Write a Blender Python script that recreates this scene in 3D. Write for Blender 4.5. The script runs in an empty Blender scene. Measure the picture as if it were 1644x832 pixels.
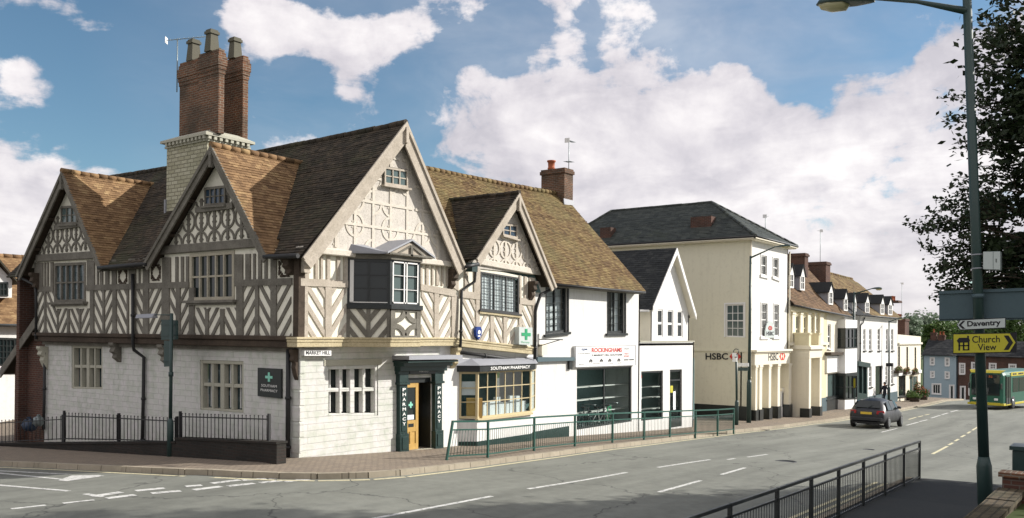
import bpy, bmesh, math, random
from mathutils import Vector, Matrix
from mathutils.geometry import tessellate_polygon
import numpy as np
random.seed(7)
SC = bpy.context.scene
COL = SC.collection
# ------------------------------------------------------------------ camera
# world frame: X runs along the high street (downhill), Y runs up the side street, origin = street corner of the timbered house
FPX, ROLL, PITCH, CYP, YAW, CXP = 1420.0, .0093, .0048, 529.0, .931, 822.0
_F = np.array([0, math.cos(PITCH), math.sin(PITCH)]); _U0 = np.array([0, -math.sin(PITCH), math.cos(PITCH)]); _R0 = np.array([1., 0, 0])
_R = math.cos(ROLL)*_R0 + math.sin(ROLL)*_U0; _U = -math.sin(ROLL)*_R0 + math.cos(ROLL)*_U0
_M = np.array([[math.cos(YAW), math.sin(YAW), 0], [-math.sin(YAW), math.cos(YAW), 0], [0, 0, 1]])
_F, _R, _U = _M@_F, _M@_R, _M@_U
def ray(x, y): return _F + (x-CXP)/FPX*_R - (y-CYP)/FPX*_U
CAM = -ray(480, 735)*22.3
cd = bpy.data.cameras.new('camera'); co = bpy.data.objects.new('camera', cd); COL.objects.link(co)
co.matrix_world = Matrix(((_R[0], _U[0], -_F[0], CAM[0]), (_R[1], _U[1], -_F[1], CAM[1]), (_R[2], _U[2], -_F[2], CAM[2]), (0, 0, 0, 1)))
cd.sensor_width = 36; cd.lens = FPX/1644*36; cd.shift_y = (CYP-416)/1644; cd.clip_end = 3000; cd.clip_start = .05
SC.camera = co
# ------------------------------------------------------------------ light
SUN_EL, SUN_AZ = math.radians(27.5), math.atan2(-.634, .773)     # direction towards the sun
sd = Vector((math.cos(SUN_EL)*math.cos(SUN_AZ), math.cos(SUN_EL)*math.sin(SUN_AZ), math.sin(SUN_EL)))
sl = bpy.data.lights.new('sun', 'SUN'); sl.energy = 5.0; sl.angle = math.radians(.55); sl.color = (1, .955, .89)
so = bpy.data.objects.new('sun', sl); COL.objects.link(so); so.rotation_euler = sd.to_track_quat('Z', 'Y').to_euler()
W = bpy.data.worlds.new('World'); SC.world = W; W.use_nodes = True
SC.view_settings.view_transform = 'Standard'; SC.view_settings.look = 'None'; SC.view_settings.exposure = 0.42; SC.view_settings.gamma = 1
SC.render.film_transparent = False

class NT:
    """small node-tree writer"""
    def __init__(s, tree): s.t = tree; s.n = tree.nodes; s.l = tree.links
    def new(s, typ, **kw):
        n = s.n.new(typ)
        for k, v in kw.items():
            if k == 'inp':
                for i, w in v.items():
                    if hasattr(w, 'is_output') or isinstance(w, bpy.types.NodeSocket): s.l.new(w, n.inputs[i])
                    else: n.inputs[i].default_value = w
            else: setattr(n, k, v)
        return n
    def math(s, op, a, b=0., c=None, clamp=False):
        n = s.n.new('ShaderNodeMath'); n.operation = op; n.use_clamp = clamp
        for i, w in enumerate((a, b) if c is None else (a, b, c)):
            if isinstance(w, bpy.types.NodeSocket): s.l.new(w, n.inputs[i])
            else: n.inputs[i].default_value = w
        return n.outputs[0]
    def mix(s, fac, a, b, mode='MIX'):
        n = s.n.new('ShaderNodeMix'); n.data_type = 'RGBA'; n.blend_type = mode; n.clamp_result = False
        for i, w in ((0, fac), (6, a), (7, b)):
            if isinstance(w, bpy.types.NodeSocket): s.l.new(w, n.inputs[i])
            else: n.inputs[i].default_value = w if i == 0 else (*w[:3], 1)
        return n.outputs[2]
    def ramp(s, fac, stops):
        n = s.n.new('ShaderNodeValToRGB'); e = n.color_ramp.elements
        while len(e) < len(stops): e.new(.5)
        for el, (p, c) in zip(e, stops): el.position = p; el.color = (*c, 1) if len(c) == 3 else c
        s.l.new(fac, n.inputs[0]); return n.outputs[0]
    def noise(s, vec, scale, detail=4, rough=.55, dist=0., out=0):
        n = s.n.new('ShaderNodeTexNoise'); n.inputs['Scale'].default_value = scale; n.inputs['Detail'].default_value = detail
        n.inputs['Roughness'].default_value = rough; n.inputs['Distortion'].default_value = dist
        if vec is not None: s.l.new(vec, n.inputs['Vector'])
        return n.outputs[out]
    def maprange(s, v, a, b, c=0., d=1., smooth=False):
        n = s.n.new('ShaderNodeMapRange'); n.interpolation_type = 'SMOOTHSTEP' if smooth else 'LINEAR'
        s.l.new(v, n.inputs[0])
        for i, w in enumerate((a, b, c, d)): n.inputs[i+1].default_value = w
        return n.outputs[0]

# sky: Nishita + a cloud layer fixed in the world's directions
nt = NT(W.node_tree); nt.n.clear()
out = nt.new('ShaderNodeOutputWorld')
sky = nt.new('ShaderNodeTexSky'); sky.sky_type = 'NISHITA'; sky.sun_disc = False
sky.sun_elevation = SUN_EL; sky.sun_rotation = math.pi/2 - SUN_AZ; sky.air_density = 1.0; sky.dust_density = .1; sky.ozone_density = 2.2
skyc = nt.mix(1.0, sky.outputs[0], (.82, .96, .96), 'MULTIPLY')
bg1 = nt.new('ShaderNodeBackground', inp={0: skyc, 1: .085})
tc = nt.new('ShaderNodeTexCoord').outputs['Generated']
sep = nt.new('ShaderNodeSeparateXYZ', inp={0: tc})
zz = nt.math('ADD', nt.math('MAXIMUM', sep.outputs[2], 0.), .22)
cu = nt.new('ShaderNodeCombineXYZ', inp={0: nt.math('DIVIDE', sep.outputs[0], zz), 1: nt.math('DIVIDE', sep.outputs[1], zz), 2: 0.})
warp = nt.noise(cu.outputs[0], 1.3, 3, .5, out=1)
cvec = nt.new('ShaderNodeVectorMath', operation='MULTIPLY_ADD', inp={0: warp, 1: (.55, .55, .55), 2: cu.outputs[0]}).outputs[0]
n1 = nt.noise(cvec, 1.5, 9, .60)
n2 = nt.noise(tc, 8.0, 8, .58)
dens = nt.math('ADD', nt.math('MULTIPLY', nt.math('SUBTRACT', n1, .5), 1.45), nt.math('MULTIPLY_ADD' if False else 'MULTIPLY', nt.math('SUBTRACT', n2, .5), 1.05))
dens = nt.math('ADD', dens, .49)
def lobe(px, py, r, amt):
    d = Vector(ray(px, py)).normalized()
    dt = nt.new('ShaderNodeVectorMath', operation='DOT_PRODUCT', inp={0: nt.new('ShaderNodeVectorMath', operation='NORMALIZE', inp={0: tc}).outputs[0], 1: d}).outputs['Value']
    return nt.maprange(dt, math.cos(r/FPX), 1.0, 0., amt, True)
acc = None
for l in [(780, 190, 120, .20), (700, 200, 90, .12), (560, 150, 60, .08), (920, 185, 140, .22), (1100, 205, 150, .20), (1300, 185, 140, .20), (1420, 165, 80, .10), (590, 165, 70, .16), (1530, 190, 120, .16), (900, 300, 260, .12), (1200, 300, 260, .12), (1480, 300, 200, .12),
          (410, 15, 55, .20), (440, 45, 50, .16), (540, 85, 50, .16), (600, 65, 55, .17), (660, 45, 50, .16), (730, 20, 70, .18), (1030, 60, 80, .16), (900, 60, 50, .08), (1540, 90, 60, .13), (1190, 130, 60, .08), (50, 130, 45, .20), (255, 187, 26, .12), (200, 262, 80, .12), (20, 290, 110, .14), (370, 5, 60, .12), (1000, 90, 50, .08), (850, 80, 40, .13), (760, 120, 40, .10), (480, 60, 50, .10), (640, 60, 60, .10), (560, 130, 30, .05), (1180, 100, 40, .10), (1350, 110, 60, .12), (130, 240, 50, .10), (1500, 60, 50, .08), (1400, 255, 100, .16), (1200, 250, 120, .08),
          (170, 120, 230, -.16), (1340, 50, 160, -.16), (310, 170, 150, -.10), (790, 70, 60, -.12), (470, 150, 90, -.14), (660, 125, 60, -.09)]:
    v = lobe(*l); acc = v if acc is None else nt.math('ADD', acc, v)
back = nt.new('ShaderNodeVectorMath', operation='DOT_PRODUCT', inp={0: tc, 1: Vector((-.75, -.35, .45)).normalized()}).outputs['Value']
acc = nt.math('ADD', acc, nt.maprange(back, -.1, .65, 0., .40, True))  # extra cloud behind the camera, out of view, added to brighten shaded walls
dens = nt.math('ADD', dens, acc)
dens = nt.math('ADD', dens, nt.maprange(sep.outputs[2], .10, .24, .30, 0., True))
cf = nt.maprange(dens, .54, .68, 0., 1., True)
offv = nt.new('ShaderNodeVectorMath', operation='ADD', inp={0: tc, 1: (sd.x*.016, sd.y*.016, sd.z*.016+.016)}).outputs[0]
offc = nt.new('ShaderNodeVectorMath', operation='ADD', inp={0: cvec, 1: (sd.x*.06, sd.y*.06, 0.)}).outputs[0]
rel = nt.math('ADD', nt.math('MULTIPLY', nt.math('SUBTRACT', n1, nt.noise(offc, 1.5, 9, .60)), .55), nt.math('MULTIPLY', nt.math('SUBTRACT', n2, nt.noise(offv, 8.0, 8, .58)), .6))
veil = nt.math('MULTIPLY', nt.maprange(nt.noise(cvec, 1.1, 6, .6), .35, .65), nt.math('ADD', lobe(1290, 60, 600, .45), lobe(560, 120, 380, .22)))
cf = nt.math('MAXIMUM', cf, veil)
cs = nt.math('ADD', nt.math('MULTIPLY', rel, 1.25), nt.noise(cvec, 2.2, 5, .55))
thick = nt.maprange(dens, .6, .95, 0., 1., True)
csh = nt.math('ADD', nt.math('MULTIPLY', nt.maprange(cs, .30, .70), .80), nt.math('MULTIPLY', thick, .20))
cc = nt.ramp(csh, [(0, (.46, .44, .48)), (.35, (.58, .55, .58)), (.7, (.72, .685, .695)), (1, (.84, .81, .80))])
# low clouds seen edge-on turn greyer and pinker near the horizon
hz = nt.maprange(sep.outputs[2], 0., .16, 1., 0., True)
cc = nt.mix(nt.math('MULTIPLY', hz, .6), cc, (.60, .565, .585))
bg2 = nt.new('ShaderNodeBackground', inp={0: cc, 1: 1.0})
mx = nt.new('ShaderNodeMixShader', inp={0: nt.math('MULTIPLY', cf, .96), 1: bg1.outputs[0], 2: bg2.outputs[0]})
nt.l.new(mx.outputs[0], out.inputs[0])

# ------------------------------------------------------------------ pixel -> place on a real plane
def Pq(x, y, ax, v):
    d = ray(x, y); t = (v-CAM[ax])/d[ax]; return Vector(CAM + d*t)
def PX(x, y, X): return Pq(x, y, 0, X)
def PY(x, y, Y): return Pq(x, y, 1, Y)
def PZ(x, y, Z): return Pq(x, y, 2, Z)
_gx = [(-200, 4.5), (-60, 1.3), (-10, .12), (0, 0), (3.6, -.2), (10.3, -.45), (20.6, -.95), (30, -1.27), (36, -1.47), (47, -1.63), (61, -2.0), (69, -2.2), (90, -3.3), (108, -4.6), (200, -9), (700, -20)]
def G(x, y=0.):
    for (a, za), (b, zb) in zip(_gx, _gx[1:]):
        if x <= b or b == 700: z = za+(zb-za)*max(0, min(1, (x-a)/(b-a))); break
    if y < -3 and x < 9.6: w = min(1, (-y-3)/9.5); z = z*(1-w)+(-.42+(9.6-max(x, -30))*.016)*w
    return z - .055*max(0, min(34, y))*max(0, min(1, 1-x/8.))
def PG(px, py, off=0.):
    lo, hi = 1.0, 400.0; d = ray(px, py)
    t = 5.
    while t < 600:
        p = CAM + d*t
        if p[2] < G(p[0], p[1])+off: break
        t += .25
    lo, hi = t-.25, t
    for _ in range(20):
        m = (lo+hi)/2; p = CAM+d*m
        if p[2] < G(p[0], p[1])+off: hi = m
        else: lo = m
    return Vector(CAM+d*hi)

# ------------------------------------------------------------------ mesh builder
class MB:
    def __init__(s): s.v = []; s.f = []; s.smooth = set()
    def add(s, vs, fs, sm=False):
        o = len(s.v); s.v += [tuple(p) for p in vs]
        for f in fs:
            if sm: s.smooth.add(len(s.f))
            s.f.append(tuple(i+o for i in f))
        return s
    def hexa(s, p):   # 8 points: bottom 4, top 4
        return s.add(p, [(0, 3, 2, 1), (4, 5, 6, 7), (0, 1, 5, 4), (1, 2, 6, 5), (2, 3, 7, 6), (3, 0, 4, 7)])
    def box(s, x0, x1, y0, y1, z0, z1):
        return s.hexa([(x0, y0, z0), (x1, y0, z0), (x1, y1, z0), (x0, y1, z0), (x0, y0, z1), (x1, y0, z1), (x1, y1, z1), (x0, y1, z1)])
    def obox(s, o, ax, ay, az):   # oriented box from its corner and three edge vectors
        o, ax, ay, az = map(Vector, (o, ax, ay, az))
        return s.hexa([o, o+ax, o+ax+ay, o+ay, o+az, o+ax+az, o+ax+ay+az, o+ay+az])
    def prism(s, pts, vec):
        n = len(pts); vec = Vector(vec); a = [Vector(p) for p in pts]
        return s.add(a+[p+vec for p in a], [tuple(range(n))[::-1], tuple(range(n, 2*n))]+[(i, (i+1) % n, (i+1) % n+n, i+n) for i in range(n)])
    def quad(s, *p): return s.add(p, [tuple(range(len(p)))])
    def bq(s, q, u0, u1, v0, v1, d0, d1):
        return s.hexa([q.p(u0, v0, d0), q.p(u1, v0, d0), q.p(u1, v0, d1), q.p(u0, v0, d1), q.p(u0, v1, d0), q.p(u1, v1, d0), q.p(u1, v1, d1), q.p(u0, v1, d1)])
    def pq(s, q, uv, d0, d1):
        n = len(uv)
        return s.add([q.p(u, v, d0) for u, v in uv]+[q.p(u, v, d1) for u, v in uv], [tuple(range(n))[::-1], tuple(range(n, 2*n))]+[(i, (i+1) % n, (i+1) % n+n, i+n) for i in range(n)])
    def tube(s, pts, r, n=8, cap=True, sm=True):
        pts = [Vector(p) for p in pts]; rs = r if isinstance(r, (list, tuple)) else [r]*len(pts)
        vs = []; up = None
        for i, p in enumerate(pts):
            d = (pts[min(i+1, len(pts)-1)]-pts[max(i-1, 0)])
            d = d.normalized() if d.length > 1e-9 else Vector((0, 0, 1))
            if up is None: up = d.orthogonal().normalized()
            up = (up-d*up.dot(d)); up = up.normalized() if up.length > 1e-6 else d.orthogonal().normalized()
            w = d.cross(up)
            for k in range(n):
                a = 2*math.pi*k/n; vs.append(p+(up*math.cos(a)+w*math.sin(a))*rs[i])
        fs = [(i*n+k, i*n+(k+1) % n, (i+1)*n+(k+1) % n, (i+1)*n+k) for i in range(len(pts)-1) for k in range(n)]
        s.add(vs, fs, sm)
        if cap:
            o = len(s.v)-len(vs); s.f.append(tuple(o+k for k in range(n))[::-1]); s.f.append(tuple(o+(len(pts)-1)*n+k for k in range(n)))
        return s
    def bar(s, a, b, w, t, up=(0, 0, 1)):
        a, b = Vector(a), Vector(b); d = (b-a).normalized(); up = Vector(up); r = d.cross(up)
        r = r.normalized() if r.length > 1e-6 else d.orthogonal().normalized(); u = r.cross(d)
        r, u = r*w/2, u*t/2
        return s.hexa([a-r-u, a+r-u, b+r-u, b-r-u, a-r+u, a+r+u, b+r+u, b-r+u])
    def lathe(s, c, prof, n=14, axis='Z'):
        c = Vector(c); vs = []
        for r, z in prof:
            for k in range(n):
                a = 2*math.pi*k/n; x, y = r*math.cos(a), r*math.sin(a)
                vs.append(c+(Vector((x, y, z)) if axis == 'Z' else Vector((x, z, y)) if axis == 'Y' else Vector((z, x, y))))
        m = len(prof); fs = [(i*n+k, i*n+(k+1) % n, (i+1)*n+(k+1) % n, (i+1)*n+k) for i in range(m-1) for k in range(n)]
        s.add(vs, fs, True); o = len(s.v)-len(vs); s.f.append(tuple(o+k for k in range(n))[::-1]); s.f.append(tuple(o+(m-1)*n+k for k in range(n)))
        return s
    def build(s, name, mat, parent=None, bevel=0., recalc=True):
        me = bpy.data.meshes.new(name)
        off = Vector(parent.get('_o', (0, 0, 0))) if parent is not None else Vector((0, 0, 0))
        me.from_pydata([tuple(Vector(v)-off) for v in s.v], [], s.f)
        if s.smooth:
            for i in s.smooth: me.polygons[i].use_smooth = True
        if recalc or bevel:
            bm = bmesh.new(); bm.from_mesh(me)
            if recalc: bmesh.ops.recalc_face_normals(bm, faces=bm.faces)
            if bevel: bmesh.ops.bevel(bm, geom=list(bm.edges), offset=bevel, segments=1, affect='EDGES')
            bm.to_mesh(me); bm.free()
        uv = me.uv_layers.new(name='UVMap')
        for p in me.polygons:
            n = p.normal
            if abs(n.z) > .95: ua, va = Vector((1, 0, 0)), Vector((0, 1, 0))
            else:
                va = (Vector((0, 0, 1))-n*n.z).normalized(); ua = va.cross(n)
            for li in p.loop_indices:
                c = me.vertices[me.loops[li].vertex_index].co+off
                uv.data[li].uv = (c.dot(ua), c.dot(va))
        if isinstance(mat, (list, tuple)):
            for m in mat: me.materials.append(m)
        elif mat: me.materials.append(mat)
        o = bpy.data.objects.new(name, me); COL.objects.link(o)
        if parent is not None: o.parent = parent; o['_o'] = tuple(off)
        else: o['_o'] = (0., 0., 0.)
        return o

class Q:
    """a wall patch: four corners in the place, bilinear u (to the right) / v (up), d = metres out from the wall"""
    def __init__(s, bl, br, tr, tl, n=None):
        s.c = [Vector(p) for p in (bl, br, tr, tl)]
        s.n = Vector(n) if n is not None else (s.c[1]-s.c[0]).cross(s.c[3]-s.c[0]).normalized()
        s.w = (s.c[1]-s.c[0]).length; s.h = (s.c[3]-s.c[0]).length
    def p(s, u, v, d=0.):
        a = s.c[0].lerp(s.c[1], u); b = s.c[3].lerp(s.c[2], u); return a.lerp(b, v)+s.n*d
    def sub(s, u0, u1, v0, v1, d=0.): return Q(s.p(u0, v0, d), s.p(u1, v0, d), s.p(u1, v1, d), s.p(u0, v1, d), s.n)
def QX(X, x0, t0, b0, x1, t1, b1): return Q(PX(x0, b0, X), PX(x1, b1, X), PX(x1, t1, X), PX(x0, t0, X), (-1, 0, 0))
def QY(Y, x0, t0, b0, x1, t1, b1): return Q(PY(x0, b0, Y), PY(x1, b1, Y), PY(x1, t1, Y), PY(x0, t0, Y), (0, -1, 0))

def tag(o, label=None, cat=None, group=None, kind=None):
    if label: o['label'] = label
    if cat: o['category'] = cat
    if group: o['group'] = group
    if kind: o['kind'] = kind
    return o
def thing(name, label, cat, loc=(0, 0, 0), group=None):
    o = bpy.data.objects.new(name, None); COL.objects.link(o); o.location = loc; o['_o'] = tuple(loc); o.empty_display_size = .2
    return tag(o, label, cat, group)

def text(s, mat, parent, pos, xd, yd, width=None, height=None, ext=.006, bold=0., name='lettering', spacing=1.0, nn=None):
    cu = bpy.data.curves.new('t', 'FONT'); cu.body = s; cu.size = 1; cu.align_x = 'CENTER'; cu.align_y = 'CENTER'; cu.extrude = 0; cu.offset = bold; cu.space_character = spacing; cu.resolution_u = 3
    ob = bpy.data.objects.new('t', cu); COL.objects.link(ob); bpy.context.view_layer.update()
    dg = bpy.context.evaluated_depsgraph_get(); me = bpy.data.meshes.new_from_object(ob.evaluated_get(dg)); bpy.data.objects.remove(ob)
    co_ = np.array([v.co[:] for v in me.vertices]); mn, mx_ = co_.min(0), co_.max(0); c = (mn+mx_)/2; sz = mx_-mn
    sx = (width/sz[0]) if width else height/sz[1]; sy = (height/sz[1]) if height else sx
    xd, yd = Vector(xd).normalized(), Vector(yd).normalized(); n = xd.cross(yd)
    mb = MB(); vs = [Vector(pos)+xd*((v[0]-c[0])*sx)+yd*((v[1]-c[1])*sy)+n*ext for v in co_]
    mb.add(vs, [tuple(p.vertices) for p in me.polygons]); bpy.data.meshes.remove(me)
    return mb.build(name, mat, parent, recalc=False)
def qtext(s, mat, parent, q, u0, u1, v0, v1, d=.01, **k):
    c = q.p((u0+u1)/2, (v0+v1)/2, d); xd = q.p(1, .5)-q.p(0, .5)
    yd = q.n.cross(xd.normalized())
    return text(s, mat, parent, c, xd, yd, width=(u1-u0)*q.w, height=(v1-v0)*q.h, ext=0., **k)
# ------------------------------------------------------------------ materials
def base(name, rough=.8, spec=.3):
    m = bpy.data.materials.new(name); m.use_nodes = True; t = NT(m.node_tree); t.n.clear()
    o = t.new('ShaderNodeOutputMaterial'); p = t.new('ShaderNodeBsdfPrincipled', inp={'Roughness': rough, 'Specular IOR Level': spec})
    t.l.new(p.outputs[0], o.inputs[0]); t.p = p
    t.uv = t.new('ShaderNodeTexCoord').outputs['UV']; t.obj = t.new('ShaderNodeNewGeometry').outputs['Position']
    return m, t
def bump(t, h, strength=.5, dist=.02, prev=None):
    b = t.new('ShaderNodeBump', inp={'Height': h, 'Strength': strength, 'Distance': dist})
    if prev is not None: t.l.new(prev, b.inputs['Normal'])
    t.l.new(b.outputs[0], t.p.inputs['Normal']); return b.outputs[0]
def setc(t, c): t.l.new(c, t.p.inputs['Base Color'])
def paint(name, c, rough=.5, var=.12, scale=3., dirt=(.25, .22, .17), dirtamt=.15, spec=.4, metal=0., bmp=.1, streak=0.):
    m, t = base(name, rough, spec); t.p.inputs['Metallic'].default_value = metal
    n = t.noise(t.obj, scale, 6, .6); n2 = t.noise(t.obj, scale*9, 4, .6)
    a = t.mix(n, tuple(x*(1-var) for x in c), tuple(min(1, x*(1+var)) for x in c))
    d = t.math('MULTIPLY', t.maprange(n2, .52, .75), dirtamt)
    col = t.mix(d, a, dirt)
    if streak:
        mp = t.new('ShaderNodeMapping', inp={0: t.obj, 3: (5., 5., .35)}).outputs[0]
        s_ = t.math('MULTIPLY', t.maprange(t.noise(mp, 1., 5, .65), .52, .78), streak); big = t.math('MULTIPLY', t.maprange(t.noise(t.obj, .35, 4, .6), .45, .7), streak*.45)
        col = t.mix(s_, col, tuple(x*.6 for x in dirt)); col = t.mix(big, col, dirt)
    setc(t, col); bump(t, n2, bmp, .01)
    t.l.new(t.maprange(n, .3, .7, rough*.8, min(1, rough*1.2)), t.p.inputs['Roughness'])
    return m
def brickmat(name, c1, c2, mortar, bw=.225, bh=.075, mort=.012, var=.5, dirt=None, dirtamt=.4, bmp=.6, whiten=None, rough=.9):
    m, t = base(name, rough, .2)
    uvw = t.new('ShaderNodeVectorMath', operation='MULTIPLY_ADD', inp={0: t.noise(t.obj, 2.5, 3, out=1), 1: (.02, .02, .02), 2: t.uv}).outputs[0]
    b = t.new('ShaderNodeTexBrick', inp={'Vector': uvw, 'Color1': (*c1, 1), 'Color2': (*c2, 1), 'Mortar': (*mortar, 1), 'Scale': 1., 'Mortar Size': mort, 'Mortar Smooth': .3, 'Bias': 0., 'Brick Width': bw, 'Row Height': bh})
    n = t.noise(t.obj, 1.1, 6, .6); n2 = t.noise(t.obj, 14., 5, .65)
    c = t.mix(t.math('MULTIPLY', t.maprange(n2, .35, .75), var*.7), b.outputs[0], tuple(x*.45 for x in c1))
    if dirt: c = t.mix(t.math('MULTIPLY', t.maprange(n, .42, .72), dirtamt), c, dirt)
    if whiten: c = t.mix(t.maprange(t.noise(t.obj, 3.1, 6, .65), .4, .62), c, whiten)
    setc(t, c)
    h = t.math('ADD', t.math('MULTIPLY', b.outputs[1], -1.), t.math('MULTIPLY', n2, .6)); bump(t, h, bmp, .015)
    return m
def tilemat(name, stops, moss=(.12, .13, .035), mossamt=.5, mosslo=.5, rough=.9, streak=.5):
    m, t = base(name, rough, .2)
    isl = t.new('ShaderNodeNewGeometry').outputs['Random Per Island']
    n = t.noise(t.obj, 1.3, 7, .65); n3 = t.noise(t.obj, 22., 5, .7)
    f = t.math('ADD', t.math('MULTIPLY', isl, .50), t.math('MULTIPLY', t.maprange(n, .25, .75), .50))
    c = t.ramp(f, stops)
    mo = t.math('MULTIPLY', t.maprange(t.math('ADD', t.math('MULTIPLY', t.noise(t.obj, .55, 5, .6), .62), t.math('MULTIPLY', n3, .38)), mosslo, mosslo+.1), mossamt)
    c = t.mix(mo, c, moss)
    c = t.mix(t.math('MULTIPLY', t.maprange(n3, .45, .8), streak), c, tuple(x*.35 for x in stops[0][1]))
    setc(t, c); bump(t, n3, .5, .02)
    return m
M = {}
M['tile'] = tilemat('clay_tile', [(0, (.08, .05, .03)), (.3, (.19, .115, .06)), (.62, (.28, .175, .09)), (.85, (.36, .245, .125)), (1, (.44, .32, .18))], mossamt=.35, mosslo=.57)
M['tile_mossy'] = tilemat('mossy_clay_tile', [(0, (.05, .035, .022)), (.3, (.13, .08, .04)), (.7, (.22, .155, .07)), (1, (.32, .25, .115))], moss=(.16, .155, .07), mossamt=.45, mosslo=.50)
M['tile_brown_shade'] = tilemat('shade_darkened_brown_tile', [(0, (.024, .022, .018)), (.5, (.06, .05, .038)), (1, (.12, .092, .064))], moss=(.075, .085, .045), mossamt=.5, mosslo=.5)  # brown tile darkened in colour so slopes turned from the sun look shaded
M['tile_street'] = tilemat('brown_street_tile', [(0, (.05, .035, .024)), (.5, (.14, .085, .048)), (1, (.23, .145, .08))], moss=(.13, .12, .05), mossamt=.4, mosslo=.53)
M['slate'] = tilemat('welsh_slate', [(0, (.03, .035, .032)), (.5, (.058, .066, .06)), (1, (.10, .11, .095))], moss=(.10, .12, .05), mossamt=.4, mosslo=.56, rough=.6)
M['slate_dark'] = tilemat('dark_slate', [(0, (.02, .022, .024)), (.6, (.04, .043, .045)), (1, (.08, .08, .075))], mossamt=.25, mosslo=.6)
M['brick'] = brickmat('red_brick', (.22, .10, .055), (.11, .062, .042), (.26, .23, .18), var=.8, dirt=(.045, .042, .033), dirtamt=.75)
M['brick_black'] = brickmat('near_black_brick', (.045, .035, .03), (.03, .028, .025), (.04, .04, .035), dirt=(.02, .02, .018), dirtamt=.5)  # near-black brick for the low railing wall
M['brick_dark'] = brickmat('sooty_red_brick', (.13, .058, .04), (.085, .042, .033), (.15, .12, .10), dirt=(.03, .03, .025), dirtamt=.5)
M['stone'] = brickmat('limewashed_stone', (.55, .57, .50), (.60, .615, .555), (.52, .535, .48), bw=.55, bh=.165, mort=.006, var=.10, dirt=(.38, .41, .35), dirtamt=.6, bmp=.9, whiten=(.64, .62, .60))
M['quoin'] = brickmat('weathered_quoin', (.50, .47, .37), (.56, .53, .43), (.4, .38, .3), bw=.6, bh=.4, mort=.006, var=.4, dirt=(.30, .28, .20), dirtamt=.6, bmp=.9)
M['stone_base'] = brickmat('chimney_limestone', (.42, .40, .28), (.55, .53, .40), (.25, .23, .17), bw=.34, bh=.12, mort=.014, var=.5, dirt=(.22, .22, .14), dirtamt=.5, bmp=1.)
M['stone_trim'] = paint('dressed_limestone', (.44, .43, .35), .9, .18, 4., (.22, .20, .13), .5, .2, bmp=.4)
M['plaster'] = paint('cream_limewash', (.80, .775, .66), .9, .07, 1.6, (.35, .32, .25), .22, .15, bmp=.25, streak=.30)
M['limed'] = paint('limewashed_gable_plaster', (.62, .58, .52), .9, .2, 4., (.26, .23, .19), .85, .15, bmp=.9, streak=.45)
def woodmat(name, a, b, c):
    m, t = base(name, .85, .2)
    mp = t.new('ShaderNodeMapping', inp={0: t.uv, 3: (1, 1, 1)}).outputs[0]
    n = t.noise(t.obj, 2.2, 5, .6); g = t.noise(t.obj, 32., 5, .7, 1.2); k = t.noise(t.obj, 9., 4, .6)
    col = t.mix(t.maprange(n, .3, .7), a, b); col = t.mix(t.math('MULTIPLY', t.maprange(g, .45, .72), .75), col, c)
    col = t.mix(t.math('MULTIPLY', t.maprange(k, .55, .75), .5), col, tuple(x*.6 for x in a)); setc(t, col); bump(t, g, .7, .01); return m
M['timber'] = woodmat('weathered_oak', (.14, .13, .108), (.24, .225, .19), (.055, .05, .041))
M['timber_pale'] = woodmat('pale_oak', (.42, .37, .30), (.56, .50, .42), (.20, .17, .135))  # paler oak tone, mostly on the high-street front
M['timber_lime'] = woodmat('limewashed_oak', (.60, .55, .47), (.70, .65, .56), (.42, .38, .32))
M['mullion'] = woodmat('sun_bleached_mullion', (.40, .37, .29), (.50, .46, .36), (.22, .2, .15))
M['timber_dark'] = woodmat('dark_oak', (.055, .042, .032), (.10, .075, .055), (.02, .016, .012))
M['timber_ochre'] = woodmat('ochre_limewashed_oak', (.46, .39, .24), (.62, .54, .36), (.16, .12, .06))
M['white'] = paint('white_render', (.72, .715, .69), .85, .05, .8, (.45, .43, .37), .3, .2, bmp=.15, streak=.30)
M['whitep'] = paint('white_gloss_paint', (.80, .79, .76), .45, .04, 3., (.4, .38, .3), .15, .4)
M['cream'] = paint('cream_render', (.72, .69, .54), .88, .06, .7, (.38, .34, .23), .2, .2, bmp=.2, streak=.14)
M['cream2'] = paint('pale_cream_render', (.76, .71, .58), .88, .05, .8, (.42, .38, .28), .15, .2, bmp=.2, streak=.14)
M['yellow'] = paint('yellow_cream_stucco', (.66, .60, .42), .85, .08, 1.2, (.3, .26, .13), .25, .2, bmp=.2, streak=.14)
M['blue'] = paint('blue_grey_render', (.33, .42, .46), .88, .06, 1., (.2, .25, .26), .2, .2, streak=.14)
M['black'] = paint('black_gloss_paint', (.014, .018, .018), .35, .2, 4., (.06, .055, .05), .3, .5)
M['blackgreen'] = paint('bottle_green_paint', (.012, .035, .032), .35, .2, 4., (.05, .06, .05), .25, .5)
M['iron'] = paint('black_iron', (.02, .021, .022), .55, .2, 6., (.07, .05, .035), .3, .4)
M['green'] = paint('green_railing_paint', (.018, .085, .065), .4, .15, 4., (.05, .09, .07), .3, .5)
M['darkgreen'] = paint('dark_green_column_paint', (.022, .05, .046), .45, .2, 3., (.06, .07, .06), .3, .5)
M['galv'] = paint('galvanised_steel', (.24, .28, .28), .5, .12, 4., (.12, .13, .13), .3, .5, .55)
M['panelback'] = paint('grey_sign_back', (.07, .11, .125), .6, .12, 2., (.05, .08, .09), .35, .4, .2)
M['lead'] = paint('lead_sheet', (.30, .31, .34), .6, .12, 3., (.5, .5, .5), .3, .4)
M['mustard'] = paint('mustard_window_paint', (.55, .46, .27), .5, .1, 4., (.25, .18, .07), .25, .4)
M['door'] = paint('golden_oak_door', (.50, .31, .085), .5, .2, 5., (.2, .11, .03), .3, .4)
M['bluepaint'] = paint('alarm_blue_plastic', (.01, .04, .22), .35, .1, 5., (.02, .05, .15), .1, .5)
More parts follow.
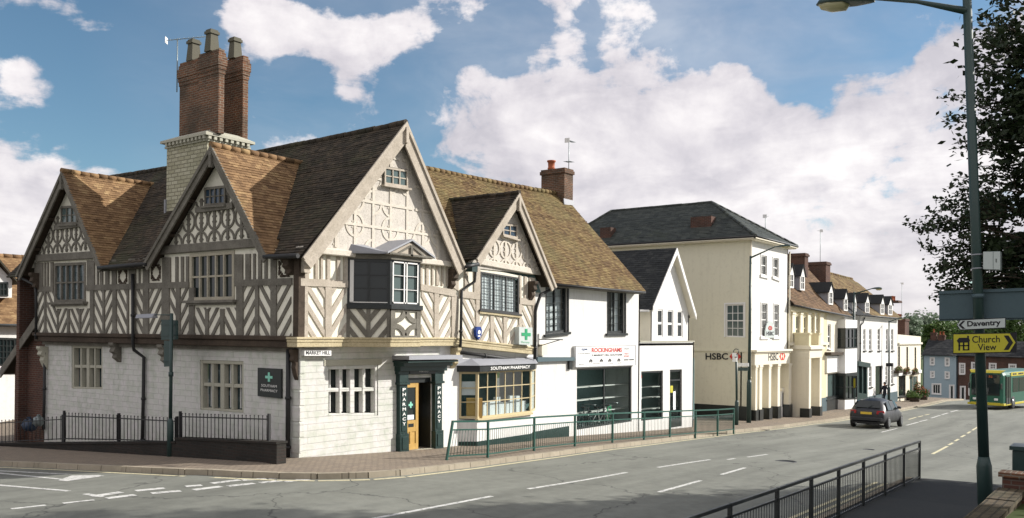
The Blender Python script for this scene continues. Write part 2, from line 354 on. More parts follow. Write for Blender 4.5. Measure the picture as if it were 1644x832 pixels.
M['signwhite'] = paint('sign_white', (.78, .78, .76), .5, .03, 3., (.5, .5, .48), .1, .4)
M['signgrey'] = paint('sign_shade_white', (.50, .55, .53), .5, .05, 3., (.3, .32, .3), .2, .4)
M['signyellow'] = paint('sign_yellow', (.50, .46, .03), .5, .06, 3., (.25, .22, .02), .2, .4)
M['red'] = paint('red_vinyl', (.55, .04, .025), .5, .05, 3., (.3, .02, .02), .1, .4)
M['greenvinyl'] = paint('green_vinyl', (.01, .30, .12), .5, .05, 3., (.01, .2, .08), .1, .4)
M['mint'] = paint('mint_vinyl', (.25, .62, .48), .5, .05, 3., (.1, .3, .2), .1, .4)
M['inkdark'] = paint('dark_ink', (.015, .015, .018), .6, .05, 3., (.02, .02, .02), .05, .3)
M['inkwhite'] = paint('white_ink', (.85, .85, .82), .6, .03, 3., (.5, .5, .5), .05, .3)
M['inkblue'] = paint('blue_ink', (.03, .08, .22), .6, .05, 3., (.02, .05, .1), .05, .3)
M['terracotta'] = paint('terracotta', (.38, .12, .06), .8, .15, 5., (.1, .05, .03), .3, .2)
M['potgreen'] = paint('mossy_stone_pot', (.115, .11, .085), .9, .25, 6., (.2, .2, .12), .3, .2)
M['interior'] = paint('shop_interior', (.14, .22, .22), .8, .2, 1., (.03, .04, .04), .3, .2)
M['paper'] = paint('white_card', (.75, .77, .80), .8, .06, 6., (.5, .55, .65), .2, .2)
M['ochrecard'] = paint('brown_card', (.55, .36, .13), .8, .15, 5., (.3, .18, .06), .2, .2)
M['curtain'] = paint('net_curtain', (.84, .84, .88), .9, .12, 7., (.40, .40, .5), .3, .1)
M['rubber'] = paint('tyre_rubber', (.02, .02, .02), .8, .1, 5., (.04, .04, .04), .2, .3)
M['chrome'] = paint('alloy', (.25, .26, .27), .3, .1, 5., (.2, .2, .2), .2, .5, .8)
M['carpaint'] = paint('dark_navy_car_paint', (.005, .006, .009), .42, .1, 2., (.03, .03, .03), .1, .6)
M['carpaint'].node_tree.nodes['Principled BSDF'].inputs['Coat Weight'].default_value = .0
M['busgreen'] = paint('bus_green', (.01, .10, .06), .35, .08, 2., (.03, .09, .06), .2, .5)
M['busyellow'] = paint('bus_yellow', (.55, .46, .03), .4, .06, 2., (.3, .25, .03), .15, .5)
M['skin'] = paint('skin', (.45, .25, .17), .6, .05, 4., (.4, .2, .15), .05, .3)
M['cloth_dark'] = paint('dark_clothing', (.02, .022, .03), .9, .2, 4., (.04, .04, .05), .2, .1)
M['soil'] = paint('soil_and_grass', (.06, .085, .03), .95, .3, 1.5, (.09, .07, .04), .4, .1)
M['redfl'] = paint('red_flowers', (.40, .03, .03), .8, .4, 8., (.1, .15, .03), .3, .2)
M['blossom'] = paint('flower_mix', (.45, .12, .10), .8, .6, 8., (.5, .4, .1), .4, .2)
M['bluetarp'] = paint('blue_bin_bag', (.02, .04, .08), .4, .2, 4., (.1, .12, .15), .3, .4)

def asphalt():
    m, t = base('worn_asphalt', .85, .3)
    fine = t.noise(t.obj, 130., 3, .7); mid = t.noise(t.obj, 3.5, 6, .65)
    mp = t.new('ShaderNodeMapping', inp={0: t.obj, 3: (.10, 1.15, 1)}).outputs[0]
    tr = t.noise(mp, 1.0, 4, .55)                     # worn wheel tracks running along the street
    big = t.noise(t.obj, .22, 4, .5)
    f = t.math('ADD', t.math('MULTIPLY', mid, .35), t.math('ADD', t.math('MULTIPLY', tr, .6), t.math('MULTIPLY', big, .35)))
    c = t.ramp(t.maprange(f, .52, .84), [(0, (.165, .170, .145)), (.5, (.235, .242, .207)), (1, (.30, .308, .266))])
    c = t.mix(t.math('MULTIPLY', t.maprange(fine, .3, .75), .5), c, (.085, .088, .08))
    v = t.new('ShaderNodeTexVoronoi', feature='DISTANCE_TO_EDGE', inp={'Vector': t.new('ShaderNodeVectorMath', operation='MULTIPLY_ADD', inp={0: t.noise(t.obj, 1.1, 4, out=1), 1: (1.4, 1.4, 1.4), 2: t.obj}).outputs[0], 'Scale': .16})
    crack = t.maprange(v.outputs['Distance'], 0., .006, 1., 0.)
    c = t.mix(t.math('MULTIPLY', crack, .7), c, (.03, .03, .03))
    # rectangular trench repairs
    b = t.new('ShaderNodeTexBrick', inp={'Vector': t.obj, 'Color1': (1, 1, 1, 1), 'Color2': (0, 0, 0, 1), 'Mortar': (.5, .5, .5, 1), 'Scale': 1., 'Mortar Size': .0, 'Bias': -.55, 'Brick Width': 7.3, 'Row Height': 2.15})
    c = t.mix(t.math('MULTIPLY', t.math('GREATER_THAN', b.outputs[0], .55), .14), c, (.06, .062, .06))
    setc(t, c); bump(t, fine, .35, .01); return m
M['asphalt'] = asphalt()
def worn(name, c, wear):
    m, t = base(name, .75, .3)
    n = t.noise(t.obj, 9., 6, .7); n2 = t.noise(t.obj, 60., 3, .7)
    f = t.math('ADD', t.math('MULTIPLY', n, .6), t.math('MULTIPLY', n2, .4))
    setc(t, t.mix(t.maprange(f, wear, wear+.1), c, (.13, .133, .125))); return m
M['mark'] = worn('worn_white_road_paint', (.60, .60, .57), .50)
M['mark_faint'] = worn('faded_white_road_paint', (.45, .45, .43), .45)
M['mark_yellow'] = worn('worn_yellow_road_paint', (.60, .55, .36), .53)
M['paving'] = brickmat('block_paving', (.30, .245, .185), (.235, .195, .155), (.12, .10, .08), bw=.21, bh=.105, mort=.010, var=.35, dirt=(.17, .145, .115), dirtamt=.5, bmp=.5)
M['flags'] = brickmat('tarmac_footway', (.042, .045, .046), (.05, .053, .053), (.04, .043, .043), bw=6.0, bh=3.0, mort=.01, var=.4, dirt=(.06, .06, .055), dirtamt=.5, bmp=.2)
M['kerb'] = brickmat('kerb_stones', (.34, .30, .23), (.40, .35, .27), (.12, .10, .07), bw=.915, bh=9., mort=.012, var=.35, dirt=(.18, .16, .12), dirtamt=.5, bmp=.4)
M['wallbrown'] = brickmat('brown_garden_wall_stone', (.075, .06, .04), (.115, .09, .058), (.045, .038, .028), bw=.3, bh=.12, mort=.015, var=.5, dirt=(.07, .075, .035), dirtamt=.5, bmp=1.)

def glassmat(name, tint=(.015, .022, .022), rough=.04, trans=0.):
    m, t = base(name, rough, .45)
    t.p.inputs['Base Color'].default_value = (*tint, 1)
    n = t.noise(t.obj, 1.6, 2, .5); bump(t, n, .12, .02)
    if trans:
        tr = t.new('ShaderNodeBsdfTransparent', inp={0: (.95, .98, .97, 1)}); ms = t.new('ShaderNodeMixShader', inp={0: trans, 1: t.p.outputs[0], 2: tr.outputs[0]})
        t.l.new(ms.outputs[0], [x for x in t.n if x.type == 'OUTPUT_MATERIAL'][0].inputs[0])
    return m
M['glass'] = glassmat('dark_window_glass')
M['glassblue'] = glassmat('old_reflective_glass', (.03, .055, .085), .08)
M['glassgreen'] = glassmat('greenish_leaded_glass', (.09, .125, .12), .12)
M['glassclear'] = glassmat('clear_shop_glass', (.02, .03, .03), .03, .93)
def oldglass():
    m, t = base('sky_painted_leaded_glass', .15, .5)
    br = t.new('ShaderNodeTexBrick', inp={'Vector': t.uv, 'Color1': (.04, .06, .065, 1), 'Color2': (.20, .25, .26, 1), 'Mortar': (.04, .05, .05, 1), 'Scale': 1., 'Mortar Size': .004, 'Bias': -.15, 'Brick Width': .11, 'Row Height': .14}); br.offset = 0.  # paler quarries: sky reflections of tilted panes painted into the glass colour
    setc(t, t.mix(t.maprange(t.noise(t.obj, 2.3, 3), .4, .6), br.outputs[0], (.06, .085, .09))); return m
M['glassold'] = oldglass()
M['lampglass'] = glassmat('lamp_bowl', (.45, .42, .25), .25)
M['tail'] = glassmat('tail_lamp_red', (.30, .01, .01), .2)
M['plate_y'] = paint('rear_number_plate', (.70, .48, .05), .5, .05, 3., (.4, .3, .05), .1, .4)

def leafmat(name, stops, trans=.25):
    m, t = base(name, .6, .3)
    isl = t.new('ShaderNodeNewGeometry').outputs['Random Per Island']
    n = t.noise(t.obj, .7, 4, .6)
    f = t.math('ADD', t.math('MULTIPLY', isl, .55), t.math('MULTIPLY', t.maprange(n, .3, .7), .45))
    c = t.ramp(f, stops); setc(t, c)
    tl = t.new('ShaderNodeBsdfTranslucent', inp={0: c}); ms = t.new('ShaderNodeMixShader', inp={0: trans, 1: t.p.outputs[0], 2: tl.outputs[0]})
    t.l.new(ms.outputs[0], [x for x in t.n if x.type == 'OUTPUT_MATERIAL'][0].inputs[0]); return m
M['leaf'] = leafmat('holly_leaves', [(0, (.012, .022, .010)), (1, (.035, .055, .02))], .08)
M['leaf_far'] = leafmat('mid_green_leaves', [(0, (.04, .08, .022)), (.5, (.08, .14, .035)), (1, (.16, .20, .07))])  # mid green leaf tones for far trees and planters
M['leaf_pale'] = leafmat('silvery_leaves', [(0, (.09, .13, .08)), (.5, (.18, .24, .16)), (1, (.32, .36, .27))])
M['bark'] = woodmat('bark', (.06, .048, .035), (.10, .08, .06), (.03, .024, .018))
# ------------------------------------------------------------------ shared builders
class Facade:
    """a flat wall on X=v (ax 0) or Y=v (ax 1), outline and openings in metres on the wall; inward is + along ax"""
    def __init__(s, ax, v, outline): s.ax, s.v = ax, v; s.out, s.holes = [s.flat(p) for p in outline], []
    def flat(s, p): return (p[1-s.ax], p[2])
    def q(s, *a): return (QX if s.ax == 0 else QY)(s.v, *a)
    def hole(s, *a, rev=.12):
        q = s.q(*a); s.holes.append(([s.flat(c) for c in q.c], rev)); return q
    def p3(s, a, d=0.): return (s.v+d, a[0], a[1]) if s.ax == 0 else (a[0], s.v+d, a[1])
    def build(s, name, mat, parent, back=0.0):
        mb = MB(); loops = [[Vector((*p, 0)) for p in s.out]]+[[Vector((*p, 0)) for p in h] for h, r in s.holes]
        bm = bmesh.new(); es = []
        for l in loops:
            vs = [bm.verts.new(p) for p in l]; es += [bm.edges.new((vs[k-1], vs[k])) for k in range(len(vs))]
        bmesh.ops.triangle_fill(bm, use_beauty=True, use_dissolve=False, edges=es, normal=(0, 0, 1))
        ar = lambda l: abs(sum(l[k-1].x*l[k].y-l[k].x*l[k-1].y for k in range(len(l))))/2
        want = ar(loops[0])-sum(ar(l) for l in loops[1:]); got = sum(f.calc_area() for f in bm.faces)
        if abs(want-got) > .01*want: print('WALLFILL', name, parent.name, want, got)
        bm.verts.index_update(); mb.add([s.p3((v.co.x, v.co.y)) for v in bm.verts], [tuple(v.index for v in f.verts) for f in bm.faces]); bm.free()
        for h, r in s.holes:
            n = len(h)
            for i in range(n):
                a, b = h[i], h[(i+1) % n]; mb.quad(s.p3(a), s.p3(b), s.p3(b, r), s.p3(a, r))
        return mb.build(name, mat, parent, recalc=False)
def rect3(ax, v, a0, a1, z0, z1):
    f = (lambda a, z: (v, a, z)) if ax == 0 else (lambda a, z: (a, v, z))
    return [f(a0, z0), f(a1, z0), f(a1, z1), f(a0, z1)]

def window(parent, q, cols=2, rows=2, fr=.05, bar=.022, dep=-.08, th=.05, fmat='whitep', gmat='glass', sill=None, sillmat=None, mullions=(), mw=.05, curtain=None, sash=False, surround=None, name='window'):
    """frame and glazing bars as one part, its pane, sill and curtain below it; dep = how far the frame face sits out (+) or in (-)"""
    mb = MB(); u, v = fr/q.w, fr/q.h
    d0, d1 = dep-th, dep
    mb.bq(q, 0, 1, 0, v, d0, d1); mb.bq(q, 0, 1, 1-v, 1, d0, d1); mb.bq(q, 0, u, v, 1-v, d0, d1); mb.bq(q, 1-u, 1, v, 1-v, d0, d1)
    for k in range(1, cols):
        c = u+(1-2*u)*k/cols; w = (mw if k in mullions else bar)/q.w/2; dd = 0 if k in mullions else .012
        mb.bq(q, c-w, c+w, v, 1-v, d0+.005, d1-.004-dd)
    for k in range(1, rows):
        c = v+(1-2*v)*k/rows; w = bar/q.h/2*(2. if sash and k == rows//2 else 1)
        mb.bq(q, u, 1-u, c-w, c+w, d0+.007, d1-.018)
    if surround:
        s = surround; su, sv = s/q.w, s/q.h
        mb.bq(q, -su, 1+su, 1.0, 1+sv, -.02, .03); mb.bq(q, -su, 0, 0, 1., -.02, .028); mb.bq(q, 1, 1+su, 0, 1., -.02, .028)
    f = mb.build(name, M[fmat], parent)
    g = MB(); g.bq(q, u*.5, 1-u*.5, v*.5, 1-v*.5, d0+.002, d0+.012); g.build('pane', M[gmat], f)
    if sill:
        s = MB(); s.bq(q, -sill*.8/q.w, 1+sill*.8/q.w, -.07/q.h, 0, -.05, sill); s.build('sill', M[sillmat or fmat], f)
    if curtain:
        s = MB(); n = 26
        for a, b in curtain:
            top = [q.p(a+(b-a)*i/n, .98, d0-.07+.007*math.sin(i*1.9)) for i in range(n+1)]; bot = [q.p(a+(b-a)*i/n, .02, d0-.07+.008*math.sin(i*1.9+.3)) for i in range(n+1)]
            s.add(top+bot, [(i, i+1, i+n+2, i+n+1) for i in range(n)], True)
        s.build('curtain', M['curtain'], f, recalc=False)
    return f

def tiles(mb, A, B, C, D, row=.10, wid=.165, th=.014, sag=0., jit=.006, seed=1, skip=0.):
    """overlapping tile courses on a roof patch: A,B eave ends, C,D ridge ends (B under C)"""
    A, B, C, D = map(Vector, (A, B, C, D)); r = random.Random(seed)
    n = ((B-A).cross(D-A)).normalized()
    if n.z < 0: n = -n
    H = ((D-A).length+(C-B).length)/2; R = max(2, int(H/row))
    def P(u, v, d=0.):
        p = A.lerp(B, u).lerp(D.lerp(C, u), v); z = -sag*4*u*(1-u)*(.3+.7*v)
        return p+n*d+Vector((0, 0, z))
    ns = 12
    base_ = [P(i/ns, j/ns, -.03) for j in range(ns+1) for i in range(ns+1)]
    mb.add(base_, [(j*(ns+1)+i, j*(ns+1)+i+1, (j+1)*(ns+1)+i+1, (j+1)*(ns+1)+i) for j in range(ns) for i in range(ns)])
    vs, fs = [], []
    for j in range(R):
        v0, v1 = j/R, min(1., (j+1.25)/R)
        L = (P(1, v0)-P(0, v0)).length; N = max(1, int(L/wid)); o = .5 if j % 2 else 0.
        wob = r.uniform(-.006, .006)
        for k in range(N+1):
            u0, u1 = max(0, (k-o)/N), min(1, (k-o+.975)/N)
            if u1-u0 < .15/N or r.random() < skip: continue
            e = th+r.uniform(0, jit)+(r.random() < .03)*.012; t0 = r.uniform(-.004, .004)/H
            i = len(vs)
            vs += [P(u0, v0+t0, e+wob), P(u1, v0+t0, e+wob+r.uniform(-.003, .003)), P(u1, v1, 0.), P(u0, v1, 0.), P(u0, v0+t0, -.012), P(u1, v0+t0, -.012)]
            fs += [(i, i+1, i+2, i+3), (i+4, i+5, i+1, i)]
    mb.add(vs, fs); return mb
def ridge(mb, a, b, r=.11, seg=.30, seed=2, sag=0.):
    a, b = Vector(a), Vector(b); n = max(1, int((b-a).length/seg)); rr = random.Random(seed)
    for i in range(n):
        z0 = -sag*4*(i/n)*(1-i/n); z1 = -sag*4*((i+1)/n)*(1-(i+1)/n); j = rr.uniform(-.008, .008)
        mb.tube([a.lerp(b, i/n)+Vector((0, 0, z0+j)), a.lerp(b, (i+.97)/n)+Vector((0, 0, z1+j))], [r, r*.93], 8)
    return mb
def clip_poly(poly):
    """clip to the unit square"""
    def cl(p, f, t):
        o = []
        for i in range(len(p)):
            a, b = p[i-1], p[i]; fa, fb = f(a), f(b)
            if fa >= 0: o.append(a) if not o or o[-1] != a else None
            if (fa >= 0) != (fb >= 0):
                k = fa/(fa-fb); o.append((a[0]+(b[0]-a[0])*k, a[1]+(b[1]-a[1])*k))
        return o
    for f in (lambda p: p[0], lambda p: 1-p[0], lambda p: p[1], lambda p: 1-p[1]):
        if len(poly) < 3: return []
        poly = cl(poly, f, 0)
    return poly
def chevron(mb, q, d, k=1.25, per=.46, tk=.165, off=.0, out=.028):
    """diagonal struts filling one bay; d=+1 rising to the right"""
    w, h = q.w, q.h; s = k*w/h; c = -abs(s)-per/h+off/h
    i = 0
    while c < 1+abs(s):
        cc = c+(0 if d > 0 else abs(s))
        if d > 0: poly = [(0, cc), (1, cc+s), (1, cc+s+tk/h), (0, cc+tk/h)]
        else: poly = [(0, cc), (1, cc-s), (1, cc-s+tk/h), (0, cc+tk/h)]
        p = clip_poly(poly)
        if len(p) >= 3: mb.pq(q, p, -.01, out-.004*(i % 2))
        c += per/h; i += 1
def quatrefoils(mb, ax, v, tri, z0, cell, rows, mat=None, out=.03, studs=True, skip=0., rails=False):
    rnd = random.Random(int(cell*100)+rows)
    """curved braces round four-petalled panels, kept inside a triangular gable tri = (left a, right a, apex a, base z, apex z)"""
    la, ra, aa, bz, az = tri
    def inside(a, z):
        if z < z0-.02: return False
        t = (z-bz)/(az-bz)
        return min(la, ra)+ (aa-min(la, ra))*t+.14 < a < max(la, ra)+(aa-max(la, ra))*t-.14
    f = (lambda a, z, d: Vector((v-d, a, z))) if ax == 0 else (lambda a, z, d: Vector((a, v-d, z)))
    def piece(a0, a1, b0, b1, d):
        mb.hexa([f(*a0, -.01), f(*a1, -.01), f(*a1, d), f(*a0, d), f(*b0, -.01), f(*b1, -.01), f(*b1, d), f(*b0, d)])
    lo, hi = min(la, ra), max(la, ra); n = int((hi-lo)/cell)+2; a_start = aa-cell*(n//2+.5)
    for r in range(rows):
        zb = z0+r*cell*1.0
        for c in range(n+1):
            ca = a_start+c*cell
            for (ox, oz) in ((0, 0), (1, 0), (0, 1), (1, 1)):
                cx, cz = ca+ox*cell, zb+oz*cell; R0, R1 = .41*cell, .51*cell
                a0 = {(0, 0): 0, (1, 0): 90, (1, 1): 180, (0, 1): 270}[(ox, oz)]
                st = 6
                if rnd.random() < skip: continue
                for i in range(st):
                    t0, t1 = math.radians(a0+90*i/st), math.radians(a0+90*(i+1)/st)
                    pts = [(cx+R*math.cos(t), cz+R*math.sin(t)) for R, t in ((R0, t0), (R1, t0), (R0, t1), (R1, t1))]
                    if all(inside(*p) for p in pts): piece(pts[0], pts[1], pts[2], pts[3], out-.004)
                # cusp spur
                t = math.radians(a0+45); p = (cx+.17*cell*math.cos(t), cz+.17*cell*math.sin(t)); e = .045*cell
                if inside(p[0]-e, p[1]) and inside(p[0]+e, p[1]) and inside(p[0], p[1]+e): piece((p[0]-e, p[1]), (p[0], p[1]-e), (p[0], p[1]+e), (p[0]+e, p[1]), out-.008)
            if rails and r:
                for i in range(6):
                    a_, b2_ = ca+cell*i/6, ca+cell*(i+1)/6
                    if inside(a_, zb+.04) and inside(b2_, zb+.04) and rnd.random() > .2: piece((a_, zb-.035), (b2_, zb-.035), (a_, zb+.035), (b2_, zb+.035), out+.004)
            if studs:
                m = 8
                for i in range(m):
                    za, zc = zb+cell*i/m, zb+cell*(i+1)/m; w = .045
                    if inside(ca-w, zc) and inside(ca+w, zc) and inside(ca-w, za) and inside(ca+w, za): piece((ca-w, za), (ca+w, za), (ca-w, zc), (ca+w, zc), out)
    return mb
def downpipe(parent, pts, r=.045, mat='iron', name='downpipe'):
    mb = MB().tube(pts, r, 8)
    for a, b in zip(pts, pts[1:]):
        L = (Vector(b)-Vector(a)).length
        if L > 1.: 
            for k in range(1, int(L/1.2)+1):
                p = Vector(a).lerp(Vector(b), k*1.2/L) if k*1.2 < L else None
                if p is not None: mb.tube([p, p+(Vector(b)-Vector(a)).normalized()*.07], r*1.35, 8)
    return mb.build(name, M[mat], parent)
def chimney(parent, x0, x1, y0, y1, z0, z1, mat='brick', pots=1, cap=.06, potmat='terracotta', name='chimney', poth=.45, capmat=None):
    mb = MB().box(x0, x1, y0, y1, z0, z1-.22); mb.box(x0-cap, x1+cap, y0-cap, y1+cap, z1-.22, z1-.08); mb.box(x0-cap*.3, x1+cap*.3, y0-cap*.3, y1+cap*.3, z1-.08, z1)
    c = mb.build(name, M[mat], parent)
    for i in range(pots):
        cx, cy = (x0+x1)/2, (y0+y1)/2
        if y1-y0 > x1-x0: cy = y0+(y1-y0)*(i+.5)/pots
        else: cx = x0+(x1-x0)*(i+.5)/pots
        MB().lathe((cx, cy, z1), [(.11, 0), (.13, .04), (.11, .08), (.095, poth-.06), (.12, poth-.05), (.12, poth), (.08, poth), (.08, poth-.1)], 12).build('chimney_pot', M[potmat], c)
    return c
def aerial(loc, h, label, size=.7, ang=.4, group=None, boom2=False):
    t = thing('television_aerial', label, 'aerial', loc, group)
    x, y, z = loc
    MB().tube([(x, y, z), (x, y, z+h)], .018, 6).build('mast', M['galv'], t)
    mb = MB(); d = Vector((math.cos(ang), math.sin(ang), .12)).normalized(); c = Vector((x, y, z+h-.03)); s = d.cross(Vector((0, 0, 1))).normalized()
    mb.tube([c-d*size*.35, c+d*size], .012, 6)
    for i in range(9): p = c-d*size*.2+d*size*1.15*i/8; mb.tube([p-s*.10, p+s*.10], .006, 5)
    mb.build('boom', M['galv'], t)
    r = MB(); p = c-d*size*.36; r.obox(p-s*.11-Vector((0, 0, .10)), s*.22, d*.01, (0, 0, .2)); r.build('reflector', M['signwhite'], t)
    if boom2:
        c = Vector((x, y, z+h*.45)); mb = MB().tube([c-d*.35, c+d*.4], .012, 6)
        for i in range(5): p = c-d*.3+d*.65*i/4; mb.tube([p-s*.16, p+s*.16], .007, 5)
        mb.build('boom', M['galv'], t)
    return t

# ------------------------------------------------------------------ ground
def sheet(name, xs, ys, z, mat, kind='structure'):
    mb = MB(); nx, ny = len(xs), len(ys)
    mb.add([(x, y, z(x, y)) for y in ys for x in xs], [(j*nx+i, j*nx+i+1, (j+1)*nx+i+1, (j+1)*nx+i) for j in range(ny-1) for i in range(nx-1)])
    return tag(mb.build(name, M[mat], None, recalc=False), kind=kind)
def fr(a, b, s): n = max(1, int(round((b-a)/s))); return [a+(b-a)*i/n for i in range(n+1)]
sheet('ground', [-900, -200, -60]+fr(-40, 130, 5)+[200, 400, 1200], [-900, -200, -60]+fr(-50, 50, 5)+[120, 300, 1200], lambda x, y: G(x, y)-.30 - (0 if abs(y) < 100 else 3), 'soil')
sheet('road', fr(-60, 125, 1.), [-60, -40]+fr(-30, 40, 1.)+[60], lambda x, y: G(x, y)-.12, 'asphalt')
def strip_poly(name, pts2, mat, top, kerbmat=None, kw=.14, kind='structure', skirt=.16):
    """a raised footway from its outline (x,y); triangulated on a fine grid so it follows the fall of the street"""
    bm = bmesh.new(); vs = [bm.verts.new((x, y, 0)) for x, y in pts2]; f = bm.faces.new(vs)
    xs = [p[0] for p in pts2]; ys = [p[1] for p in pts2]
    for gx in list(range(int(min(xs))-1, int(max(xs))+2, 1)): bmesh.ops.bisect_plane(bm, geom=bm.verts[:]+bm.edges[:]+bm.faces[:], plane_co=(gx+.013, 0, 0), plane_no=(1, 0, 0))
    for gy in list(range(int(min(ys))-1, int(max(ys))+2, 2)): bmesh.ops.bisect_plane(bm, geom=bm.verts[:]+bm.edges[:]+bm.faces[:], plane_co=(0, gy+.017, 0), plane_no=(0, 1, 0))
    bmesh.ops.triangulate(bm, faces=bm.faces)
    for v in bm.verts: v.co.z = G(v.co.x, v.co.y)+top
    mb = MB(); bm.verts.ensure_lookup_table(); mb.add([v.co[:] for v in bm.verts], [tuple(v.index for v in f.verts) for f in bm.faces]); bm.free()
    return tag(mb.build(name, M[mat], None, recalc=False), kind=kind)
# far footway: its kerb line read off the place, corner rounded into the side street
kpx = [(0, 742), (100, 746), (200, 750.5), (300, 755), (390, 758.5), (450, 761), (510, 762), (560, 761), (590, 760), (640, 756.5), (700, 750), (800, 738), (880, 728), (1000, 713), (1100, 701), (1170, 692.5), (1250, 684), (1300, 677.5), (1370, 668), (1440, 657.5), (1484, 649)]
kerb = [PG(x, y, -.02)[:2] for x, y in kpx]
kerb = [(kerb[0][0]-9, kerb[0][1]+26), (kerb[0][0]-3.2, kerb[0][1]+9)]+kerb+[(84, kerb[-1][1]+1.5), (90, 9.), (94, 22)]
strip_poly('pavement', kerb+[(94, 30), (-14, 30)], 'paving', 0.)
mb = MB()
for (a, b) in zip(kerb, kerb[1:]):
    a, b = Vector((*a, 0)), Vector((*b, 0)); n = int((b-a).length/.92)+1
    nn = Vector(((b-a).y, -(b-a).x, 0)).normalized()
    for i in range(n):
        p, q_ = a.lerp(b, i/n), a.lerp(b, (i+.985)/n)
        P0 = [Vector((p.x, p.y, G(p.x, p.y))), Vector((q_.x, q_.y, G(q_.x, q_.y)))]
        e = random.uniform(-.004, .004)
        mb.hexa([P0[0]+nn*.075+Vector((0, 0, -.16)), P0[1]+nn*.075+Vector((0, 0, -.16)), P0[1]-nn*.075+Vector((0, 0, -.16)), P0[0]-nn*.075+Vector((0, 0, -.16)),
                 P0[0]+nn*.06+Vector((0, 0, .012+e)), P0[1]+nn*.06+Vector((0, 0, .012+e)), P0[1]-nn*.075+Vector((0, 0, .012+e)), P0[0]-nn*.075+Vector((0, 0, .012+e))])
tag(mb.build('kerb', M['kerb'], None), kind='structure')
# near footway behind the guard rail, its kerb, and the bank the camera stands on
near = [(-60, -12.25), (9.7, -12.25), (9.9, -12.8), (10.2, -15.5), (10.5, -40), (-60, -40)]
strip_poly('near_pavement', near, 'flags', .0)
mb = MB()
for a, b in ((near[0], near[1]),):
    a, b = Vector((*a, 0)), Vector((*b, 0)); n = int((b-a).length/.92)+1; nn = Vector(((b-a).y, -(b-a).x, 0)).normalized()*-1
    for i in range(n):
        p, q_ = a.lerp(b, i/n), a.lerp(b, (i+.985)/n); z0, z1 = G(p.x, p.y), G(q_.x, q_.y)
        mb.hexa([(p.x+nn.x*.1, p.y+nn.y*.1, z0-.16), (q_.x+nn.x*.1, q_.y+nn.y*.1, z1-.16), (q_.x-nn.x*.05, q_.y-nn.y*.05, z1-.16), (p.x-nn.x*.05, p.y-nn.y*.05, z0-.16),
                 (p.x+nn.x*.085, p.y+nn.y*.085, z0+.01), (q_.x+nn.x*.085, q_.y+nn.y*.085, z1+.01), (q_.x-nn.x*.05, q_.y-nn.y*.05, z1+.01), (p.x-nn.x*.05, p.y-nn.y*.05, z0+.01)])
tag(mb.build('near_kerb', M['kerb'], None), kind='structure')

# painted markings: every stroke lies 4 mm over the road
def stroke(mb, a, b, w, off=-.116):
    pa, pb = PG(*a, off), PG(*b, off); d = Vector((pb.x-pa.x, pb.y-pa.y, 0)); L = d.length; d.normalize(); n = Vector((-d.y, d.x, 0))*w/2
    k = max(1, int(L/1.))
    for i in range(k):
        p, q_ = pa.lerp(pb, i/k), pa.lerp(pb, (i+1)/k)
        mb.quad(*[(v.x, v.y, G(v.x, v.y)+off) for v in (p-n, q_-n, q_+n, p+n)])
def polymark(mb, pts, off=-.116): mb.quad(*[PG(*p, off) for p in pts])
wm = MB()
for a, b in [((148, 797), (195, 790)), ((218, 788), (264, 783.5)), ((298, 781), (324, 779)), ((340, 776), (385, 770.5)), ((389, 771), (427, 768.5)), ((431, 768.5), (470, 766)), ((474, 769.5), (500, 767.6))]: stroke(wm, a, b, .2)
for a, b in [((171, 800), (217, 794.5)), ((243, 792), (290, 788)), ((311, 786.5), (355, 781)), ((366, 780.5), (408, 776)), ((417, 775), (453, 771.5)), ((457, 773.3), (496, 769.5))]: stroke(wm, a, b, .2)
stroke(wm, (0, 779), (165, 797.5), .12); stroke(wm, (-60, 772.5), (0, 779), .12)
for a, b in [((18, 817), (73, 811)), ((101, 808), (151, 802.5))]: stroke(wm, a, b, .12)
stroke(wm, (-60, 753), (112, 761.5), .12); stroke(wm, (-60, 754), (100, 769.5), .12); polymark(wm, [(92, 771.5), (108, 772.5), (168, 764), (158, 762.5), (115, 763.5)])
tag(wm.build('road_markings', M['mark'], None, recalc=False), kind='structure')
wm = MB()
for a, b, w in [((560, 840), (790, 796.5), .11), ((848, 785), (1006, 758.5), .11), ((1056, 750.5), (1140, 738), .11), ((1058, 790), (1125, 771.5), .11), ((1158, 762), (1196, 751), .11), ((1415, 694), (1440, 688), .1),
                ((1455, 683), (1474, 678), .12), ((1476, 677), (1489, 674), .12), ((1495, 671.5), (1509, 667), .12), ((1512, 666), (1522, 663), .12), ((1526, 661.5), (1538, 658.5), .12), ((1168, 738), (1180, 736), .1), ((1200, 734), (1232, 729.5), .1)]: stroke(wm, a, b, w)
tag(wm.build('lane_markings', M['mark'], None, recalc=False), kind='structure')
wm = MB()
for a, b in [((1497, 729), (1521, 716.5)), ((1523, 714.5), (1530, 711)), ((1533, 708.5), (1539, 705)), ((1543, 702), (1549, 698.5)), ((1553, 696), (1558, 693)), ((1561, 691), (1570, 685.5)), ((1459, 673.5), (1471, 670)), ((1474, 669.5), (1482, 667.5)), ((1485, 666.5), (1492, 665))]: stroke(wm, a, b, .11)
for off_ in (.22, ):
    for (a, b) in zip(kerb[2:-3], kerb[3:-2]):
        a, b = Vector((*a, 0)), Vector((*b, 0)); nn = Vector(((b-a).y, -(b-a).x, 0)).normalized()
        k = max(1, int((b-a).length))
        for i in range(k):
            p, q_ = a.lerp(b, i/k)+nn*.28, a.lerp(b, (i+1)/k)+nn*.28
            wm.quad(*[(v.x, v.y, G(v.x, v.y)-.114) for v in (p-nn*.05, q_-nn*.05, q_+nn*.07, p+nn*.07)])
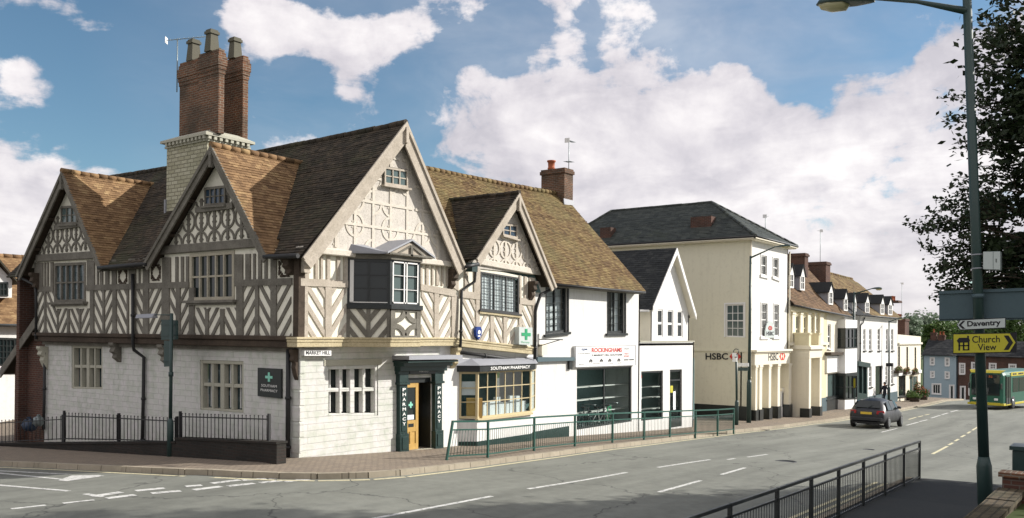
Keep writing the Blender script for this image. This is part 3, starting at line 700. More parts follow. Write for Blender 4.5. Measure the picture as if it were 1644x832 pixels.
for y_ in (-11.85, -11.62):
    for i in range(-30, 9): wm.quad(*[(x, y, G(x, y)-.114) for x, y in ((i, y_-.045), (i+1, y_-.045), (i+1, y_+.045), (i, y_+.045))])
tag(wm.build('yellow_lines', M['mark_yellow'], None, recalc=False), kind='structure')
# ------------------------------------------------------------------ the timber-framed corner house
H = thing('timber_framed_house', 'large old half-timbered corner house with stone ground floor, steep brown gables and tall brick chimney', 'building', (0, 0, 0))
JX = -.25     # jettied storey stands 0.25 m out on both streets
zj = 2.93
# ground floor, side-street wall
yl = PX(72, 600, 0).y
fa = Facade(0, 0, [(0, 0, -.5), (0, yl, -1.6), (0, yl, zj), (0, 0, zj)])
q1 = fa.hole(115, 554, 624, 164.5, 555, 625, rev=.22); q2 = fa.hole(321, 578, 658, 391, 580, 663, rev=.22)
fa.build('side_wall', M['stone'], H)
def mullioned(q, nm='stone_window', centre=.17, dark='glassold', inner='stone_trim'):
    mb = MB(); w, h = q.w, q.h
    t = .10/w; tv = .10/h; D = -.02
    mb.bq(q, 0, t, 0, 1, -.2, D); mb.bq(q, 1-t, 1, 0, 1, -.2, D); mb.bq(q, t, 1-t, 1-tv, 1, -.2, D-.003); mb.bq(q, t, 1-t, 0, tv*.6, -.2, D-.003)
    for k in (1, 2, 3):
        c = t+(1-2*t)*k/4; m = (centre if k == 2 else .085)/w/2; mb.bq(q, c-m, c+m, tv*.6, 1-tv, -.19, D-.01)
    mb.bq(q, t, 1-t, .475, .475+.10/h, -.18, D-.03)
    f = mb.build(nm, M[inner], H, bevel=.012)
    MB().bq(q, t, 1-t, tv*.6, 1-tv, -.21, -.20).build('pane', M[dark], f)
    g = MB()
    for k in range(4):
        a = t+(1-2*t)*k/4; b = t+(1-2*t)*(k+1)/4; c = a+(b-a)*.42
        g.bq(q, c-.012/w, c+.012/w, tv, 1-tv, -.199, -.165)
    g.build('casement', M['whitep'], f)
    return f
mullioned(q1); mullioned(q2)
# ground floor, high-street wall: stone up to the door, then render round the shop window
xr = PY(857, 600, 0).x; xs_ = PY(706, 640, 0).x
fb = Facade(1, 0, [(0, 0, -.5), (xs_, 0, -.9), (xs_, 0, zj), (0, 0, zj)])
q3 = fb.hole(524, 587.5, 668, 607, 585.5, 667, rev=.30)
qd = fb.hole(651, 607, 724, 692, 606, 719, rev=.75)
fb.build('front_wall', M['stone'], H)
mullioned(q3, inner='stone', dark='glass')
fc = Facade(1, 0, [(xs_, 0, -1), (xr, 0, -1.2), (xr, 0, zj), (xs_, 0, zj)])
X0 = PY(737, 640, 0).x
def cant(x0w, px1, py1, Y0):
    """depth of a bay whose 45-degree side runs from x0w on the wall to the front corner seen at px1"""
    lo, hi = .05, 3.
    for _ in range(40):
        m = (lo+hi)/2
        if PY(px1, py1, Y0-m).x > x0w+m: lo = m
        else: hi = m
    return m
dsh = cant(X0, 767, 640, 0)
sq_hole = fc.hole(737, 597, 673, 853, 592, 668, rev=.05)
fc.build('shopfront_wall', M['white'], H)
# weathered quoins and stone lintels
mb = MB()
for i in range(7):
    z = .1+i*.4; w = .16 if i % 2 else .08; mb.box(-.018, w, -.018, .22 if i % 2 else .34, z, z+.385)
mb.build('quoin', M['stone'], H, bevel=.02)
mb = MB(); qq = fb.q(520, 578, 587.6, 612, 576.5, 585.6); mb.bq(qq, 0, 1, 0, 1, 0, .02); mb.build('lintel', M['stone_trim'], H)

# ---- doorcase and doors
dc = MB(); qp1 = QY(0, 635.5, 600, 727.5, 650, 600, 725); qp2 = QY(0, 692.5, 599, 721, 705.5, 598, 719)
case = MB()
for q in (qp1, qp2):
    case.bq(q, 0, 1, 0, .24, -.1, .17); case.bq(q, .06, .94, .24, .86, -.1, .13); case.bq(q, -.08, 1.08, .86, .89, -.1, .19); case.bq(q, 0, 1, .89, 1., -.1, .15)
    case.bq(q, .25, .75, .27, .83, .13, .145); case.bq(q, .2, .8, .04, .2, .17, .19)
qe = QY(0, 634, 576, 601, 708, 574, 600)
case.bq(qe, 0, 1, 0, .2, -.1, .15); case.bq(qe, -.01, 1.01, .2, .52, -.1, .24); case.bq(qe, -.03, 1.03, .52, .76, -.1, .42); case.bq(qe, -.05, 1.05, .76, .88, -.1, .60)
D_ = case.build('doorcase', M['blackgreen'], H, bevel=.008)
hd = MB().bq(QY(0, 632, 571, 577, 712, 569.5, 576), -.03, 1.05, 0, 1., -.1, .66).build('hood', M['lead'], D_)
for q in (qp1, qp2):
    for i, ch in enumerate('PHARMACY'):
        v = .80-i*.062; qtext(ch, M['inkwhite'], D_, q, .32 if ch != 'I' else .45, .68, v-.02, v+.02, d=.152, bold=.02)
qb = MB().bq(qe, .22, .78, .02, .36, .15, .165).build('number_board', M['black'], D_); qtext('Pharmacy', M['inkwhite'], qb, qe, .42, .62, .09, .25, d=.17)
dq = Q(qd.p(0, 0, -.07), qd.p(.56, 0, -.07), qd.p(.56, .93, -.07), qd.p(0, .93, -.07), qd.n)
def doorleaf(dq, nm='door'):
    mb = MB(); a = .17; mb.bq(dq, 0, a, 0, 1, -.045, 0); mb.bq(dq, 1-a, 1, 0, 1, -.045, 0)
    for v0, v1 in ((0, .09), (.27, .33), (.40, .44), (.93, 1)): mb.bq(dq, a, 1-a, v0, v1, -.043, -.002)
    mb.bq(dq, .44, .56, .09, .27, -.043, -.003); mb.bq(dq, a, 1-a, .09, .27, -.035, -.022)
    mb.bq(dq, a, 1-a, .33, .40, -.043, -.004)
    d = mb.build(nm, M['door'], H); MB().bq(dq, a, 1-a, .44, .93, -.03, -.02).build('pane', M['glass'], d); return d
d = doorleaf(dq); MB().bq(dq, .32, .68, .34, .39, -.002, .004).build('letterbox', M['black'], d)
c = dq.p(.5, .67, -.014); mb = MB(); mb.box(c.x-.03, c.x+.03, c.y-.004, c.y+.004, c.z-.09, c.z+.09); mb.box(c.x-.09, c.x+.09, c.y-.003, c.y+.003, c.z-.03, c.z+.03); mb.build('green_cross_sticker', M['mint'], d)
MB().bq(dq, .22, .72, .45, .52, -.019, -.012).build('notice', M['paper'], d)
p0 = qd.p(.57, 0, -.08); p1 = qd.p(.90, 0, -.55)    # the second leaf stands open
dq2 = Q(p0, p1, p1+Vector((0, 0, qd.h*.93)), p0+Vector((0, 0, qd.h*.93))); d2 = doorleaf(dq2)
MB().bq(dq2, .22, .8, .46, .64, .0, .01).build('poster', M['paper'], d2)
MB().bq(qd, 0, 1, 0, 1, -.76, -.74).bq(qd, .985, 1., 0, 1, -.74, -.02).build('hallway', M['black'], H)
MB().bq(qd, -.02, 1.02, -.03, .0, -.74, .10).build('doorstep', M['stone_trim'], H)
MB().bq(qd, 0, 1, .93, 1., -.16, -.05).build('transom', M['black'], H)

# ---- pharmacy shop window: canted bay with a lead apron roof
zt = PY(767, 597, -dsh).z; zb = PY(767, 672, -dsh).z; zp = PY(767, 709, -dsh).z; zg = -1.0
Xf0 = X0+dsh; Xf1 = PY(853, 640, -dsh).x; Xe = PY(857, 640, 0).x
fq = Q((Xf0, -dsh, zb), (Xf1, -dsh, zb-.0), (Xf1, -dsh, zt), (Xf0, -dsh, zt), (0, -1, 0))
sq = Q((X0, 0, zb), (Xf0, -dsh, zb), (Xf0, -dsh, zt), (X0, 0, zt), Vector((-1, -1, 0)).normalized())
rq = Q((Xf1, -dsh, zb), (Xe+.1, 0, zb), (Xe+.1, 0, zt), (Xf1, -dsh, zt), Vector((1, -1, 0)).normalized())
w1 = window(H, fq, 6, 3, .055, .028, 0., .05, 'mustard', 'glassclear', sill=.06)
window(H, sq, 1, 3, .07, .028, 0., .05, 'mustard', 'glassclear'); window(H, rq, 1, 3, .07, .028, 0., .05, 'mustard', 'glassclear')
ap = MB(); foot = [(X0, 0), (Xf0, -dsh), (Xf1, -dsh), (Xe+.1, 0)]
ap.prism([(x, y+.02, zb-.08) for x, y in foot], (0, 0, -(zb-.08-zp))); ap.build('apron', M['white'], H)
ap = MB(); ap.prism([(x-.0, y-.005, zp) for x, y in foot], (0, 0, zg-zp)); ap.build('plinth', M['blackgreen'], H)
fs_ = MB(); o = .12; out4 = [(X0-.12, 0), (Xf0-.06, -dsh-o), (Xf1+.06, -dsh-o), (Xe+.16, 0)]
zf1 = zt+.19
fs_.prism([(x, y, zt) for x, y in out4], (0, 0, zf1-zt)); F_ = fs_.build('fascia', M['black'], H)
text('SOUTHAM PHARMACY', M['inkwhite'], F_, ((Xf0+Xf1)/2+.1, -dsh-o-.008, (zt+zf1)/2), (1, 0, 0), (0, 0, 1), width=(Xf1-Xf0)*.74, height=.10, bold=.02)
lr = MB(); zr = zf1+.005; ztop = zr+.20; o2 = .16
A_, B_, C_, D2 = (X0-.2, 0, zr), (Xf0-.1, -dsh-o2, zr), (Xf1+.1, -dsh-o2, zr), (Xe+.22, 0, zr)
A2, B2, C2, D3 = (X0-.05, 0, ztop), (Xf0+.1, -.06, ztop), (Xf1-.1, -.06, ztop), (Xe, 0, ztop)
lr.add([A_, B_, C_, D2, A2, B2, C2, D3], [(0, 1, 5, 4), (1, 2, 6, 5), (2, 3, 7, 6), (0, 3, 2, 1), (4, 5, 6, 7)]); L_ = lr.build('lead_roof', M['lead'], H)
# goods in the window
back = MB().box(X0+.1, Xe, 1.6, 1.62, zb-.2, zt); back.build('shop_back_wall', M['interior'], H)
MB().box(X0+.05, Xe+.05, -.02, 1.6, zt+.0, zt+.02).build('shop_ceiling', M['interior'], H)
MB().prism([(x, y+.05 if y < 0 else .5, zb+.0) for x, y in foot], (0, 0, -.03)).build('display_shelf', M['whitep'], H)
rr = random.Random(3); mb = MB(); x = Xf0+.1; nbox = 0
disp_specs = []
while x < Xf1-.2:
    w = rr.uniform(.16, .30); h = rr.uniform(.38, .62); disp_specs.append((x, w, h, -dsh+rr.uniform(.12, .2))); x += w+rr.uniform(.01, .04)

# ---- jetty beams (bressumers) with mouldings
yL2 = PX(57, 500, JX).y
jb = MB(); jb.box(JX-.04, .12, -.05, yL2, zj-.16, zj+.02); jb.box(JX-.10, .1, -.07, yL2+.03, zj+.02, zj+.14); jb.build('side_jetty_beam', M['timber_dark'], H, bevel=.02)
mb = MB(); mb.box(-.10, .02, .1, yl, zj-.27, zj-.16); mb.build('wall_plate', M['timber'], H)
# canted bay on the first floor
BX0 = PY(557, 500, JX).x; dB = cant(BX0, 626, 500, JX); BF0 = BX0+dB; BF1 = PY(674, 500, JX-dB).x; BX1 = BF1+dB*.62
zs = PY(650, 490, JX-dB).z; zw = PY(650, 419, JX-dB).z
# first floor, front wall: the far half has settled downhill, so its timbers lie on sloping lines
ec_l = 5.06
def R_(x, y, Y=JX): return PY(x, y, Y)
upx = [R_(478, 549), R_(700, 549), R_(857, 562), R_(857, 450), R_(745, 430), R_(478, 412)]
fu = Facade(1, JX, [(p.x if p.x > JX+.1 else JX, JX, p.z) for p in upx])
fu.out = [fu.flat((JX, JX, zj+.1)), fu.flat((R_(700, 549).x, JX, zj+.08)), fu.flat(R_(858, 561)), fu.flat(R_(858, 448)), fu.flat((R_(745, 430).x, JX, 5.3)), fu.flat((JX, JX, 5.27))]
q_w2 = fu.hole(771, 436, 497.5, 832, 446, 504.5, rev=.06)
fu.build('upper_front_wall', M['plaster'], H)
fs2 = Facade(0, JX, [(JX, JX, zj+.1), (JX, yL2, zj+.1), (JX, yL2, 5.27)]+[(JX, y_, z_) for y_, z_ in ((13.7, 5.27), (13.6, 5.55), (9.3, 5.55), (9.2, 5.27), (5.7, 5.27), (5.6, 5.55), (1.1, 5.55), (1.0, 5.27))]+[(JX, JX, 5.27)])
qs1 = fs2.hole(88, 423, 486, 138, 421, 484.5, rev=.06); qs2 = fs2.hole(306, 408, 483, 377, 402.5, 481.5, rev=.06)
fs2.build('upper_side_wall', M['plaster'], H)
def oakwindow(q, n, rows=2, mat='timber', gm='glassgreen', lead=True):
    f = window(H, q, n, 2, .09, .05, .03, .08, mat, gm, mullions=tuple(range(1, n)), mw=.055, name='window')
    if lead:
        mb = MB()
        for k in range(1, 10): v = .03+.94*k/10; mb.bq(q, .04, .96, v-.006, v+.006, -.048, -.042)
        for k in range(n*2): u = .05+.9*(k+.5)/(n*2); mb.bq(q, u-.004, u+.004, .03, .97, -.047, -.041)
        mb.build('lead_cames', M['lead'], f)
    return f
def QSill(q, mat='timber'):
    mb = MB(); mb.bq(q, -.07, 1.07, -.055, -.0, -.02, .17); mb.bq(q, -.04, 1.04, -.10, -.055, -.02, .10); return mb.build('window_sill', M[mat], H)
oakwindow(qs1, 5, mat='timber', gm='glassold'); QSill(qs1); oakwindow(qs2, 5, mat='mullion', gm='glass', lead=False); QSill(qs2, 'timber')
f = window(H, q_w2, 3, 6, .05, .012, .03, .05, 'iron', 'glassclear', mullions=(1, 2), mw=.05, curtain=[(.02, .98)])
mb = MB()
for k in range(3):
    for j in (1, 2, 3): u = .03+.94*(k+j/4)/3; mb.bq(q_w2, u-.004, u+.004, .03, .97, -.01, .0)
mb.build('lead_cames', M['iron'], f)
MB().bq(q_w2, -.1, 1.1, -.1, -1.2, -.5, -.45).build('dark_room', M['interior'], H)
mb = MB(); mb.bq(q_w2, -.06, 1.05, -.045, 0, -.02, .10); mb.build('window_sill', M['iron'], H); MB().bq(q_w2, -.05, 1.03, -.10, -.045, -.02, .08).build('window_sill', M['timber_ochre'], H)

# ---- timber framing, side street
T1 = MB()
def LQ(x0, t0, b0, x1, t1, b1): return QX(JX, x0, t0, b0, x1, t1, b1)
def lin(x, a, b): return a[1]+(b[1]-a[1])*(x-a[0])/(b[0]-a[0])
ltop = lambda x: lin(x, (57, 469), (470, 457.5))      # underside of the mid rail
lbot = lambda x: lin(x, (57, 538), (470, 547))
lrt = lambda x: lin(x, (57, 461), (470, 446.5))       # top of the mid rail
lev = lambda x: lin(x, (57, 428), (470, 411))
bays = [(58, 72, 1), (75, 93, -1), (152, 166, -1), (169, 182, 1), (188, 205, -1), (219, 231, -1), (240, 261, 1), (273, 284, -1), (290.5, 305, 1), (313, 331, -1), (336, 355, 1), (361, 381, -1), (391.5, 411, 1), (416.5, 436, -1), (445, 468, 1)]
for i, (a, b, d) in enumerate(bays):
    t = ltop
    if 306 < (a+b)/2 < 384: tt = lambda x: 494.
    else: tt = t
    chevron(T1, LQ(a, tt(a), lbot(a), b, tt(b), lbot(b)), d, off=.1 if (a+b)/2 < 300 else .02)
for a, b, d in [(94, 109, 1), (112.5, 128, -1), (131, 146, 1)]: chevron(T1, LQ(a, 496, lbot(a), b, 495, lbot(b)), d)
def post(a, b, t, bt, o=.04, mb=T1, f=LQ, m=None): mb.bq(f(a, t, bt, b, t, bt), 0, 1, 0, 1, -.02, o)
for a, b in [(72, 75), (93, 94.5), (109, 112.5), (128, 131), (146, 152), (166, 169), (182, 188), (205, 207.5), (217, 219), (231, 240), (261, 273), (284, 290.5), (305, 313), (331, 336), (355, 361), (381, 391.5), (411, 416.5), (436, 445)]:
    up = 496 if (93 <= a < 146 or 306 < a < 380) else ltop((a+b)/2); post(a, b, up, lbot((a+b)/2))
def rail(a, b, skip=()):
    T1.bq(LQ(a, lrt(a), ltop(a), b, lrt(b), ltop(b)), 0, 1, 0, 1, -.02, .045)
rail(57, 87); rail(139.5, 304.5); rail(378.5, 470)
# close studding over the rail
for a, b in [(57, 70), (72.5, 74.5), (77, 79), (82.5, 86.5), (141, 153), (157, 159), (162, 166), (170.5, 176), (181, 188), (208, 219), (224, 226), (231, 240), (262, 275), (283, 287), (292, 296), (300, 304), (378, 391), (395.5, 403), (408, 411), (416, 421), (426, 430), (436, 445)]:
    post(a, b, lev((a+b)/2)-6, lrt((a+b)/2)+1, .038)
T1.build('side_timber_frame', M['timber'], H)
# carved four-petal panels between the studs
T2 = MB()
for cx_, cy_ in ((198, 444), (251, 438), (458, 430)):
    p = PX(cx_, cy_, JX)
    for k in range(4):
        a0 = k*math.pi/2+math.pi/4
        for sg in (-1, 1):
            for i in range(4):
                t0 = a0+sg*(.1+.2*i); t1 = a0+sg*(.1+.2*(i+1)); r0, r1, r2, r3 = .30-.03*i, .16+.02*i, .27-.03*i, .18+.02*i
                pts = [(p.y+r0*math.cos(t0), p.z+r0*math.sin(t0)), (p.y+r1*math.cos(t0), p.z+r1*math.sin(t0)), (p.y+r3*math.cos(t1), p.z+r3*math.sin(t1)), (p.y+r2*math.cos(t1), p.z+r2*math.sin(t1))]
                T2.prism([(JX+.01, y, z) for y, z in pts], (-.045, 0, 0))
T2.build('carved_panel', M['timber_dark'], H)
# ---- timber framing, high street
T3 = MB()
RQ = lambda x0, t0, b0, x1, t1, b1: QY(JX, x0, t0, b0, x1, t1, b1)
rtop = lambda x: lin(x, (480, 459), (726, 468)) if x < 730 else lin(x, (740, 478), (858, 491))
rrt = lambda x: lin(x, (480, 447), (726, 458.5)) if x < 730 else lin(x, (740, 467), (858, 481))
rbot = lambda x: 546 if x < 727 else lin(x, (727, 546.5), (858, 555))
rev_ = lambda x: lin(x, (480, 411), (730, 428)) if x < 740 else lin(x, (740, 430), (858, 452))
for a, b, d in [(493, 521, -1), (531, 555, 1), (676, 696, -1), (703, 724, 1), (741, 763, -1), (836, 856, -1)]:
    chevron(T3, RQ(a, rtop(a), rbot(a), b, rtop(b), rbot(b)), d, off=.25, per=.50, tk=.20)
for a, b, d in [(769, 786, 1), (792, 807, -1), (813, 832, 1)]: chevron(T3, RQ(a, lin(a, (771, 505), (832, 512)), rbot(a), b, lin(b, (771, 505), (832, 512)), rbot(b)), d, per=.5, tk=.2)
def rpost(a, b, t, bt, o=.04): T3.bq(RQ(a, t(a), bt(a), b, t(b), bt(b)), 0, 1, 0, 1, -.02, o)
for a, b in [(481, 493), (521, 531), (696, 703), (724, 735), (763, 768.5), (832, 836.5), (854, 858.5)]: rpost(a, b, rtop, rbot)
for a, b in [(786, 792), (807, 813)]: rpost(a, b, lambda x: lin(x, (771, 505), (832, 512)), rbot)
for a, b in [(481, 557), (674, 730), (737, 769), (833, 858)]: rpost(a, b, rrt, rtop, .05)
for a, b in [(481, 495), (505, 509.5), (514, 517.5), (524, 529), (540, 545), (551, 557), (674, 677), (683, 687), (692.5, 695), (699.5, 704), (708, 711), (715.5, 719), (723, 735), (745, 750.5), (760, 770), (833, 836), (841, 845), (849, 858)]: rpost(a, b, lambda x: rev_(x)-5, lambda x: rrt(x)+1, .035)
T3.build('front_timber_frame', M['timber_pale'], H)
cp = MB(); cp.box(JX-.06, JX+.14, JX-.045, JX+.16, zj+.1, 5.1); cp.build('corner_post', M['timber_dark'], H)
# moulded jetty beam of the front, following the bay
zb0 = zj
foot2 = [(JX-.06, JX), (BX0, JX), (BF0, JX-dB), (BF1, JX-dB), (BX1, JX)]
x3, z3 = R_(727, 549).x, zj; x4, z4 = R_(858, 562).x, R_(858, 562).z-.02
def mould(mb, o, za, zc):
    mb.prism([(foot2[0][0]-o, JX-o, za), (BX0+o*.4, JX-o, za), (BF0+.0, JX-dB-o, za), (BF1, JX-dB-o, za), (BX1+o, JX-o, za), (x3, JX-o, za), (x3, .1, za), (foot2[0][0]-o, .1, za)], (0, 0, zc-za))
    dz = z4-z3
    mb.hexa([(x3, JX-o, za), (x4, JX-o, za+dz), (x4, .1, za+dz), (x3, .1, za), (x3, JX-o, zc), (x4, JX-o, zc+dz), (x4, .1, zc+dz), (x3, .1, zc)])
mb = MB(); mould(mb, .03, zj-.14, zj-.02); mould(mb, .07, zj+.055, zj+.115); mould(mb, .045, zj-.02, zj+.055); mb.build('front_jetty_beam', M['timber_ochre'], H, bevel=.012)

# ---- canted first-floor bay window with its little pedimented roof
bayq = [Q((BX0, JX, 0), (BF0, JX-dB, 0), (BF0, JX-dB, 1), (BX0, JX, 1)), Q((BF0, JX-dB, 0), (BF1, JX-dB, 0), (BF1, JX-dB, 1), (BF0, JX-dB, 1)), Q((BF1, JX-dB, 0), (BX1, JX, 0), (BX1, JX, 1), (BF1, JX-dB, 1))]
def zq(q, z0, z1): return Q(*[Vector((c.x, c.y, z)) for c, z in zip(q.c, (z0, z0, z1, z1))])
zbay0 = zj+.115
body = MB(); body.prism([(x, y+.0, zbay0) for x, y in ((BX0, JX+.05), (BX0, JX), (BF0, JX-dB), (BF1, JX-dB), (BX1, JX), (BX1, JX+.05))], (0, 0, zs-.1-zbay0)); body.build('bay_apron', M['plaster'], H)
mb = MB()
for q, mid in ((bayq[0], .5),):
    z_ = zq(q, zbay0, zs-.12)
    for u0, u1, d in ((.07, .45, -1), (.55, .93, 1)): chevron(mb, z_.sub(u0, u1, 0, 1), d, per=.42, tk=.2, off=.1)
    for u in (.0, .45, .93): mb.bq(z_, u, u+(.1 if u == .45 else .07), 0, 1, -.01, .035)
z_ = zq(bayq[1], zbay0, zs-.12)
for u in (0, .86): mb.bq(z_, u, u+.14, 0, 1, -.01, .04)
for cx2, cz2, a0 in ((.14, 0, 0), (.86, 0, 90), (.86, 1, 180), (.14, 1, 270)):
    for i in range(6):
        t0, t1 = math.radians(a0+15*i), math.radians(a0+15*i+15); r0, r1 = .26, .40
        uv = [(cx2+r*math.cos(t)/1.0, cz2+r*math.sin(t)*1.25) for r, t in ((r0, t0), (r1, t0), (r1, t1), (r0, t1))]
        mb.pq(z_, uv, -.01, .035)
mb.bq(z_, 0, 1, .0, .07, -.01, .045); mb.bq(z_, 0, 1, .93, 1, -.01, .045)
mb.build('bay_timber_frame', M['timber'], H)
foot3 = lambda o: [(BX0-o*.4, JX+.1), (BX0-o*.4, JX-o*.4), (BF0-o*.4, JX-dB-o), (BF1+o*.4, JX-dB-o), (BX1+o*.4, JX-o*.4), (BX1+o*.4, JX+.1)]
mb = MB(); mb.prism([(x, y, zs-.13) for x, y in foot3(.09)], (0, 0, .13)); mb.build('bay_sill', M['black'], H, bevel=.01)
for q, c, cu_ in ((bayq[0], 2, [(0, .22)]), (bayq[1], 2, [(0.03, .35), (.7, .97)]), (bayq[2], 1, None)):
    window(H, zq(q, zs, zw), c, 3, .075, .018, .0, .06, 'black', 'glassgreen' if q is bayq[1] else 'glass', mullions=(1,), mw=.07)
q = zq(bayq[1], zs, zw); mb = MB(); mb.bq(q, .07, .93, .03, .06, .0, .012); mb.bq(q, .07, .93, .94, .97, 0, .012)
for u in (.07, .44, .525, .895): mb.bq(q, u, u+.035, .03, .97, 0., .012)
for v in (.34, .65): mb.bq(q, .07, .93, v, v+.012, 0, .01)
mb.build('white_casement', M['whitep'], H)
q = zq(bayq[0], zs, zw); mb = MB(); mb.bq(q, .06, .15, .03, .97, .0, .012); mb.bq(q, .06, .94, .03, .05, 0, .012); mb.build('white_casement', M['whitep'], H)
cp = MB()
cp.prism([(x, y, zw) for x, y in foot3(.06)], (0, 0, .13)); cp.build('bay_head', M['timber'], H)
zr0 = zw+.13; zpk = PY(660, 388, JX-dB-.15).z+.02
xa, xb = BF0-.28, BF1+.42; xm = (xa+xb)/2; yf = JX-dB-.18
rf = MB(); e = .05
for (xe, xo) in ((xa, -1), (xb, 1)): rf.hexa([(xe, yf, zr0), (xe, JX+.1, zr0), (xm, JX+.1, zpk), (xm, yf, zpk), (xe, yf, zr0+e), (xe, JX+.1, zr0+e), (xm, JX+.1, zpk+e), (xm, yf, zpk+e)])
rf.hexa([(xa, yf+.12, zr0), (BX0-.1, JX-.05, zr0), (BX0-.1, JX+.1, zr0+.05), (xa, JX, zr0), (xa, yf+.12, zr0+e), (BX0-.1, JX-.05, zr0+e), (BX0-.1, JX+.1, zr0+.3), (xa, JX, zr0+.3)])
rf.build('bay_roof', M['lead'], H)
pd = MB(); pd.prism([(xa+.05, yf+.06, zr0-.02), (xb-.05, yf+.06, zr0-.02), (xm, yf+.06, zpk-.04)], (0, .08, 0)); P_ = pd.build('pediment', M['timber_pale'], H)
mb = MB(); mb.bar((xm, yf+.04, zr0), (xm, yf+.04, zpk-.12), .09, .05, (0, 1, 0)); mb.bar((xa+.1, yf+.04, zr0+.02), (xb-.1, yf+.04, zr0+.02), .05, .05); mb.bar((xm-.5, yf+.045, zr0+.04), (xm-.05, yf+.045, zr0+.26), .05, .04, (0, 1, 0)); mb.bar((xm+.5, yf+.045, zr0+.04), (xm+.05, yf+.045, zr0+.26), .05, .04, (0, 1, 0)); mb.build('pediment_moulding', M['timber'], P_)

# ---- roofs and gables
VX = -.60      # bargeboards stand 0.6 m out from the stone walls
apR = PY(652, 198, VX); flR = PY(489, 411, VX); frR = PY(746, 428, VX)
RX, RZ = apR.x, apR.z; eL = Vector((-.52, VX, 5.0)); yend = 14.9
zX0 = 4.98+(RZ-4.98)*.55/(RX+.55)
mb = MB(); tiles(mb, (0, yend, zX0), (0, VX, zX0), (RX, VX, RZ), (RX, yend, RZ), seed=3, sag=.06)
for ya_, yb_2, ea, eb in ((.42, VX, .38, 0), (8.62, 6.28, .38, .38), (yend, 14.1, 0, .38)): tiles(mb, (-.55, ya_, 4.98), (-.55, yb_2, 4.98), (0, yb_2-eb, zX0), (0, ya_+ea, zX0), seed=int(ya_*7)+5, sag=0)
tiles(mb, (frR.x+.05, VX, frR.z-.05), (frR.x+.05, yend, frR.z-.05), (RX, yend, RZ), (RX, VX, RZ), seed=4, row=.12, wid=.3)
mb.build('main_roof', M['tile_brown_shade'], H, recalc=False)
ridge(MB(), (RX, VX, RZ+.01), (RX, yend, RZ+.01), .10, sag=.08).build('ridge_tiles', M['tile_brown_shade'], H)
MB().prism([(-.3, yend-.25, 4.9), (frR.x-.3, yend-.25, 4.9), (RX, yend-.25, RZ-.1)], (0, .1, 0)).build('end_gable', M['brick_dark'], H)
MB().box(JX, 5.6, yend-.35, yend-.15, -1.8, 5.0).build('end_wall', M['brick_dark'], H)
def gable(ax, v, fl, ap, fr, wallv, mats, tie, attic, cell, rows, z0, name='gable', tri_in=.26, quat=True, ties=.26, bw=.24, tiemat='timber', wallmat='plaster', barmat='timber', frmat='timber', relief=.035, skip=0., rails=False):
    """front of one gable: infill wall, curved framing, tie beam, bargeboards with a verge of tiles"""
    a = 1-ax
    g = lambda c, d: Vector((d, c.y, c.z)) if ax == 0 else Vector((c.x, d, c.z))
    inn = (1, 0, 0) if ax == 0 else (0, 1, 0)
    s_in = [Vector((.14, 0, 0)), Vector((-.14, 0, 0))] if ax == 1 else [Vector((0, -.14, 0)), Vector((0, .14, 0))]; dn = Vector((0, 0, -.16)); wl = MB(); tz = min(tie[0][2], tie[1][2])+.02; kl, kr = (tz-fl.z)/(ap.z-fl.z), (tz-fr.z)/(ap.z-fr.z); wl.prism([g(fl.lerp(ap, kl), wallv)+s_in[0], g(fr.lerp(ap, kr), wallv)+s_in[1], g(ap, wallv)+dn], Vector(inn)*.1); G_ = wl.build(name, M[wallmat], H)
    fm = MB(); la, ra, aa = fl[a], fr[a], ap[a]
    if quat: quatrefoils(fm, ax, wallv, (la, ra, aa, min(fl.z, fr.z), ap.z-.0), z0, cell, rows, out=relief, skip=skip, rails=rails); fm.build('gable_timber_frame', M[frmat], G_)
    tb = MB(); t0, t1 = tie
    t0, t1 = Vector(t0), Vector(t1); tb.hexa([t0, t1, t1+Vector(inn)*.3, t0+Vector(inn)*.3]+[p+Vector((0, 0, ties)) for p in (t0, t1, t1+Vector(inn)*.3, t0+Vector(inn)*.3)]); tb.build('tie_beam', M[tiemat], G_, bevel=.02)
    bb = MB()
    for f in (fl, fr):
        d = (ap-f).normalized(); perp = Vector((0, 0, 1)) - d*d.z; perp.normalize()
        f2 = f-d*.08
        for (o0, o1, dd, th) in ((0, -bw, 0., .05), (.03, -.06, -.045, .05)):
            pts = [g(f2+perp*o0, v+dd), g(ap+Vector((0, 0, o0/max(.3, perp.z))), v+dd), g(ap+Vector((0, 0, o1/max(.3, perp.z))), v+dd), g(f2+perp*o1, v+dd)]
            bb.prism(pts, Vector(inn)*th)
    bb.build('bargeboard', M[barmat], G_)
    # soffit between bargeboard and wall
    sf = MB()
    for f in (fl, fr): sf.quad(g(f, v+.05)+dn*.3, g(ap, v+.05)+dn*.3, g(ap, wallv)+dn*.3, g(f, wallv)+dn*.3)
    for f in (fl, fr):
        for k in (.3, .6): p = f.lerp(ap, k); sf.bar(g(p, v+.05)-Vector((0, 0, .12)), g(p, wallv)-Vector((0, 0, .12)), .09, .09)
    sf.build('soffit', M['timber_dark'], G_, recalc=False)
    # pendant at the apex
    c = g(ap, v-.02); MB().box(c.x-.05, c.x+.05, c.y-.05, c.y+.05, c.z-.55, c.z-.12).build('pendant', M[barmat], G_)
    return G_
gwR = JX-.10
tieR = (PY(481, 411, gwR).x, gwR-.06, PY(481, 411, gwR).z+.0)
def mkgable(**k): return gable(**k)
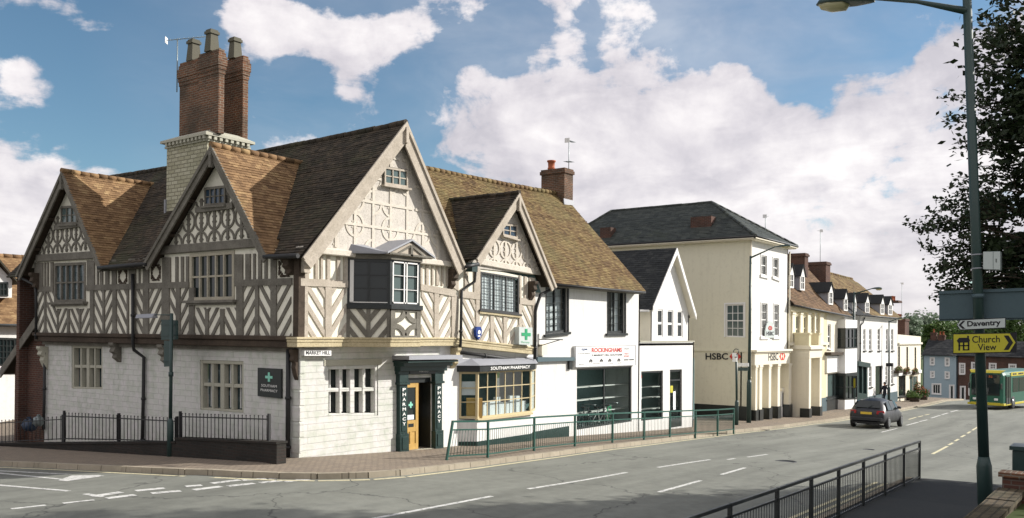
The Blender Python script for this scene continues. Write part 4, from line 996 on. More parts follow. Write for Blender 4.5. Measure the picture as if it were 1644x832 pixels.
G1 = mkgable(ax=1, v=VX, fl=flR, ap=apR, fr=frR, wallv=gwR, mats=None, tie=((flR.x+.1, gwR-.08, 5.14), (frR.x, gwR-.08, 5.16)), attic=None, cell=.66, rows=5, z0=5.36, skip=.45, rails=True, wallmat='limed', barmat='timber_pale', frmat='timber_lime', tiemat='timber_lime', ties=.16, bw=.36, relief=.022)
def attic(G_, q, cols, gm='glassblue', fm='timber_pale', rows=2, o=.05, sill=True, lattice=True):
    mb = MB(); mb.bq(q, -.06, 1.06, -.05, 1.05, -.05, o-.015); mb.build('attic_backing', M['timber'], G_)
    f = window(G_, q, cols, rows, .05, .03, o+.03, .05, fm, gm, mullions=tuple(range(1, cols)), mw=.035, name='window')
    if sill: MB().bq(q, -.08, 1.08, -.14, -.03, 0, .10+o).build('sill', M[fm], f)
    return f
attic(G1, QY(gwR-.0, 614.5, 268, 296, 652, 274, 302), 3, 'glassgreen')
a_ = Vector((.0, .0, 0))
# side-street gables
gables_L = []
for nm, ax_, flp, frp, att, cols in (('mid', (340, 236), (233, 423), (427, 409), (331.5, 303, 331, 365, 299, 328.5), 4), ('end', (100, 277), (28, 441), (162, 427), (101, 333, 360, 127, 331, 359), 3)):
    ap, fl, fr_ = PX(*ax_, VX), PX(*flp, VX), PX(*frp, VX)
    zt_ = 5.22
    tA, tB = ((266, 408), (410, 397)) if nm == 'mid' else ((67, 420), (155, 415)); tA, tB = PX(*tA, JX-.12), PX(*tB, JX-.12); tie = (tA+(tA-tB)*.13, tB+(tB-tA)*.06)
    gx = mkgable(ax=0, v=VX, fl=fl, ap=ap, fr=fr_, wallv=JX-.02, mats=None, tie=tie, attic=None, cell=.60, rows=2, z0=max(tA.z, tB.z)+.26, ties=.24, bw=.22, wallmat='plaster')
    q = QX(JX-.02, *att); attic(gx, q, cols, 'glassblue' if nm == 'mid' else 'glassgreen', 'timber')
    mb2 = MB(); q0 = q.p(-.25, -.12, .0); q1_ = q.p(1.2, -.12, .0); mb2.box(JX-.12, JX, min(q0.y, q1_.y)-.15, max(q0.y, q1_.y)+.15, q0.z-.12, q0.z+.03); mb2.build('collar_beam', M['timber'], gx)
    xb_ = RX-.1; mb = MB(); o = .03
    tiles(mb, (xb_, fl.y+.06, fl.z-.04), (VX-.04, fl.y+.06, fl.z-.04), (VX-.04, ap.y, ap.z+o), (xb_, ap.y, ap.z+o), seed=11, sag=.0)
    mb.build('gable_roof', M['tile_brown_shade'], H, recalc=False)  # slope away from the sun gets the tile with shade in its colour
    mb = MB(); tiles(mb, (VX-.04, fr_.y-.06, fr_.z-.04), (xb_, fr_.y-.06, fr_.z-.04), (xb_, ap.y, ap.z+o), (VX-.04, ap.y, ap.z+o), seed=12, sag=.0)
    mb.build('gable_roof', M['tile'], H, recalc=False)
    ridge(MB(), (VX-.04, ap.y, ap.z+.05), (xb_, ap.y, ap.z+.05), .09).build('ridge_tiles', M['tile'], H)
    gables_L.append((ap, fl, fr_))
# second high-street gable
ap2, fl2, fr2 = PY(833, 312, VX), PY(767, 414, VX), PY(891, 458, VX)
G2 = mkgable(ax=1, v=VX, fl=fl2, ap=ap2, fr=fr2, wallv=JX-.04, mats=None, tie=(PY(771, 425, JX-.12), PY(858, 441, JX-.12)), attic=None, cell=.60, rows=2, z0=5.30, wallmat='limed', barmat='timber_pale', frmat='timber_lime', tiemat='timber_lime', ties=.20, bw=.26)
attic(G2, QY(JX-.04, 805, 360, 378, 828, 361, 384), 2, 'glassblue')
for P1, P2, s_ in ((fl2, ap2, 1), (fr2, ap2, -1)):
    mb = MB(); yb = 2.6
    if s_ > 0: tiles(mb, (P1.x-.05, yb, P1.z-.04), (P1.x-.05, VX-.04, P1.z-.04), (ap2.x, VX-.04, ap2.z+.03), (ap2.x, yb, ap2.z+.03), seed=21)
    else: tiles(mb, (P1.x+.05, VX-.04, P1.z-.04), (P1.x+.05, yb, P1.z-.04), (ap2.x, yb, ap2.z+.03), (ap2.x, VX-.04, ap2.z+.03), seed=22)
    mb.build('gable_roof', M['tile_brown_shade'], H, recalc=False)
ridge(MB(), (ap2.x, VX-.04, ap2.z+.05), (ap2.x, 2.4, ap2.z+.05), .08).build('ridge_tiles', M['tile_brown_shade'], H)
MB().prism([(fl2.x+.2, JX+.15, 4.8), (fr2.x-.1, JX+.15, 4.6), (ap2.x, JX+.15, ap2.z-.2)], (0, .05, 0)).build('gable_backing', M['interior'], H)

# ---- the great chimney: stone base, dentilled cornice, clustered brick stacks, tapered pots
bx = 1.30
c0 = PX(333, 213, bx); c1 = PX(268, 234, bx); by0, by1 = c0.y, c1.y; bz = c0.z-.25
lo_, hi_ = bx, bx+4
for _ in range(40):
    m_ = (lo_+hi_)/2; pr = np.array([m_, by0, bz])-CAM; sx_ = CXP+FPX*(pr@_R)/(pr@_F)
    if sx_ < 399: lo_ = m_
    else: hi_ = m_
bx1 = m_
ch = MB().box(bx, bx1, by0, by1, 5., bz).build('chimney_base', M['stone_base'], H)
mb = MB(); mb.box(bx-.05, bx1+.05, by0-.05, by1+.05, bz, bz+.06)
for i in range(int((by1-by0)/.2)+1): mb.box(bx-.14, bx, by0-.05+i*.2, by0+.05+i*.2, bz+.05, bz+.15)
for i in range(int((bx1-bx)/.2)+1): mb.box(bx-.05+i*.2, bx+.05+i*.2, by0-.14, by0, bz+.05, bz+.15)
mb.box(bx-.16, bx1+.13, by0-.16, by1+.13, bz+.15, bz+.23)
mb.add([(bx-.16, by0-.16, bz+.23), (bx1+.13, by0-.16, bz+.23), (bx1+.13, by1+.13, bz+.23), (bx-.16, by1+.13, bz+.23), (bx+.25, by0+.25, bz+.42), (bx1-.25, by0+.25, bz+.42), (bx1-.25, by1-.25, bz+.42), (bx+.25, by1-.25, bz+.42)], [(0, 1, 5, 4), (1, 2, 6, 5), (2, 3, 7, 6), (3, 0, 4, 7), (4, 5, 6, 7)])
mb.build('cornice', M['stone_trim'], ch)
sx0 = bx+.20
def sx_at(px_, py_, X): return PX(px_, py_, X)
def projx(p): pr = np.array(p)-CAM; return CXP+FPX*(pr@_R)/(pr@_F)
def solve(fn, target, lo, hi):
    s = 1 if fn(hi) > fn(lo) else -1
    for _ in range(50):
        m = (lo+hi)/2
        if (fn(m)-target)*s < 0: lo = m
        else: hi = m
    return m
Bq0, Bq1, Bq2 = PX(351, 150, sx0), PX(319, 150, sx0), PX(287, 150, sx0)
xB1 = solve(lambda X: projx((X, Bq0.y, 10.5)), 358, sx0+.05, sx0+3)
xB1 = max(xB1, sx0+.2)
topB = PX(335, 83, sx0).z; topA = PX(300, 98, sx0).z
xC = max(solve(lambda X: PX(390, 150, X).y, by0+.22, sx0+.2, sx0+3.), xB1+.08); bx1 = bx1; print('stack', sx0, xB1, xC, bx, bx1, by0, by1, Bq0.y, Bq1.y, Bq2.y)
yC0 = PX(390, 150, xC).y; yC1 = PX(357, 150, xC).y; topC = PX(370, 95, xC).z
xC1 = max(solve(lambda X: projx((X, yC0, 10.5)), 397, xC+.05, xC+3), xC+.2)
specs = [('B', sx0, xB1, Bq0.y, Bq1.y, topB, 41), ('A', sx0+.03, xB1+.10, Bq1.y+.0, Bq2.y, topA, 55), ('C', xC, xC1, yC0, yC1+.05, topC, 55), ('D', xC+.05, xC1-.02, yC1+.1, yC1+1.05, topC-.1, 80)]
for nm, x0, x1, y0, y1, tz, potpy in specs:
    mb = MB(); zz0 = bz+.25
    mb.box(x0, x1, y0, y1, zz0, tz-.75)
    for k, (za, zc, o) in enumerate(((tz-.75, tz-.62, .02), (tz-.62, tz-.50, .04), (tz-.50, tz-.22, .06), (tz-.22, tz-.10, .03), (tz-.10, tz, .0))): mb.box(x0-o, x1+o, y0-o, y1+o, za, zc)
    st = mb.build('brick_stack', M['brick'], ch)
    cxx, cyy = (x0+x1)/2, (y0+y1)/2; hp = .68
    w0, w1 = .165, .125; pm = MB()
    pm.hexa([(cxx-w0, cyy-w0, tz), (cxx+w0, cyy-w0, tz), (cxx+w0, cyy+w0, tz), (cxx-w0, cyy+w0, tz), (cxx-w1, cyy-w1, tz+hp*.8), (cxx+w1, cyy-w1, tz+hp*.8), (cxx+w1, cyy+w1, tz+hp*.8), (cxx-w1, cyy+w1, tz+hp*.8)])
    pm.box(cxx-w1-.04, cxx+w1+.04, cyy-w1-.04, cyy+w1+.04, tz+hp*.8, tz+hp*.92); pm.box(cxx-w1-.01, cxx+w1+.01, cyy-w1-.01, cyy+w1+.01, tz+hp*.92, tz+hp)
    pm.build('chimney_pot', M['potgreen'], st)
    if nm == 'A': aerial((x0-.02, y1+.12, topA-.9), 1.72, 'silver television aerial strapped to the tall clustered brick chimney', 1.0, -.9)
MB().box(bx-.05, bx+.3, by1-.02, by1+.05, 6.9, 7.35).build('lead_flashing', M['lead'], H)

# ---- carved brackets, gutters and pipes
def corbel(c, ax, name='bracket', mat='timber', h=.62, w=.26, d=.30):
    """scrolled bracket under the jetty: c = point on the wall at its top centre"""
    prof = [(0, 0), (-d, 0), (-d, -.08), (-d*.75, -.16), (-d*.92, -.28), (-d*.5, -.36), (-d*.62, -.47), (-d*.3, -h*.86), (0, -h)]
    if ax == 0: return MB().prism([(c[0]+a, c[1]-w/2, c[2]+b) for a, b in prof], (0, w, 0)).build(name, M[mat], H, bevel=.015)
    return MB().prism([(c[0]-w/2, c[1]+a, c[2]+b) for a, b in prof], (w, 0, 0)).build(name, M[mat], H, bevel=.015)
corbel(PX(192, 550, 0), 0); corbel(PX(270, 553, 0), 0); corbel(PX(75, 556, 0), 0, mat='stone_trim', h=.8)
c = PY(484, 560, 0); corbel((-.02, .10, 2.74), 0, mat='timber_dark', h=.8, w=.16, d=.2); corbel((PY(726, 566, 0).x, 0, 2.74), 1, mat='timber_ochre', h=.65, w=.2)
corbel((R_(487, 425).x, JX, 5.1), 1, mat='timber_pale', h=.5, w=.22, d=.28); corbel((R_(722, 432).x, JX, 5.1), 1, mat='timber_dark', h=.65, w=.22, d=.28); corbel((R_(850, 452).x, JX, 4.95), 1, mat='timber_dark', h=.7, w=.2, d=.3)
corbel((JX, .05, 5.08), 0, mat='timber_dark', h=.5, w=.22, d=.26); corbel((JX, yL2-.2, 5.08), 0, mat='timber_dark', h=.6, w=.22, d=.3)
px_ = -.10
downpipe(H, [PX(463, 561, -.13), PX(462.5, 640, -.10), Vector((px_, PX(462, 733, px_).y, G(0)-.0))], .06)
downpipe(H, [PX(213, 440, JX-.10), PX(213.5, 552, JX-.14), PX(215, 562, -.3), PX(231, 574, -.08), PX(230, 640, -.08), PX(228.5, 705, -.08)], .05)
downpipe(H, [PX(72, 566, -.1), PX(71, 640, -.08), PX(70, 690, -.08)], .05)
downpipe(H, [PX(27, 443, VX), PX(57, 458, JX-.1), PX(58, 480, JX-.08), PX(58, 545, JX-.08)], .045)
downpipe(H, [PY(764, 432, VX+.1), PY(762, 452, JX-.12), PY(741, 467, JX-.10), PY(739.5, 550, JX-.14), PY(738.5, 566, -.1)], .045)
downpipe(H, [PY(738.5, 566, -.1), PY(800, 574, -.1), PY(850, 580, -.1)], .05)
downpipe(H, [PY(893, 461, VX+.05), PY(868, 473, JX-.1), PY(862, 490, JX-.08), PY(859.5, 500, JX-.06), PY(858.5, 577, JX-.06)], .055)
for a_g, b_g in ((PY(745, 429, VX-.02), PY(768, 424, VX-.02)), (PX(158, 430, VX), PX(236, 424, VX)), (PX(424, 412, VX), (VX, VX, 5.02))): MB().tube([a_g, b_g], .06, 8).build('gutter', M['iron'], H)
MB().box(PY(760, 430, VX).x-.12, PY(760, 430, VX).x+.15, VX-.05, VX+.2, 5.05, 5.32).build('rainwater_hopper', M['blackgreen'], H)
# white strip of wall over the shop window
MB().bq(QY(0, 742, 556, 577, 856, 561, 582), 0, 1, 0, 1, 0, .02).build('render_band', M['white'], H)

# ---- goods on show in the pharmacy window (things of their own)
for i, (x, w, h, y) in enumerate(disp_specs):
    o = MB().box(x, x+w, y, y+.09, zb+.002, zb+h)
    labs = ['first', 'second', 'third', 'fourth', 'fifth', 'sixth', 'seventh', 'eighth', 'ninth', 'tenth', 'eleventh', 'twelfth']
    ob = tag(o.build('display_card', M['paper'], None), '%s white display card from the left in the pharmacy window' % labs[i], 'display card', 'white cards in the pharmacy window')
ob = MB().obox((X0+.22, -.12, zb), (.35, -.35, 0), (.1, .1, 0), (0, 0, .62)).build('display_box', M['ochrecard'], None); tag(ob, 'brown display box behind the angled side pane of the pharmacy window', 'box')
ob = MB().obox((X0+.10, -.02, zb+.72), (.30, -.30, 0), (.02, .02, 0), (0, 0, .42)).build('window_poster', M['paper'], None); tag(ob, 'white poster stuck inside the angled side pane of the pharmacy window', 'poster')

# ---- lean-to at the far end of the side street front
Ln = MB(); ya, yb_ = yl+.0, yl+3.0; 
q0 = PX(34, 585, .05)
Ln.prism([(.05, yl, -2), (.05, yl+2.3, -2), (.05, yl+2.3, 1.95), (.05, yl, 3.6)], (3., 0, 0)); Ln.build('lean_to_wall', M['brick_dark'], H)
MB().hexa([(-.2, yl-.1, 3.6), (3.2, yl-.1, 3.6), (3.2, yl+2.75, 1.55), (-.2, yl+2.75, 1.55), (-.2, yl-.1, 3.78), (3.2, yl-.1, 3.78), (3.2, yl+2.75, 1.73), (-.2, yl+2.75, 1.73)]).build('lean_to_roof', M['tile_brown_shade'], H)
MB().hexa([(-.24, yl+.0, 3.42), (-.2, yl+.0, 3.42), (-.2, yl+2.8, 1.42), (-.24, yl+2.8, 1.42), (-.24, yl+.0, 3.78), (-.2, yl+.0, 3.78), (-.2, yl+2.8, 1.76), (-.24, yl+2.8, 1.76)]).build('lean_to_bargeboard', M['timber'], H)
# ------------------------------------------------------------------ white cycle shop next door
def Gb(x): return G(x)-.5
S = thing('cycle_shop', 'white rendered shop with mossy tiled roof and black framed windows beside the half-timbered house', 'building')
xa_, xb_ = xr, PY(1027, 520, 0).x
fw = Facade(1, 0, [(xa_, 0, Gb(xa_)), (xb_, 0, Gb(xb_)), (xb_, 0, 5.0), (xa_, 0, 5.0)])
a1 = fw.hole(877, 461, 537, 912, 460, 533, rev=.22); a2 = fw.hole(975.5, 466, 535.5, 1004, 467, 535, rev=.22); a3 = fw.hole(926, 592, 690.5, 1014, 588, 677, rev=.10)
fw.build('front_wall', M['white'], S)
for q in (a1, a2):
    f = window(S, q, 2, 6 if q is a1 else 5, .09, .014, -.10, .10, 'black', 'glassclear', mullions=(1,), mw=.05, curtain=[(.05, .95)] if q is a1 else [(.08, .35), (.55, .9)])
    MB().bq(q, -.12, 1.05, -.055, 0, -.10, .09).build('sill', M['black'], f)
    MB().bq(q, -.03, 0, 0, 1., -.05, .02).bq(q, 1, 1.03, 0, 1, -.05, .018).bq(q, -.03, 1.03, 1, 1.03, -.05, .02).build('casing', M['black'], f)
    MB().bq(q, -.3, 1.3, -.2, 1.2, -1.5, -1.45).build('room_wall', M['interior'], S)
f = window(S, a3, 2, 1, .07, .08, -.04, .06, 'black', 'glassclear')
MB().bq(a3, -.3, 2.2, -.25, 1.15, -1.6, -1.55).build('shop_back_wall', M['interior'], S); MB().bq(a3, -.3, 2.2, 1.05, 1.08, -1.6, -.1).build('shop_ceiling', M['interior'], S)
MB().bq(a3, -.3, 2.2, -.12, -.09, -1.6, -.1).build('shop_floor', M['interior'], S)
sh_ = MB()
for v in (.22, .44, .66): sh_.bq(a3, .03, 1.2, v, v+.014, -.75, -.45)
sh_.build('wall_shelf', M['whitep'], S)
# lower left: recessed white panel under a dark lead flashing, black plinth
qp = QY(0, 857, 582, 704, 912, 579, 697)
MB().bq(QY(0, 858, 573.5, 581, 917.5, 573.5, 579), 0, 1, 0, 1, -.02, .14).build('lead_flashing', M['panelback'], S)
MB().bq(QY(0, 858, 693, 706, 912, 684, 698), 0, 1, -.4, 1, -.02, .04).build('plinth', M['blackgreen'], S)
MB().bq(QY(0, 911, 580, 593, 916, 579.5, 592.5), 0, 1, 0, 1, 0, .09).build('meter_box', M['black'], S)
MB().bq(QY(0, 864, 553, 571, 873, 552, 570), 0, 1, 0, 1, 0, .16).build('extractor_box', M['cream2'], S)
e1, e2 = PY(1037, 469, -.5), PY(885, 455, -.5); yr = 3.55
rz = 9.08
mb = MB(); xl = RX+1.2
xm_ = fr2.x-.12; um = (xm_-xl)/(e1.x-xl); zm = rz-.16+.28*um; k_ = (.75+.5)/(yr+.5)
tiles(mb, (xm_, -.5, 4.95), (e1.x, -.5, 4.95), (e1.x, yr, rz+.12), (xm_, yr, zm), seed=31, sag=.06, th=.016, jit=.010)
tiles(mb, (xl, .75, 4.95+(rz-.16-4.95)*k_), (xm_, .75, 4.95+(zm-4.95)*k_), (xm_, yr, zm), (xl, yr, rz-.16), seed=33, sag=.03, th=.016, jit=.010)
tiles(mb, (e1.x, 7.6, 4.95), (xl, 7.6, 4.95), (xl, yr, rz-.16), (e1.x, yr, rz+.12), seed=32, sag=.10, row=.2, wid=.4)
mb.build('main_roof', M['tile_mossy'], S, recalc=False)
ridge(MB(), (xl, yr, rz-.13), (e1.x, yr, rz+.15), .10, sag=.05).build('ridge_tiles', M['tile_mossy'], S)
MB().prism([(xb_, 0, 4.85), (xb_, 7.2, 4.85), (xb_, yr, rz-.1)], (-.1, 0, 0)).build('gable_end', M['white'], S)
MB().box(xb_-.1, xb_, .0, 7.2, Gb(xb_), 4.86).build('end_wall', M['white'], S)
MB().tube([(10.6, -.46, 4.9), (e1.x, -.46, 4.9)], .05, 8).build('gutter', M['iron'], S)
MB().box(10.6, e1.x-.05, -.42, 0, 4.84, 4.90).build('soffit', M['timber'], S)
cxl, cxr = 17.0-.02, 17.7
cb = PY(899, 300, 3.3)
chs = chimney(S, 16.75, 17.42, 3.1, 4.3, 8.2, PY(917, 277, 3.5).z, 'brick', pots=0, cap=.05)
MB().lathe((17.0, 3.95, PY(917, 277, 3.5).z), [(.15, 0), (.17, .1), (.14, .12), (.15, .34), (.19, .36), (.19, .42), (.1, .42)], 14).build('chimney_pot', M['terracotta'], chs)
MB().hexa([(16.7, 3.0, 8.35), (17.5, 3.0, 8.35), (17.5, 3.12, 8.8), (16.7, 3.12, 8.8), (16.7, 3.05, 8.5), (17.5, 3.05, 8.5), (17.5, 3.1, 8.95), (16.7, 3.1, 8.95)]).build('lead_flashing', M['lead'], chs)
aerial((17.38, 3.3, PY(917, 277, 3.5).z-.4), 1.7, 'thin television aerial on the brick chimney of the cycle shop', .8, .3, boom2=True)
# fascia sign board
sq_ = QY(-.06, 922, 555.5, 590, 1018.5, 554.5, 586.5)
sg = thing('shop_sign', 'long white cycle shop sign with red lettering over the shop window', 'sign', tuple(sq_.p(.5, .5)))
b_ = MB(); b_.bq(sq_, 0, 1, 0, 1, -.04, .05); b_.build('board', M['signwhite'], sg)
b_ = MB(); [b_.bq(sq_, *r, .05, .06) for r in ((0, 1, .975, 1), (0, 1, 0, .02), (0, .006, 0, 1), (.994, 1, 0, 1))]; b_.build('edging', M['lead'], sg)
qtext('ROCKINGHAMS', M['red'], sg, sq_, .25, .755, .68, .90, d=.055, bold=.03)
qtext('5 MARKET HILL SOUTHAM', M['inkdark'], sg, sq_, .25, .755, .50, .59, d=.055, bold=.02)
qtext('SJM', M['inkblue'], sg, sq_, .09, .18, .76, .88, d=.055, bold=.02); qtext('CYCLE WAYS', M['inkdark'], sg, sq_, .04, .22, .61, .67, d=.055)
qtext('SALES', M['inkdark'], sg, sq_, .79, .88, .80, .87, d=.055); qtext('PARTS\nREPAIRS', M['red'], sg, sq_, .79, .885, .42, .63, d=.055); MB().bq(sq_, .79, .87, .26, .31, .05, .056).bq(sq_, .885, .97, .26, .31, .05, .056).build('small_print', M['inkdark'], sg)
for i, (u, s_) in enumerate(((.08, 'BIKES'), (.33, 'SERVICING'), (.55, 'CLOTHES'), (.71, 'HELMETS'))): qtext(s_, M['inkdark'], sg, sq_, u-.03 if i != 1 else u-.06, u+.05, .12, .16, d=.055)
def bicon(u, v, s):
    mb = MB()
    for du in (-.018, .018): c = sq_.p(u+du*s, v, .056); mb.tube([c+Vector((.05*math.cos(a)*s, 0, .05*math.sin(a)*s)) for a in np.linspace(0, 6.283, 10)], .009, 5, cap=False)
    mb.bar(sq_.p(u-.018*s, v, .058), sq_.p(u, v+.13*s, .058), .02, .01); mb.bar(sq_.p(u+.018*s, v, .058), sq_.p(u, v+.13*s, .058), .02, .01)
    mb.build('emblem', M['inkdark'], sg)
for u in (.235, .405, .545, .70): bicon(u, .27, .8)
# bicycles and stand in the window
def bicycle(loc, ang, label, mat, s=1.):
    t = thing('bicycle', label, 'bicycle', loc, 'bicycles in the cycle shop window'); o = Vector(loc); X = Vector((math.cos(ang), math.sin(ang), 0)); Z = Vector((0, 0, 1)); P = lambda a, b: o+X*a*s+Z*b*s
    for a in (-.5, .5):
        w = MB().tube([P(a+.32*math.cos(k), .34+.32*math.sin(k)) for k in np.linspace(0, 2*math.pi, 25)], .022, 6, cap=False); w_ = w.build('wheel', M['rubber'], t)
        r = MB().tube([P(a+.295*math.cos(k), .34+.295*math.sin(k)) for k in np.linspace(0, 2*math.pi, 25)], .012, 5, cap=False)
        for k in range(8): r.tube([P(a, .34), P(a+.29*math.cos(k*math.pi/4), .34+.29*math.sin(k*math.pi/4))], .003, 4)
        r.build('rim', M['chrome'], w_)
    f = MB()
    for a, b in (((-.5, .34), (-.06, .30)), ((-.06, .30), (-.16, .82)), ((-.5, .34), (-.14, .76)), ((-.14, .76), (.34, .80)), ((-.06, .30), (.36, .74)), ((.33, .86), (.5, .34))): f.tube([P(*a), P(*b)], .019, 6)
    f.build('bicycle_frame', M[mat], t)
    side = X.cross(Z); MB().tube([P(.33, .92)-side*.28+X*.05, P(.33, .95)-side*.1, P(.33, .95)+side*.1, P(.33, .92)+side*.28+X*.05], .014, 6).build('handlebar', M['chrome'], t)
    MB().hexa([P(-.3, .84)-side*.07, P(-.02, .86)-side*.02, P(-.02, .86)+side*.02, P(-.3, .84)+side*.07, P(-.3, .89)-side*.07, P(-.02, .89)-side*.02, P(-.02, .89)+side*.02, P(-.3, .89)+side*.07]).build('saddle', M['rubber'], t)
zf_ = a3.p(0, -.09).z+.02
bicycle((a3.p(.28, 0).x, .36, zf_+.08), .2, 'black bicycle at the back behind the large cycle shop window', 'inkdark')
bicycle((a3.p(.50, 0).x, .24, zf_+.02), -.1, 'white framed bicycle leaning in the middle of the cycle shop window', 'signwhite')
bicycle((a3.p(.72, 0).x, .40, zf_+.05), .3, 'green framed bicycle on the street-far side of the cycle shop window', 'greenvinyl')
# iron bracket for a hanging sign, alarm box, hanging green cross sign
t = thing('sign_bracket', 'empty black iron sign bracket on the white wall by the downpipe', 'bracket', tuple(PY(865, 545, 0)))
MB().tube([PY(865, 536, -.03), PY(865, 557, -.03)], .018, 6).tube([PY(865, 545, -.03), PY(865, 545, -.03)+Vector((0, -1.0, 0))], .016, 6).tube([PY(865, 556, -.03), PY(865, 545, -.03)+Vector((0, -.9, 0))], .014, 6).build('bracket', M['iron'], t)
q = QY(JX-.10, 829.5, 525, 553, 851, 526, 554)
t = thing('pharmacy_sign', 'white square sign with a green cross on the jettied upper floor', 'sign', tuple(q.p(.5, .5)))
MB().bq(q, 0, 1, 0, 1, -.12, .10).build('board', M['signgrey'], t)
mb = MB(); mb.bq(q, .43, .60, .28, .90, .10, .112); mb.bq(q, .18, .85, .50, .68, .10, .113); mb.build('green_cross', M['greenvinyl'], t); qtext('Pharmacy', M['greenvinyl'], t, q, .15, .75, .06, .2, d=.112)
c = PY(765, 535, JX-.02); t = thing('alarm_box', 'blue burglar alarm box on the timber framing under the upstairs window', 'alarm')
t.location = c; t['_o'] = tuple(c)
MB().prism([(c.x-.16, c.y, c.z+.12), (c.x-.10, c.y, c.z+.20), (c.x+.10, c.y, c.z+.20), (c.x+.16, c.y, c.z+.12), (c.x+.14, c.y, c.z-.08), (c.x+.0, c.y, c.z-.22), (c.x-.14, c.y, c.z-.08)], (0, -.10, 0)).build('alarm_cover', M['bluepaint'], t, bevel=.012)
MB().lathe((c.x, c.y-.112, c.z+.03), [(.065, 0), (.06, .012)], 12, 'Y').build('roundel', M['inkwhite'], t); MB().box(c.x-.06, c.x+.06, c.y-.11, c.y-.1, c.z-.11, c.z-.07).build('label_strip', M['inkwhite'], t)
# signs on the stone walls
q = QY(-.14, 488.4, 562, 571.3, 531.5, 562.2, 571.3); t = thing('street_name_sign', 'cream street name sign reading MARKET HILL near the stone corner', 'sign', tuple(q.p(.5, .5)))
MB().bq(q, 0, 1, 0, 1, -.13, .012).build('plate', M['signwhite'], t); qtext('MARKET HILL', M['inkdark'], t, q, .05, .95, .2, .85, d=.014, bold=.03); MB().bq(q, -.03, 1.03, -.10, 0, -.02, .02).build('rail', M['iron'], t)
q = QX(-.03, 415, 590.5, 636, 452.6, 592.5, 640); t = thing('pharmacy_board', 'black square board with green cross on the stone side wall', 'sign', tuple(q.p(.5, .5)))
MB().bq(q, 0, 1, 0, 1, -.03, .03).build('board', M['black'], t); mb = MB(); mb.bq(q, .46, .54, .54, .86, .03, .042); mb.bq(q, .35, .65, .65, .74, .03, .043); mb.build('green_cross', M['mint'], t)
qtext('SOUTHAM', M['inkwhite'], t, q, .17, .83, .35, .44, d=.035); qtext('PHARMACY', M['inkwhite'], t, q, .14, .86, .19, .28, d=.035)

# ------------------------------------------------------------------ low white shop with the gabled house behind
L2 = thing('low_white_shop', 'small flat-fronted white shop with steep white gable and dark slate roof behind', 'building')
x0, x1 = xb_+.002, PY(1113.5, 600, 0).x; zt2 = PY(1113, 549, 0).z
fl_ = Facade(1, 0, [(x0, 0, Gb(x0)), (x1, 0, Gb(x1)), (x1, 0, zt2), (x0, 0, zt2)])
b1 = fl_.hole(1029.5, 596.5, 676, 1064.5, 595, 672.5, rev=.12); b2 = fl_.hole(1075.5, 593.7, 687.4, 1095, 593, 684.5, rev=.12)
fl_.build('front_wall', M['white'], L2)
MB().box(x1-.1, x1, .0, 6, Gb(x1), zt2).build('end_wall', M['white'], L2)
MB().box(x0, x1, .0, 1.0, zt2-.15, zt2-.05).build('flat_roof', M['lead'], L2); MB().box(x0-.0, x1+.03, -.03, .12, zt2, zt2+.05).build('coping', M['stone_trim'], L2)
window(L2, b1, 1, 1, .08, .03, -.05, .06, 'black', 'glassclear'); MB().bq(b1, -.3, 4.5, -.2, 1.2, -1.8, -1.75).build('shop_back_wall', M['interior'], L2)
s_ = MB(); [s_.bq(b1, .05, 2.4, v, v+.014, -.9, -.6) for v in (.18, .42, .64)]; s_.build('wall_shelf', M['whitep'], L2)
f = window(L2, b2, 1, 1, .10, .03, -.06, .06, 'black', 'glassclear', name='door'); MB().bq(b2, .1, .9, .0, .14, -.11, -.05).bq(b2, .1, .9, .80, .83, -.1, -.05).build('kick_plate', M['black'], f)
for nm, qq, r, m_, lab in (('open_sign', b1, (.02, .2, .42, .93, -.2, -.19), 'paper', 'tall white and red OPEN strip inside the small shop window'), ('notice', b2, (.42, .62, .30, .62, -.10, -.09), 'paper', 'white paper notice on the glass shop door'), ('notice', b2, (.18, .40, .60, .72, -.10, -.09), 'signyellow', 'yellow paper notice high on the glass shop door')):
    ob = tag(MB().bq(qq, *r).build(nm, M[m_], None), lab, 'notice')
    if nm == 'open_sign':
        for i, ch_ in enumerate('OPEN'): qtext(ch_, M['inkdark'], ob, qq, .06, .16, .78-i*.09, .84-i*.09, d=-.18)
        MB().bq(qq, .02, .2, .86, .93, -.19, -.18).build('red_band', M['red'], ob)
helmets = ['first', 'second', 'third', 'fourth', 'fifth']
for i, (u, v) in enumerate(((.35, .66), (.55, .66), (.4, .44), (.62, .44), (.5, .20))):
    c = b1.p(u, v, -.75); ob = MB().lathe((c.x, c.y, c.z+.01), [(.13, 0), (.14, .05), (.11, .12), (.05, .16)], 12).build('cycle_helmet', M['inkdark' if i % 2 else 'signwhite'], None)
    tag(ob, '%s cycle helmet on the shelves of the small shop window, counting from the top' % helmets[i], 'helmet', 'helmets in the small shop window')
YG = 1.0
g0, g1, gz = PY(1045, 493, YG).x, PY(1106, 530, YG).x, 4.35
ap3 = PY(1085, 398, YG-.25); fl3, fr3 = PY(1046.5, 493, YG-.25), PY(1116, 506, YG-.25)
gf = Facade(1, YG, [(g0, YG, 2.6), (g1, YG, 2.6), (g1, YG, fr3.z+.1), (ap3.x, YG, ap3.z-.1), (g0, YG, fl3.z+.1)])
cw = [gf.hole(1056, 497, 541, 1064.5, 497, 541, rev=.08), gf.hole(1072, 498, 541.5, 1081, 498.5, 541.5, rev=.08), gf.hole(1088, 499, 542, 1096, 499.5, 542, rev=.08)]
gf.build('gable_wall', M['white'], L2)
for q in cw: window(L2, q, 1, 2, .06, .05, -.03, .05, 'whitep', 'glass', sash=True)
MB().box(g0, g0+.1, YG, 8, 2.6, fl3.z).build('gable_side_wall', M['cream2'], L2)
